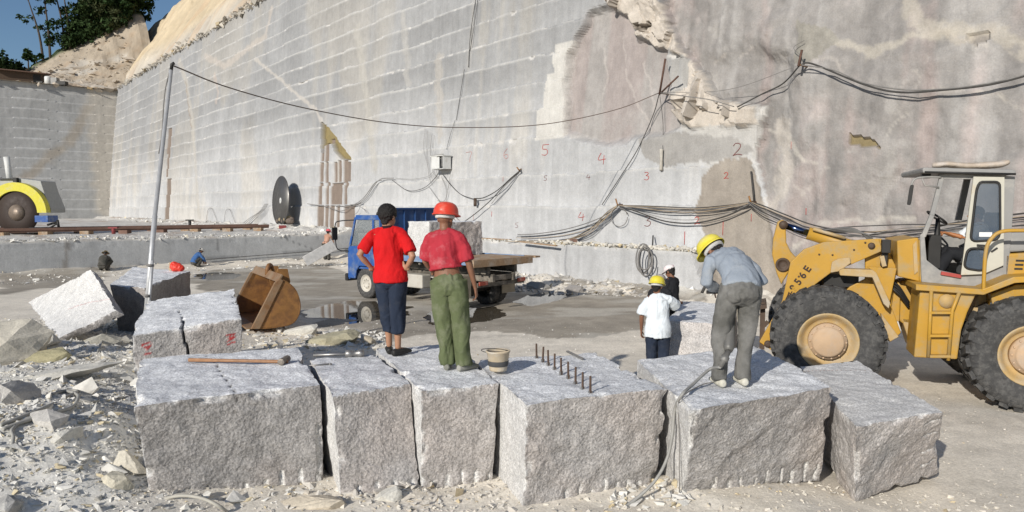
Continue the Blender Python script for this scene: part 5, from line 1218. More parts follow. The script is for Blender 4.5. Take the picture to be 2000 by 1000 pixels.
ch.tube([(0, .8, .475), (0, .2, .475), (0, 0, .475), (0, -.2, .475), (0, -.8, .475)], [.07, .08, .20, .08, .07], 14); ch.tube([(3.68, .8, .475), (3.68, -.8, .475)], .06, 10)
for s in (1, -1): ch.box((0, s * .45, .70), (1.3, .08, .10))
ch.tube([(.2, 0, .5), (2.6, 0, .75)], .05, 8); ch.box((-1.15, .0, .75), (.10, 1.9, .12)); chas = tb(ch, 'chassis', M_CHAS, None, .01)
tk = MB().box((1.5, .78, .70), (.9, .36, .40)); tb(tk, 'fuel_tank', M_RIM, chas, .04)
bx = MB().box((2.35, .80, .62), (.42, .30, .34)); bx.bar((1.95, .95, 1.1), (1.92, .98, .55), .04, .04); tb(bx, 'battery_box', M_RIM, chas, .02)
for s in (1, -1):
    tb(MB().box((-.62, s * .92, .66), (.02, .56, .60)), 'mud_flap', mat('mud_flap', (.30, .26, .20), .85, var=.2), chas)
    lm = MB().box((-1.24, s * .78, .80), (.05, .32, .11)); tb(lm, 'tail_lamp', mat('tail_lamp', (.28, .05, .03), .35, var=.2, dirt=(.4, .35, .3), dirt_amt=.4), chas, .01)
# load bed
bd = MB().box((.72, 0, 1.36), (3.95, 2.34, .10))
for x in np.linspace(-1.0, 2.5, 8): bd.box((x, 0, 1.26), (.08, 2.2, .10))
for s in (1, -1): bd.box((.72, s * .55, 1.13), (3.9, .12, .20))
bed = tb(bd, 'load_bed', M_CHAS, None, .006)
for s in (1, -1): tb(MB().box((.85, s * 1.185, 1.38), (3.7, .03, .16)), 'side_rail', mat('rail_pale_blue', (.13, .22, .38), .5, var=.15, dirt=(.35, .35, .34), dirt_amt=.35), bed, .004)
pk = MB()
for k in range(7): pk.box((-.45 - .0, -1.02 + .335 * k, 1.425), (1.65, .315, .03))
tb(pk, 'deck_boards', M_WOOD, bed, .004)
tb(MB().box((-1.28, 0, 1.35), (.06, 2.42, .20)), 'tail_board', M_WOOD, bed, .006)
for y, z, l in ((-1.35, 1.42, .9), (-1.2, 1.30, .6)): tb(MB().box((-.9, y, z), (l, .24, .05), Matrix.Rotation(.1, 3, 'Z')), 'loose_plank', M_WOOD, bed, .006)
# headboard
hb = MB().box((2.72, 0, 2.12), (.05, 2.30, 1.42))
for y in np.linspace(-1.1, 1.1, 6): hb.box((2.69, y, 2.12), (.05, .05, 1.42))
hb.box((2.69, 0, 2.81), (.10, 2.34, .06)); tb(hb, 'headboard', M_BLUD, None, .008)
tb(MB().box((2.66, 0, 1.72), (.02, 2.1, .55)), 'board_lining', mat('white_board', (.55, .55, .53), .8, var=.1), None)
# cab
def cab_shell():
    side = [(2.86, .62), (2.86, 2.50), (2.98, 2.60), (4.05, 2.60), (4.25, 2.52), (4.52, 1.62), (4.56, 1.45), (4.56, .60), (4.18, .60), (4.12, .86), (3.92, 1.04), (3.68, 1.09), (3.44, 1.04), (3.24, .86), (3.18, .62)]
    m = MB()
    for s in (1, -1):
        win = [(3.30, 1.68), (3.30, 2.40), (4.02, 2.42), (4.34, 1.62)]; q = [(2.95, 1.72), (2.95, 2.40), (3.18, 2.42), (3.18, 1.72)]
        m.prism([(x, s * 1.02, z) for x, z in side if z < 1.6] and [(x, s * 1.02, z) for x, z in [(2.86, .62), (2.86, 1.68), (4.50, 1.62), (4.56, 1.45), (4.56, .60), (4.18, .60), (4.12, .86), (3.92, 1.04), (3.68, 1.09), (3.44, 1.04), (3.24, .86), (3.18, .62)]], (0, -s * .05, 0))
        for a, b_ in (((2.90, 1.66), (2.90, 2.54)), ((3.24, 1.66), (3.24, 2.54)), ((4.46, 1.62), (4.14, 2.54)), ((2.90, 2.50), (4.18, 2.50))): m.bar((a[0], s * .99, a[1]), (b_[0], s * .99, b_[1]), .09, .06, (0, 1, 0))
    m.box((3.5, 0, 2.56), (1.28, 2.02, .10)); m.box((2.88, 0, 1.16), (.05, 2.0, 1.06)); m.box((4.53, 0, 1.05), (.06, 2.0, 1.0)); m.box((2.88, 0, 2.48), (.05, 2.0, .16)); m.box((3.6, 0, .95), (1.6, 1.94, .08)); m.box((3.68, 0, 1.2), (1.3, 1.0, .4))
    return m
tcab = tb(cab_shell(), 'cab', M_BLUP, None, .025)
for s in (1, -1):
    d = MB().box((3.80, s * 1.025, 1.30), (.92, .014, .56)); dr = tb(d, 'door', M_BLUP, tcab, .006); tb(MB().box((3.44, s * 1.045, 1.52), (.16, .025, .04)), 'door_handle', M_BLK, dr, .005)
    tb(MB().prism([(x, s * .985, z) for x, z in [(3.30, 1.68), (3.30, 2.44), (4.06, 2.46), (4.38, 1.64)]], (0, .006, 0)), 'side_window', glass('truck_glass', (.22, .25, .26), .32), tcab)
    tb(MB().prism([(x, s * .985, z) for x, z in [(2.96, 1.70), (2.96, 2.44), (3.19, 2.45), (3.19, 1.70)]], (0, .006, 0)), 'quarter_window', glass('truck_glass', (.22, .25, .26), .32), tcab)
    sm = MB().tube(catmull([(4.20, s * 1.02, 2.45), (4.55, s * 1.28, 2.42), (4.72, s * 1.36, 2.30), (4.70, s * 1.36, 1.70), (4.62, s * 1.30, 1.50), (4.5, s * 1.04, 1.46)], 6), .018, 8); ma = tb(sm, 'mirror_arm', M_BLK, tcab)
    tb(MB().box((4.70, s * 1.40, 2.02), (.06, .20, .40)), 'mirror', M_BLK, ma, .02)
tb(MB().prism([(4.49, -.92, 1.64), (4.49, .92, 1.64), (4.17, .90, 2.46), (4.17, -.90, 2.46)], (.01, 0, 0)), 'windscreen', glass('truck_glass', (.22, .25, .26), .32), tcab)
tb(MB().box((2.87, 0, 2.05), (.01, 1.5, .55)), 'rear_window', glass('truck_glass', (.22, .25, .26), .32), tcab)
tb(MB().box((4.62, 0, .62), (.14, 2.1, .24)), 'bumper', M_BLK, tcab, .03)
for y in (.45, -.45): st_ = MB().box((3.3, y, 1.45), (.45, .45, .14)); st_.box((3.08, y, 1.80), (.12, .45, .62)); tb(st_, 'seat', M_BLK, tcab, .04)
tb(MB().lathe([(.05, 0), (.045, .08), (.0, .10)], (3.2, .85, 2.61), (0, 0, 1), 12), 'roof_lamp', M_BLK, tcab)
# the block it carries
def tw(x, y, z): return T_ROOT + Matrix.Rotation(T_RZ, 3, 'Z') @ Vector((x, y, z))
zb = 1.43
granite_block('rough grey granite block loaded on the truck bed', [tw(.55, 1.10, zb + 1.0), tw(.55, -1.02, zb + 1.0), tw(1.5, -1.02, zb + 1.0), tw(1.5, 1.10, zb + 1.0)], [tw(.55, 1.10, zb), tw(.55, -1.06, zb), tw(1.5, -1.04, zb), tw(1.5, 1.10, zb)], 21,
              faces={'front': ('r', 1.5), 'left': ('s', 1.05)}, res=.035, amp=.05)
# ------------------------------------------------------------------ rusty bucket lying on the floor
M_RUST = mat('rusty_steel', (.33, .165, .055), .6, .25, var=.28, scale=3, dirt=(.15, .075, .04), dirt_amt=.62, dscale=2.6, bump=.15, bscale=30)
M_RUSTL = mat('worn_rusty_steel', (.33, .23, .145), .55, .3, var=.2, scale=6, dirt=(.24, .12, .05), dirt_amt=.6)
def bucket():
    c0 = P(540, 592, 16.0); axis = Vector((-1.44, 2.40, .0)).normalized(); L = 2.75
    def on(px, py, k=0.0):
        d = Vector(ray(px, py)); o = Vector((0, 0, CAMZ)); return o + d * ((c0 - o).dot(axis) / d.dot(axis)) + axis * k
    back = [(547, 544), (566, 555), (579, 570), (586, 594), (583, 616), (570, 632), (545, 638), (520, 641), (492, 641)]
    bp = [on(*q) for q in back]; bp = catmull(bp, 4); root_l = Vector((bp[0].x, bp[0].y, 0))
    t = thing('loader_bucket', 'rusty loader bucket lying on the quarry floor with its mouth to the left', 'bucket', root_l)
    inn = (on(510, 590) - on(560, 590)).normalized()
    m = MB(); n = len(bp); V = bp + [p + axis * L for p in bp]; m.add(V, [[i, i + 1, n + i + 1, n + i] for i in range(n - 1)], True)
    sh = m.build('shell', M_RUST, t, root_l); so = sh.modifiers.new('t', 'SOLIDIFY'); so.thickness = .03; so.offset = 0
    for k in (0.0, L - .03): MB().prism([p + axis * k for p in bp], axis * .03).build('end_plate', M_RUST, t, root_l, .006)
    for k in (-.03, L - .03):
        MB().prism([p + axis * k for p in (on(547, 544), on(553, 548), on(507, 642), on(490, 642), on(536, 552))], axis * .07).build('side_cutter', M_RUSTL, t, root_l, .008)
    MB().bar(bp[0] - axis * .02, bp[0] + axis * (L + .02), .20, .05, (bp[1] - bp[0])).build('back_lip', M_RUSTL, t, root_l, .008)
    m = MB().bar(bp[-1] - axis * .02, bp[-1] + axis * (L + .02), .26, .04, (0, 0, 1)); m.build('cutting_edge', M_RUSTL, t, root_l, .006)
    up_ = Vector((0, 0, 1))
    for k in (.9, 1.85):
        b = bp[6] * 0 + bp[2]; q = b + axis * k
        m = MB(); pts = [q + up_ * .05, q + up_ * .22 - inn * .05, q + up_ * .22 - inn * .28, q - up_ * .1 - inn * .34, q - up_ * .35 - inn * .12]
        m.prism(pts, axis * .05).build('hinge_lug', M_RUST, t, root_l, .006)
    hk = MB(); hk.tube(catmull([bp[0] + axis * 1.3 - up_ * .02, bp[0] + axis * 1.28 + up_ * .16 - inn * .02, bp[0] + axis * 1.40 + up_ * .20 - inn * .1, bp[0] + axis * 1.46 + up_ * .05 - inn * .16], 6), .06, 8); hk.build('lifting_hook', M_RUST, t, root_l)
bucket()

# ------------------------------------------------------------------ leaning pole and the long cable
M_GALV = mat('galvanised_pipe', (.52, .52, .52), .45, .35, var=.12, scale=5); M_CABLE = mat('black_cable', (.05, .047, .044), .75, var=.25); M_CABG = mat('grey_cable', (.19, .18, .17), .75, var=.2); M_CABT = mat('tan_cable', (.33, .26, .18), .75, var=.2)
pb = P(281, 617, 11.9); pt = P(334, 137, 12.6)
t = thing('metal_pole', 'tall thin metal pole leaning right beside the cracked block, cable at its tip', 'pole', pb)
MB().tube([pb - Vector((0, 0, .3)), pb.lerp(pt, .4), pb.lerp(pt, .4), pt], [.043, .043, .036, .034], 10).build('upper_tube', M_GALV, t, pb)
MB().tube([pb + Vector((.06, -.02, -.2)), pb.lerp(pt, .22) + Vector((.05, -.02, 0))], .028, 8).build('splint', M_GALV, t, pb)
m = MB(); [m.lathe([(.062, -.02), (.062, .02)], pb.lerp(pt, f) + Vector((.02, -.01, 0)), pt - pb, 10) for f in (.08, .20)]; m.build('wire_tie', M_CABG, t, pb)
MB().tube([pt - Vector((.0, .0, .02)), pt + Vector((.02, 0, .10)), pt + Vector((.06, 0, .12))], .03, 8).build('insulator', M_BLK, t, pb)
MB().tube(catmull([pt + Vector((0, 0, .06)), P(322, 180, 12.5), P(316, 260, 12.45), P(310, 300, 12.4)], 8), .010, 6).build('hanging_wire', M_CABG, t, pb)
def cable(name, label, pts, r, m, n=8, cat='cable', group=None):
    o = MB().tube(catmull(pts, n), r * .70, 6).build(name, m, None, pts[0]); return tag(o, label, cat, group)
AN = W(1306, 184, .5)
cable('cable', 'long brown cable hanging from the leaning pole to the anchor rods on the wall', [pt + Vector((.03, 0, .08))] + [P(x, y, d) for x, y, d in ((450, 172, 14.0), (600, 212, 16.4), (760, 240, 19.0), (900, 249, 21.0), (1060, 243, 22.8), (1200, 215, 24.2))] + [AN], .019, mat('brown_cable', (.17, .13, .11), .8))
def anchor(px, py, tips, label):
    b = W(px, py, .02); t = thing('anchor_rods', label, 'anchor', b); s_ = W(px, py, .5)
    MB().tube([b, s_], .03, 6).build('bracket', M_RUST, t, b)
    for x, y in tips: MB().tube([s_ - Vector((0, 0, .05)), W(x, y, .45)], .035, 6).build('rod', mat('rusty_rod', (.10, .055, .04), .8, var=.2), t, b)
anchor(1306, 184, [(1316, 118), (1341, 152)], 'two rusty rods spread in a V on the broken ledge of the wall')
anchor(1577, 130, [(1582, 102)], 'short bent rod holding the cables at the top right of the wall')
A2 = W(1577, 130, .4)
cable('cable', 'thin slack cable from the V rods towards the top right anchor', [AN, W(1350, 190, .4), W(1400, 197, .35), W(1445, 210, .3)], .022, M_CABG)
cable('cable', 'dark cable climbing to the top right anchor from the pink rock', [W(1445, 210, .15), W(1500, 185, .3), W(1540, 165, .3), A2], .030, M_CABLE)
cable('cable', 'faint straight wire between the V rods and the top right anchor', [AN, W(1440, 178, .5), A2], .012, M_CABG)
cable('cable', 'upper of two cables sagging from the top right anchor to the picture edge', [A2] + [W(x, y, .35) for x, y in ((1640, 140), (1700, 165), (1780, 178), (1860, 176), (1940, 166), (2010, 150), (2080, 128))], .024, M_CABG)
cable('cable', 'lower cable with its wall shadow built into a thick black tube, sagging from the top right anchor to the picture edge', [A2] + [W(x, y, .35) for x, y in ((1600, 128), (1700, 168), (1770, 183), (1860, 178), (1940, 169), (2010, 152), (2080, 130))], .036, M_CABLE)  # cable and its shadow on the rock modelled together as one thick black tube
cable('cable', 'loose wire curl above the top right anchor', [A2, W(1572, 112, .2), W(1557, 95, .2), W(1576, 80, .15)], .016, M_CABG)
cable('cable', 'dark cable running straight down the wall from the V rods', [AN, W(1280, 225, .12), W(1250, 290, .10), W(1215, 345, .08), W(1180, 400, .12)], .022, M_CABLE)
cable('cable', 'thin plumb wire hanging below the V rods', [AN, W(1302, 240, .2), W(1298, 300, .1)], .012, M_CABLE)
o = MB().tube([W(1296, 292, .12), W(1296, 310, .12), W(1295, 333, .10)], [.07, .05, .06], 8).build('wire_bundle', mat('pale_bundle', (.42, .39, .34), .9, var=.3), None, W(1296, 310)); tag(o, 'pale frayed bundle tied to the plumb wire on the wall', 'bundle')
for k, (a, b, c) in enumerate((((933, 0), (922, 70), (917, 132)), ((938, -5), (928, 60), (920, 100)), ((911, 136), (903, 182), (893, 235)), ((893, 235), (884, 260), (874, 292)))):
    cable('cable', ['black cable coming down the upper wall from the frame edge', 'second black cable close beside the one at the frame edge', 'dark cable middle length above the wall box', 'thin wire reaching the wall box from above'][k], [W(*a, .12), W(*b, .10), W(*c, .06)], (.022, .018, .018, .014)[k], M_CABLE)
for k in range(5):
    x = 834 + 4.5 * k; cable('wire', 'thin wire of the tangle hanging left of the wall box', [W(x, 252 + 3 * k, .1), W(x - 3 + 2 * (k % 3), 290, .12), W(x + 5 - 3 * (k % 2), 320 + 3 * k, .14), W(x + 8, 348, .1), W(x + 14 - k * 3, 362 - 5 * k, .12)], .010, M_CABG, 6, 'wire', 'tangled wires beside the wall box')
# the wall box
bx0 = W(872, 318, .0); t = thing('electrical_box', 'white metal switch box with open doors fixed to the quarry wall above the truck', 'electrical box', bx0)
Uv = Vector((DU[0], DU[1], 0)); Nv = Vector((DV[0], DV[1], 0)); Rb = Matrix((-Uv, -Nv, Vector((0, 0, 1)))).transposed(); bc = bx0 + Nv * .32
M_BOXW = mat('box_white', (.60, .60, .58), .5, var=.08, dirt=(.35, .32, .28), dirt_amt=.3)
def bxp(x, y, z): return bc + Rb @ Vector((x, y, z))
m = MB()
for c, s in (((0, .22, 0), (1.02, .03, .62)), ((-.5, 0, 0), (.03, .45, .62)), ((.5, 0, 0), (.03, .45, .62)), ((0, 0, .31), (1.12, .52, .04)), ((0, 0, -.31), (1.05, .48, .03)), ((.05, 0, 0), (.03, .42, .6)), ((-.25, -.22, 0), (.48, .03, .58))): m.box(bxp(*c), s, Rb)
m.build('case', M_BOXW, t, bx0, .006)
MB().box(bxp(.16, -.26, -.02), (.20, .03, .54), Rb).build('door', M_BOXW, t, bx0, .004); MB().box(bxp(.30, .10, 0), (.26, .1, .5), Rb).build('switch_panel', M_BLK, t, bx0); MB().box(bxp(.44, -.1, .02), (.03, .3, .48), Rb).build('inner_door', M_GREYP, t, bx0)
for a_, c_ in (((-.3, .2, -.33), (-.3, -.2, -.33)), ((.3, .2, -.33), (.3, -.2, -.33)), ((-.6, -.2, .34), (.55, -.24, .36))): MB().bar(bxp(*a_), bxp(*c_), .05, .04).build('bracket', M_GREYP, t, bx0)
for k, pp in enumerate(([(862, 336), (850, 352), (830, 368), (800, 372), (770, 352)], [(850, 335), (838, 345), (808, 350), (776, 348)], [(868, 340), (885, 362), (905, 380), (934, 390)], [(866, 345), (876, 372), (872, 392), (858, 392)], [(841, 364), (860, 390), (884, 420), (905, 445)], [(884, 338), (880, 365), (876, 400), (895, 425), (930, 455), (945, 462)])):
    cable('cable', ['drooping cable leaving the wall box to the left', 'thin cable leaving the wall box to the left under the brim', 'cable from the wall box to the hanging plug', 'short looped cable below the wall box', 'pale cable slanting down behind the red helmet', 'cable dropping from the wall box to the ledge'][k], [W(x, y, .12) for x, y in pp], (.020, .012, .020, .014, .014, .014)[k], M_CABLE if k in (0, 2) else M_CABG)
cable('cable', 'heavy cable rising from the hanging plug to the hook on the wall', [W(934, 388, .2), W(952, 386, .2), W(980, 372, .25), W(1005, 348, .2), W(1021, 333, .15)], .030, M_CABLE)
cable('cable', 'long heavy cable slanting down from the hook on the wall', [W(1022, 334, .15), W(1000, 358, .3), W(968, 392, .3), W(935, 420, .3), W(900, 444, .3)], .028, M_CABLE)
cable('cable', 'thin cable beside the long heavy one at the hook', [W(1019, 338, .15), W(996, 365, .3), W(967, 398, .2)], .016, M_CABG)
tag(MB().tube([W(935, 388, .2), W(935, 402, .2)], .075, 8).build('cable_plug', M_GREASE, None, W(935, 395)), 'dark cable connector hanging from the sagging cable', 'connector')
tag(MB().tube([W(1018, 330, .0), W(1021, 333, .2), W(1018, 327, .24)], .03, 6).build('wall_hook', M_RUST, None, W(1020, 332)), 'rusty wall hook where two heavy cables meet', 'hook')
# bundles slung along the lower wall
for k in range(9):
    j = random.uniform(-3, 3); e = [(1217, 400 + k * .6), (1195, 414 + k * 2), (1165, 440 + k * 3 + j), (1130, 463 + k * .6), (1095, 470 + j * .3), (1040 - 8 * k, 469 + (k % 3))]
    if k > 5: e = [(1217, 402), (1180, 426 + 6 * (k - 6)), (1120, 446 + 6 * (k - 6)), (1060, 456 + 4 * (k - 6)), (1020, 458 + 3 * (k - 6))]
    cable('cable', 'cable of the fan drooping from the middle hook down to the ledge', [W(x, y, .25 + .04 * (k % 3)) for x, y in e], random.choice((.015, .02, .024)), (M_CABG, M_CABLE, M_CABT)[k % 3], 6, 'cable', 'fan of cables drooping to the ledge')
for k in range(8):
    s_ = (0, 2, 5, 8, 11, 4, 28, 22)[k]; e = [(1218, 401), (1262, 402 + s_ * .5), (1310, 404 + s_), (1365, 406 + s_ * 1.05), (1420, 402 + s_ * .8), (1462, 397 + s_ * .35), (1478, 395)]
    cable('cable', 'cable of the bundle slung between the two hooks on the lower wall', [W(x, y, .22 + .03 * (k % 4)) for x, y in e], (.024, .016, .014, .018, .016, .02, .034, .014)[k], (M_CABLE, M_CABT, M_CABG, M_CABT, M_CABG, M_CABLE, M_CABLE, M_CABG)[k], 6, 'cable', 'cables slung along the lower wall')
for k in range(6):
    e = [(1478, 395), (1500, 402 + 2 * k), (1540, 418 + 3 * k), (1600, 440 + 3 * k), (1680, 452 + 2 * k - (k == 2) * 14), (1790, 450 - 8 * (k % 3) + 2 * k), (1900, 430 + 4 * k), (2020, 415 + 6 * k), (2120, 405 + 6 * k)]
    cable('cable', 'cable running on behind the loader from the right hook', [W(x, y, .25 + .05 * k) for x, y in e], (.030, .016, .02, .014, .026, .014)[k], (M_CABLE, M_CABT, M_CABLE, M_CABG, M_CABLE, M_CABG)[k], 6, 'cable', 'cables running on behind the loader')
for px, py, l in ((1217, 400, 'left'), (1477, 395, 'right')): tag(MB().tube([W(px, py, 0), W(px, py, .3), W(px - 2, py - 12, .34)], .03, 6).build('wall_hook', M_RUST, None, W(px, py)), 'rusty hook carrying the cable bundle, ' + ('above the number three' if l == 'left' else 'on the brown stained rock'), 'hook')
tag(MB().tube([W(1477, 397, .1), W(1475, 370, .12), W(1470, 335, .08)], .03, 6).build('drill_steel', M_CABLE, None, W(1477, 397)), 'dark steel bar standing on the brown stained rock', 'bar')
lp = MB(); lp.tube([W(1215 + 16 * math.cos(a), 424 + 14 * math.sin(a) * 1.3, .15) for a in np.linspace(0, 6.0, 20)], .014, 6); tag(lp.build('wire_coil', M_CABG, None, W(1215, 424)), 'grey wire coil hanging below the left bundle hook', 'coil')
for k, e in enumerate(([(690, 400), (705, 398), (722, 385), (735, 365), (750, 350), (775, 348)], [(660, 402), (690, 402), (715, 388), (738, 358), (752, 352)], [(606, 398), (640, 403), (670, 412), (690, 405), (712, 396)], [(700, 398), (716, 408), (722, 415)], [(712, 396), (706, 412), (698, 420)])):
    cable('cable', ['grey cable rising to the right of the striped recess', 'second grey cable rising right of the striped recess', 'grey cable crossing the striped recess', 'short cable end above the truck cab', 'short cable loop above the truck mirror'][k], [W(x, y, .2) for x, y in e], .03 if k < 3 else .018, M_CABG)
for k in range(4): cable('hose', 'grey hose hanging over the ledge left of the saw blade', [W(529 - 2 * k, 398, .2), W(524 - 3 * k, 410 + k, .3), W(510 - 4 * k, 426, .4), W(500 - 5 * k, 438, .5)], .028, M_CABG, 5, 'hose', 'hoses over the ledge by the saw blade')
for k, (x, y) in enumerate(((405, 410), (440, 412))): cable('cable', ['forked wire on the low wall left of the middle', 'forked wire with a long leg on the low wall'][k], [W(x, y + 22, .1), W(x + 4, y, .12), W(x + 12, y - 2, .12), W(x + 22, y + 24, .1)], .022, M_CABG, 4)
cable('cable', 'dark cable stretched along the foot of the grey step', [Vector(UV(U_STEP - .10, v, z)) for v, z in ((.3, .62), (3.0, .50), (6.0, .40), (8.2, .32))], .022, M_CABLE)
# ledge bars
for k, (a, b) in enumerate((((930, 466), (1010, 470)), ((1030, 474), (1100, 482)))): tag(MB().bar(W(*a, .35) + Vector((0, 0, .05)), W(*b, .35) + Vector((0, 0, .05)), .10, .05).build('ledge_plank', M_WOOD, None, W(*a)), ['pale plank lying along the rubble ledge', 'dark plank further along the rubble ledge'][k], 'plank')
tag(MB().box(W(1135, 475, .4) + Vector((0, 0, .06)), (.26, .26, .24)).build('brick_stack', mat('brick', (.20, .12, .09), .9, var=.2), None, W(1135, 475), .01), 'small brown brick stack on the ledge under the cable fan', 'bricks')
tag(MB().tube([W(1268, 505, .3) + Vector((.20 * math.cos(a) * (1 + .3 * math.sin(a * .37)), -.02 * a, .42 * math.sin(a) * (1 + .25 * math.sin(a * .61)))) for a in np.linspace(0, 25, 90).tolist()], .024, 6).build('hose_coil', M_CABG, None, W(1268, 505)), 'coil of grey hose hung on the low wall behind the youth', 'hose')
tag(MB().tube([W(1281, 460, .15), W(1280, 520, .2)], .025, 6).build('drill_rod', M_CABLE, None, W(1281, 500)), 'thin dark rod upright beside the hung hose coil', 'rod')
tag(MB().tube([P(1405, 500, 17.0), P(1371, 572, 16.6)], .035, 6).build('pry_bar', M_CABLE, None, P(1371, 572, 16.6)), 'dark pry bar leaning on the brown rock behind the driller', 'bar')

# ------------------------------------------------------------------ numbers painted on the wall (children of the face)
DIG = {'1': [[(.5, 1), (.45, 0)]], '2': [[(.05, .78), (.3, 1), (.75, .95), (.8, .7), (.45, .35), (0, 0)], [(0, 0), (.5, .12), (1, .05)]], '3': [[(.1, .95), (.6, 1), (.7, .8), (.35, .58)], [(.35, .58), (.8, .45), (.75, .15), (.4, 0), (.05, .08)]],
       '4': [[(.35, 1), (.0, .4), (.9, .48)], [(.7, .8), (.6, 0)]], '5': [[(.2, .95), (.15, .6), (.6, .55), (.75, .3), (.5, .05), (.05, .08)], [(.2, .95), (.9, 1)]], '6': [[(.6, 1), (.2, .6), (.15, .2), (.45, 0), (.7, .2), (.55, .42), (.2, .35)]], '7': [[(.0, .95), (.75, 1), (.55, .5), (.5, 0)]]}
M_PAINT = mat('red_marking_paint', (.40, .08, .07), .8, var=.35, scale=30); M_PAINTK = mat('dark_marking_paint', (.19, .09, .085), .8, var=.35, scale=30); M_PAINTF = mat('faded_marking_paint', (.46, .24, .22), .8, var=.2)
for ch, px, py, h, m_, r in (('7', 918, 307, 20, M_PAINTF, .016), ('6', 990, 300, 20, M_PAINTF, .018), ('5', 1066, 293, 22, M_PAINT, .02), ('4', 1177, 310, 22, M_PAINT, .02), ('2', 1441, 292, 24, M_PAINTK, .022), ('3', 1264, 344, 15, M_PAINT, .018), ('2', 1419, 343, 12, M_PAINT, .018),
                             ('5', 1066, 348, 10, M_PAINTK, .014), ('4', 1150, 346, 10, M_PAINTK, .014), ('1', 983, 350, 9, M_PAINT, .014), ('4', 1137, 423, 17, M_PAINT, .018), ('3', 1266, 432, 20, M_PAINTK, .02), ('2', 1362, 431, 14, M_PAINT, .02), ('1', 1468, 425, 15, M_PAINT, .016), ('1', 1575, 413, 13, M_PAINT, .016),
                             ('1', 1413, 446, 27, M_PAINT, .02), ('1', 1338, 465, 26, M_PAINT, .02), ('1', 961, 418, 10, M_PAINT, .018), ('5', 1010, 440, 10, M_PAINTK, .012), ('1', 925, 425, 14, M_PAINTF, .012), ('1', 1546, 284, 15, M_PAINTF, .014)):
    mb = MB()
    for stk in DIG[ch]:
        mb.tube([W(px + (x - .5) * h * .75, py - (y - .5) * h, .012) for x, y in (stk if len(stk) == 2 else [tuple(q)[:2] for q in catmull([Vector((a, b, 0)) for a, b in stk], 3)])], r * .7, 5)
    mb.build('painted_number', m_, Q_FACE)

# ------------------------------------------------------------------ tools and small things on the blocks
M_HANDLE = mat('ash_handle', (.30, .16, .085), .6, var=.2, scale=14); M_STEEL = mat('worn_steel', (.30, .29, .28), .45, .7, var=.2, scale=10)
a, b = G(369, 703, 1.19), G(548, 706, 1.19); t = thing('sledgehammer', 'sledgehammer with a long wooden handle lying on the leftmost block', 'hammer', a); d = (b - a).normalized()
MB().tube([a, a.lerp(b, .5), b, b + d * .08], [.021, .018, .019, .018], 10).build('handle', M_HANDLE, t, a)
n_ = Vector((-d.y, d.x, 0)); hc = b + d * .04 + Vector((0, 0, .015)); MB().lathe([(.02, -.10), (.038, -.095), (.040, -.05), (.033, -.03), (.033, .03), (.040, .05), (.038, .095), (.02, .10)], hc, n_, 8, False).build('head', mat('hammer_head', (.22, .19, .16), .55, .4, var=.2), t, a)
a, b = G(612, 694, 1.155), G(704, 690, 1.155); t = thing('rock_drill_steel', 'grey drill steel with a collar lying at the back of the narrow block', 'drill rod', a); d = (b - a).normalized()
MB().tube([a, b], .018, 8).build('shank', M_STEEL, t, a); MB().lathe([(.02, -.09), (.042, -.085), (.045, -.02), (.030, .0), (.030, .05), (.042, .06), (.042, .12), (.02, .13)], a.lerp(b, .84), d, 12).build('collar', M_STEEL, t, a)
a, b = G(604, 714, 1.145), G(645, 711, 1.145); t = thing('chisel', 'short chisel lying on the left edge of the narrow block', 'chisel', a); MB().tube([a, b], .010, 8).build('shaft', M_STEEL, t, a); MB().ell(b, (.02, .016, .014), 8, 6).build('tip', M_STEEL, t, a)
a, b = G(1108, 686, 1.165), G(1138, 701, 1.165); tag(MB().bar(a, b, .035, .02).build('chisel', M_STEEL, None, a, .005), 'flat grey chisel lying behind the line of steel wedges', 'chisel')
wp = [(1048, 699), (1060, 706), (1071, 713), (1083, 721), (1096, 730), (1110, 738), (1124, 750), (1138, 761), (1153, 769)]
M_WEDGE = mat('rusty_wedge', (.115, .075, .055), .7, .2, var=.25, scale=18)
w0 = None
for k, (x, y) in enumerate(wp):
    q = G(x, y, 1.155); h = .185 + .012 * math.sin(k * 2.3)
    if w0 is None:
        w0 = thing('steel_wedge', 'rusty upright steel wedge in the row driven into the middle block', 'wedge', q, 0, 'row of steel wedges'); r_ = w0
        MB().box((0, 0, h / 2 - .02), (.020, .016, h), None, .9).build('shaft', M_WEDGE, w0, None, .003); m = MB(); m.box((.014, 0, .0), (.008, .022, .05)); m.build('shim', M_STEEL, w0); m = MB(); m.box((-.014, 0, .0), (.008, .022, .05)); m.build('shim', M_STEEL, w0)
    else:
        r_ = w0.copy(); COL.objects.link(r_)
        for c in list(w0.children): e = c.copy(); COL.objects.link(e); e.parent = r_
    r_.location = q; r_.rotation_euler = (random.uniform(-.05, .05), random.uniform(-.05, .05), .5 + random.uniform(-.2, .2))
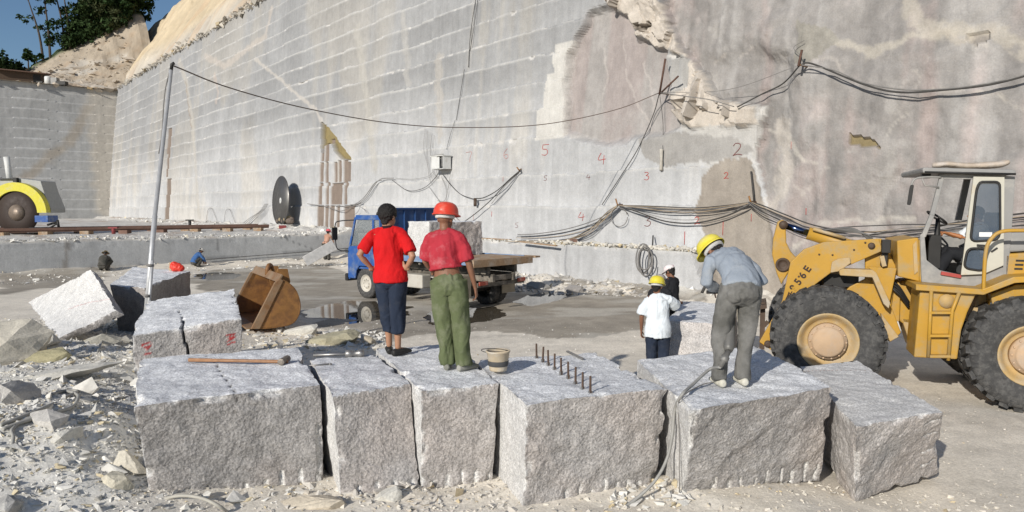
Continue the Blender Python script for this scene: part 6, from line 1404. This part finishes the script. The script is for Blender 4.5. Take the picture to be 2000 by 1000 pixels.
# mortar pail
q = G(973, 724, 1.165); t = thing('mortar_pail', 'dirty pale pail with a wire handle standing beside the green trousers', 'pail', q)
M_PAIL = mat('pail_plastic', (.46, .38, .27), .7, var=.12, dirt=(.50, .46, .40), dirt_amt=.45, dscale=9)
MB().lathe([(.02, .005), (.088, .005), (.092, .02), (.118, .195), (.126, .20), (.126, .212), (.114, .212), (.108, .19), (.084, .03), (.02, .03)], (0, 0, 0), (0, 0, 1), 32, True, False).build('shell', M_PAIL, t)
MB().lathe([(.0995, .055), (.103, .060), (.1105, .105), (.1085, .11)], (0, 0, 0), (0, 0, 1), 32, True, False).build('dark_band', mat('pail_band', (.06, .06, .062), .7, var=.2), t)
MB().lathe([(.001, .12), (.10, .12)], (0, 0, 0), (0, 0, 1), 24, True, False).build('mortar', mat('mortar', (.36, .31, .24), .95, var=.15), t)
MB().tube([Vector((-.125 * math.cos(a) - .12 * math.sin(a), -.125 * .3 * math.cos(a), .20 + .03 * math.sin(a))) for a in np.linspace(0, PI, 14)], .004, 6).build('wire_handle', M_BLK, t)
# orange bag and its stick
q = G(345, 529, 1.30); t = thing('plastic_bag', 'bright orange red plastic bag lying on the long block', 'bag', q)
m = MB(); m.ell((0, 0, .09), (.15, .12, .10)); m.ell((-.07, .03, .13), (.09, .08, .09)); m.ell((.09, -.02, .07), (.09, .08, .07)); fuse(m, 'bag', mat('orange_plastic', (.66, .05, .03), .35, var=.1, scale=12, bump=.6, bscale=20), t, .015, 1, .03, 4, (16, 16, 16))
MB().box((-.19, .08, .10), (.06, .03, .20)).build('card_flap', mat('cardboard', (.42, .33, .22), .9), t)
# ------------------------------------------------------------------ rock drill and hoses
d0 = p3 + Vector((.055, .38, .84)); d1 = p3 + Vector((.02, .30, .02)); t = thing('rock_drill', 'dusty pneumatic rock drill held upright by the bent man', 'drill', d1); ax_ = (d0 - d1).normalized()
M_DRILL = mat('drill_body', (.16, .155, .145), .55, .3, var=.2, dirt=(.36, .35, .33), dirt_amt=.4)
MB().lathe([(.03, .26), (.05, .27), (.055, .34), (.045, .36), (.045, .46), (.062, .48), (.065, .66), (.05, .70), (.03, .72)], d1, ax_, 16).build('cylinder', M_DRILL, t, d1)
MB().tube([d1, d1 + ax_ * .28], .014, 8).build('drill_bit', M_STEEL, t, d1)
MB().tube([d0 + Vector((-.20, 0, 0)), d0 + Vector((.22, 0, 0))], .018, 8).build('handle_bar', M_BLK, t, d1)
he = p3 + Vector((-.15, -.15, .20)); sa, sb = p3 + Vector((.03, .16, .64)), p3 + Vector((-.06, -.10, .34)); MB().tube([sa, sa.lerp(sb, .1), sa.lerp(sb, .9), sb], [.03, .052, .050, .036], 12).build('silencer', M_DRILL, t, d1); hs_ = sb; MB().tube([hs_, hs_.lerp(he, .3), hs_.lerp(he, .35), hs_.lerp(he, .6), hs_.lerp(he, .65), he], [.026, .028, .040, .040, .026, .020], 10).build('air_coupling', M_DRILL, t, d1)
M_HOSE = mat('air_hose', (.27, .265, .25), .65, var=.1, dirt=(.38, .37, .34), dirt_amt=.4)
hp = [he, G(1385, 722, 1.3), G(1352, 752, 1.22), G(1332, 771, 1.19), P(1318, 800, 6.45), P(1313, 850, 6.45), P(1303, 895, 6.45), P(1280, 938, 6.35), G(1245, 972, .24), G(1205, 1000, .16), G(1150, 1030, .10)]
cable('air_hose', 'grey air hose from the drill dropping between two blocks to the ground', hp, .021, M_HOSE, 8, 'hose')
cable('air_hose', 'thin dark air line lying over the corner of the drilling block', [G(1400, 745, 1.19), G(1370, 752, 1.18), G(1332, 775, 1.19), P(1325, 800, 6.38), P(1327, 870, 6.38), P(1327, 962, 6.4)], .008, M_CABG, 8, 'hose')
cable('air_hose', 'pale hose arching over the rubble before the leftmost block', [G(270, 1004, .1), P(300, 984, 6.1), P(345, 969, 6.05), P(390, 972, 6.0), P(430, 990, 5.95), G(455, 1012, .12)], .022, mat('pale_hose', (.40, .38, .33), .7), 8, 'hose')
M_HOSEL = mat('rubble_hose', (.34, .33, .30), .75, var=.15)
for k, pp in enumerate(([(0, 830), (40, 815), (90, 795), (130, 775), (150, 765), (140, 762), (110, 765)], [(5, 838), (50, 822), (110, 805), (140, 795), (152, 780), (150, 770), (128, 764), (100, 770)], [(22, 880), (26, 855), (24, 838), (50, 820), (90, 806)], [(160, 755), (185, 746), (210, 752)])):
    cable('air_hose', ['grey hose looped on the rubble at the far left', 'second grey hose following the loop on the rubble', 'short hose end hanging down at the far left', 'dark hose piece half buried beyond the loop'][k], [on_ground(*p) for p in pp], (.026, .026, .022, .018)[k], M_HOSEL, 8, 'hose')
for k, pp in enumerate(([(270, 620), (240, 622), (218, 632), (205, 650), (195, 680)], [(265, 624), (236, 628), (212, 642), (200, 660), (190, 690)])):
    cable('air_hose', ['hose trailing down the rubble from the pole foot', 'second hose trailing close beside the one from the pole foot'][k], [on_ground(*p) for p in pp], .018, M_HOSEL, 8, 'hose')

# ------------------------------------------------------------------ on the bench: saw, rails, blade, reel
def Bn(px, py): # point on the bench
    p = G(px, py, Z_BENCH + .02); return p
M_GUARD = mat('guard_yellow', (.58, .52, .04), .5, var=.1, dirt=(.5, .45, .2), dirt_amt=.3); M_BLADE = mat('saw_blade_brown', (.040, .028, .023), .65, .1, var=.15, scale=2); M_BLADEG = mat('saw_blade_grey', (.13, .125, .12), .45, .6, var=.15, scale=1.5, streak=.2)
q = Bn(35, 457); q.z = Z_BENCH; t = thing('stone_saw', 'rail mounted stone saw with a yellow guard over its big brown blade', 'saw machine', q)
sc = (q.y) / F; R_ = 43 * sc; cz = R_ * .98
MB().lathe([(.02, -.012), (R_ * .42, -.012), (R_, -.012), (R_, .012), (R_ * .42, .012), (.02, .012)], (0, 0, cz), (0, -1, 0), 64).build('cutting_disc', M_BLADE, t)
MB().lathe([(.02, .015), (R_ * .36, .015), (R_ * .37, .03), (R_ * .2, .05), (R_ * .18, .10), (.02, .10)], (0, 0, cz), (0, -1, 0), 32).build('blade_flange', mat('flange', (.25, .20, .16), .5, .5), t)
Ro = 60 * sc; pts = [(Ro * math.cos(a), 0, cz + Ro * .98 * math.sin(a)) for a in np.linspace(.0, PI, 40)] ; pin_ = [((R_ * .98) * math.cos(a), 0, cz + R_ * .98 * math.sin(a)) for a in np.linspace(PI, .0, 40)]
m = MB(); m.add([Vector(p) + Vector((0, y, 0)) for y in (-.12, .25) for p in pts + pin_[::-1]], [[i, i + 1, 41 + i, 40 + i] for i in range(39)] + [[80 + i, 120 + i, 121 + i, 81 + i] for i in range(39)] + [[i, 80 + i, 81 + i, i + 1] for i in range(39)] + [[40 + i, 41 + i, 121 + i, 120 + i] for i in range(39)]); m.build('blade_guard', M_GUARD, t, None, 0)
m = MB(); m.prism([(x * sc, .3, cz + z * sc) for x, z in [(-60, 0), (-60, 62), (-10, 68), (42, 62), (48, 40), (60, 8), (60, 0)]], (0, 1.3, 0)); m.build('housing', mat('housing_grey', (.36, .36, .34), .6, var=.1), t, None, .03)
m = MB().box((48 * sc, .4, cz - 12 * sc), (26 * sc, .9, 13 * sc)); m.build('motor_box', M_BLUP, t, None, .02)
m = MB().box((38 * sc, .4, .22), (30 * sc, .9, .3)); m.box((-20 * sc, .9, .22), (70 * sc, .6, .3)); m.build('carriage', M_BLK, t, None, .02)
m = MB(); [m.tube([(54 * sc, .2, cz - 24 * sc), (74 * sc, .2, cz - 18 * sc)], .06, 8), m.tube([(56 * sc, .2, .3), (68 * sc, .2, cz - 24 * sc), (75 * sc, .2, cz - 20 * sc)], .05, 8), m.tube([(74 * sc, .2, cz - 14 * sc), (76 * sc, .2, cz - 30 * sc)], .07, 8)]; m.build('feed_arm', M_BLK, t)
m = MB(); m.tube([(-30 * sc, .8, cz + 62 * sc), (-35 * sc, .8, cz + 110 * sc)], .16, 10); m.build('mast', M_BOXW, t); m = MB(); m.bar((-40 * sc, .2, cz + 66 * sc), (-4 * sc, .2, cz + 66 * sc), .1, .06); m.box((-4 * sc, .2, cz + 64 * sc), (.2, .2, .25)); m.build('crossbar', M_BLK, t)
RAILM = mat('rusty_rail', (.17, .10, .075), .8, var=.25, scale=2)
for k, w in enumerate((10.2, 12.2)):
    a, b = Vector(UV(U_STEP + w, 24, Z_BENCH)), Vector(UV(U_STEP + w, 1.2, Z_BENCH)); d = (b - a).normalized()
    t = thing('saw_rail', ['nearer rusty rail of the saw track on the bench', 'farther rusty rail of the saw track on the bench'][k], 'rail', a)
    m = MB(); m.bar(a + Vector((0, 0, .30)), b + Vector((0, 0, .30)), .14, .14); m.bar(a + Vector((0, 0, .20)), b + Vector((0, 0, .20)), .05, .12); m.build('rail_head', RAILM, t, a)
    for s in np.linspace(.03, .97, 12): MB().box(a.lerp(b, s) + Vector((0, 0, .06)), (.5, .5, .22)).build('rail_block', M_WOOD if int(s * 30) % 3 else RAILM, t, a)
for k, (px, py, h) in enumerate(((371, 447, .6), (222, 457, .35))):
    q = Bn(px, py); t = thing('steel_stand', ['dark T shaped steel stand near the end of the track', 'squat red steel stand before the saw track'][k], 'stand', q)
    MB().tube([(0, 0, 0), (0, 0, h)], .10, 8).build('stem', M_BLK if k == 0 else mat('red_oxide', (.22, .05, .05), .8), t); MB().box((0, 0, h), (.5, .2, .08)).build('head', M_BLK if k == 0 else MATS['red_oxide'], t)
q = Vector(UV(34.6, .55, 0)); q.z = float(bench_z(np.array(34.6), np.array(.55))) - .05
bp_ = P(548, 394, q.y); q.x = bp_.x; Rb_ = 1.62; t = thing('leaning_disc', 'huge dark grey circular saw blade leaning upright against the wall', 'saw blade', q)
nb_ = Vector((-.80, -.60, .06)).normalized()
MB().lathe([(.10, -.012), (Rb_, -.012), (Rb_, .012), (.10, .012)], (0, 0, Rb_), nb_, 72, True, False).build('disc', M_BLADEG, t)
MB().lathe([(.06, .016), (.20, .016), (.20, .02), (.06, .02)], (0, 0, Rb_), nb_, 24, True, False).build('hub_ring', mat('ring_white', (.6, .6, .58), .5), t)
sgm = MB()
for k in range(90):
    a = k * 2 * PI / 90; a1 = nb_.orthogonal().normalized(); b1 = nb_.cross(a1); u = a1 * math.cos(a) + b1 * math.sin(a); tg = -a1 * math.sin(a) + b1 * math.cos(a)
    sgm.box(Vector((0, 0, Rb_)) + u * (Rb_ + .02), (.08, .03, .06), Matrix((tg, nb_, u)).transposed())
sgm.build('teeth', M_BLADEG, t)
q = Bn(176, 422); q.z = Z_BENCH; rs = q.y / F; t = thing('cable_reel', 'big red and white cable reel frame standing by the corner of the pit', 'cable reel', q, .5)
for k, x in enumerate((-13, 17)):
    MB().lathe([(20 * rs, -.08), (26 * rs, -.08), (26 * rs, .08), (20 * rs, .08), (20 * rs, -.08)], (x * rs, 0, 26 * rs), (1, 0, 0), 36, True, False).build('flange', mat('reel_cream', (.55, .48, .36), .7) if k == 0 else mat('reel_red', (.20, .05, .06), .7), t)
    m = MB(); [m.bar((x * rs, 0, 26 * rs), (x * rs, math.cos(a) * 22 * rs, 26 * rs + math.sin(a) * 22 * rs), .18, .18) for a in np.linspace(0, 2 * PI, 7)[:6]]; m.build('spokes', M_RIM, t)
MB().tube([(-13 * rs, 0, 26 * rs), (17 * rs, 0, 26 * rs)], 9 * rs, 20).build('drum', mat('reel_grey', (.30, .30, .29), .8), t)
m = MB(); [m.bar((x * rs, 0, 52 * rs), (x * rs, 0, 62 * rs), .3, .3) for x in (-4, 12)]; m.bar((-6 * rs, 0, 60 * rs), (14 * rs, 0, 60 * rs), .3, .3); m.build('frame', M_BOXW, t)
for k in range(5):
    q = W(566 + 5 * k, 436 - (k % 2) * 3, .7); m = MB(); m.ell((0, 0, .15), (.28, .22, .2), 10, 7); m.ell((.1, .1, .3), (.15, .15, .12), 8, 6)
    tag(fuse(m, 'sandbag', mat('sack', (.30, .24, .15), .9, var=.2) if k % 2 else mat('dark_sack', (.14, .11, .09), .9, var=.2), None, .03, 1, .03, k, (6, 6, 6)), 'old sack in the heap at the foot of the saw blade', 'sack', 'heap of sacks by the saw blade').location = q
q = Bn(552, 449); tag(MB().box((0, 0, .15), (.45, .3, .3), Matrix.Rotation(.4, 3, 'Z')).build('rusty_block', mat('red_oxide', (.22, .05, .05), .8), None, None, .02), 'small reddish block lying on the bench edge', 'block').location = q
q = G(632, 515, .15); m = MB(); m.bar((-.9, 0, .1), (.5, .2, .9), .5, .05, (0, 1, 0)); tag(m.build('steel_sheet', mat('sheet_steel', (.38, .37, .36), .4, .5, var=.2), None, None, .01), 'pale bent steel sheet leaning beside the shirtless worker', 'sheet').location = q
q = G(418, 508, .2); tag(MB().box((0, 0, .2), (.75, .5, .42), Matrix.Rotation(.3, 3, 'Z')).build('stone_chunk', M_BOUL if False else mat('grey_chunk', (.40, .39, .37), .9, var=.15, bump=.4, bscale=12), None, None, .04), 'squared stone chunk in front of the worker in blue', 'stone').location = q

# ------------------------------------------------------------------ trees and the shed on the hill
M_TRUNK = mat('bark', (.07, .055, .042), .95, var=.25, scale=3)
def leafmat(name, c): return mat(name, c, .8, var=.45, scale=.55, spec=.1, world=True)
M_LEAF = [leafmat('leaf_dark', (.022, .042, .014)), leafmat('leaf_mid', (.034, .058, .020)), leafmat('leaf_olive', (.050, .060, .026))]
def leaves(blobs, dens, size, rng):
    V, Q, nb = [], [], 0
    for c, r in blobs:
        n = max(20, int(dens * (r[0] * r[1] * r[2]) ** .67)); d = rng.normal(size=(n, 3)); d /= np.linalg.norm(d, axis=1)[:, None]
        p = np.array(c) + d * np.array(r) * (rng.uniform(.25, 1.12, (n, 1)) ** .6)
        keep = fbm(p * .9, 2, 601) > -.28; p = p[keep]; n = len(p)
        a = rng.normal(size=(n, 3)); a /= np.linalg.norm(a, axis=1)[:, None]; b = np.cross(a, rng.normal(size=(n, 3))); b /= np.linalg.norm(b, axis=1)[:, None]
        s = size * rng.uniform(.5, 1.3, (n, 1)); V.append(np.stack([p - a * s - b * s * .5, p + a * s * .2 - b * s * .6, p + a * s + b * s * .4, p - a * s * .3 + b * s * .6], 1).reshape(-1, 3)); Q.append(np.arange(n * 4).reshape(-1, 4) + nb); nb += n * 4
    return np.concatenate(V), np.concatenate(Q)
def tree(label, base, h, lean, blobs, leaf, dens=130, size=.26, r=.22, cat='tree', name='tree', group=None, seed=0):
    rng = np.random.default_rng(900 + seed); base = Vector(base); t = thing(name, label, cat, base, 0, group); top = Vector((lean[0], lean[1], h))
    m = MB(); path = catmull([Vector((0, 0, -.8)), Vector((lean[0] * .2, lean[1] * .2, h * .35)), Vector((lean[0] * .62, lean[1] * .6, h * .7)), top], 4); m.tube(path, [r * (1 - .85 * k / (len(path) - 1)) for k in range(len(path))], 7)
    bl = []
    for f, dx, dy, dz, rx, rz in blobs:
        k = min(len(path) - 1, int(f * (len(path) - 1))); c = path[k] + Vector((dx, dy, dz)); m.tube([path[k] - Vector((0, 0, .4)), path[k].lerp(c, .6) - Vector((0, 0, .1)), c], [r * .35, r * .25, r * .1], 5); bl.append((tuple(c), (rx, rx * .9, rz)))
        for j in range(3): e = rng.normal(size=3) * rx * .7; bl.append(((c.x + e[0], c.y + e[1], c.z + e[2] * .5), (rx * .5, rx * .5, rz * .5)))
    m.build('trunk', M_TRUNK, t); V, Q = leaves(bl, dens, size, rng); mesh_np('crown', V, Q, leaf, t, False)
def hz(u, v): return Vector((*UV(u, v, 0.)[:2], float(hill_z(np.array(float(u)), np.array(float(v))))))
def on_hill(px, r=15.0):
    u = U_BACK + r; b = (px - 1000) / F   # the point of the ridge r metres behind the rim that stands on the vertical of this pixel column
    x0, y0 = A0 + u * DU; v = (b * y0 - x0) / (DV[0] - b * DV[1]); return hz(u, v)
GP = 'tall thin pines on the hill edge'
tree('tall leaning pine with bare lower trunk, outermost against the sky', on_hill(100, 15), 10.5, (-2.4, 0), [(1, 0, 0, 0, 1.5, .6), (1, -1.8, 0, .2, 1.1, .4), (.85, 1.0, 0, .3, .9, .5), (.6, -.9, 0, -.4, .8, .6), (.45, .9, 0, 0, .7, .5)], M_LEAF[1], 90, .22, .2, seed=1)
tree('tall pine with a dense mid crown, second from the sky side', on_hill(113, 14.5), 11.0, (-1.0, .5), [(.95, 0, 0, 0, 1.4, 1.2), (.8, .8, 0, 0, 1.0, .9), (.62, -.9, 0, 0, .9, .7), (.45, 1.0, 0, 0, 1.1, .8), (.3, .6, 0, 0, 1.3, .9)], M_LEAF[0], 110, .24, .2, seed=2)
tree('slender pine leaning left, its trunk dark against the sky', on_hill(143, 14.5), 11.5, (-1.9, 0), [(.98, -.2, 0, .4, 1.2, .8), (.7, .6, 0, 0, .7, .5), (.35, .8, 0, .2, 1.0, .9), (.2, -.7, 0, .2, 1.3, .9)], M_LEAF[0], 100, .22, .18, seed=3)
tree('slender pine next to the dense wood', on_hill(152, 14), 11.0, (-1.2, .3), [(.95, .3, 0, .2, .9, .8), (.5, .7, 0, 0, .8, .9), (.3, .5, 0, .2, 1.2, 1.0), (.15, -.3, 0, .3, 1.3, .8)], M_LEAF[1], 100, .22, .18, seed=4)
for k, (px, d, h, w) in enumerate(((168, 14.5, 2.6, 1.5), (184, 14.5, 5.0, 1.8), (204, 15, 7.5, 2.2), (224, 15, 8.0, 2.3), (244, 15, 7.5, 2.3), (262, 16, 7.0, 2.2), (284, 17, 6.0, 2.4), (214, 13.5, 2.6, 1.2), (238, 13.5, 2.6, 1.3), (256, 13.5, 2.6, 1.3))):
    b = on_hill(px, d); tree(['low dark shrub at the left end of the dense wood', 'dark broadleaf tree at the left edge of the dense wood', 'tall dark tree in the dense wood above the soil slope', 'broad dark tree in the middle of the dense wood', 'dark tree in the dense wood beside the beige cliff', 'bushy tree closest to the beige cliff edge', 'dark tree rising behind the beige cliff edge', 'dark bush hanging over the soil slope', 'leafy bush at the front of the dense wood', 'leafy bush next to the beige cliff'][k], b, h, (random.uniform(-.5, .5), 0),
         [(.95, 0, 0, -.3, w * .7, w * .6), (.7, w * .5, 0, 0, w * .7, w * .6), (.65, -w * .5, 0, 0, w * .75, w * .6), (.4, w * .4, -.4, 0, w * .8, w * .6), (.35, -w * .5, -.3, 0, w * .8, w * .6), (.15, 0, -.5, .3, w * .9, w * .6)], M_LEAF[k % 3 if k != 3 else 0], 150, .27, .2, seed=10 + k)
for k, (px, d, h, w) in enumerate(((-14, 12, 4.2, 2.2), (8, 12, 4.4, 2.0), (26, 13, 3.0, 1.5), (45, 14, 1.9, 1.2), (70, 15, 3.0, .7), (86, 15, 1.2, .9))):
    tree(['dark tree cut by the left frame edge beyond the pit', 'dark bushy tree beyond the shed', 'rounded dark bush right of the bushy tree', 'small dark bush on the skyline', 'small spindly tree alone on the skyline', 'low scrub at the foot of the tall pines'][k], on_hill(px, d), h, (.1, 0), [(.95, 0, 0, -.2, w * .6, w * .6), (.6, w * .4, 0, 0, w * .6, w * .6), (.5, -w * .5, 0, 0, w * .6, w * .6), (.15, 0, 0, 0, w * .7, w * .5)], M_LEAF[0], 130, .24, .12, seed=30 + k)
q = Vector(UV(99.6, 13.5, Z_TOP - .3)); q = P(42, 160, 95); q.z = Z_TOP - .35; rz = math.atan2(DV[1], DV[0])
t = thing('shed', 'low brown shed with a rusty roof on the rim of the back wall', 'shed', q, rz + PI)
m = MB(); m.box((0, 0, .75), (5.6, 2.0, 1.5)); m.build('wall', mat('shed_wall', (.10, .07, .05), .9, var=.2), t, None, .02); m = MB(); m.box((0, -.2, 1.62), (6.4, 2.8, .14), Matrix.Rotation(.08, 3, 'X')); m.build('roof', mat('shed_roof', (.16, .10, .075), .9, var=.25), t, None, .02); m = MB(); m.box((1.6, -1.01, .7), (.8, .06, 1.3)); m.build('door', M_BLK, t)
q = P(94, 160, 95.5); q.z = Z_TOP - .35; t = thing('white_tank', 'white upright water tank on the rim of the back wall', 'tank', q); MB().lathe([(.05, 0), (.42, 0), (.42, 1.05), (.34, 1.15), (.05, 1.2)], (0, 0, 0), (0, 0, 1), 20).build('tank', mat('tank_white', (.62, .62, .60), .5), t); MB().box((.8, .2, .5), (.8, .7, 1.0)).build('pump_case', M_GREYP, t, None, .03)
for k, (px, w) in enumerate(((78, 1.1), (121, 1.3))): q = P(px, 162, 95.5); q.z = Z_TOP - .35; tag(MB().box((0, 0, .25), (w, .7, .5)).build('steel_skip', M_BLK, None, None, .05), ['small dark skip left of the white tank', 'dark heap of metal right of the white tank'][k], 'skip').location = q
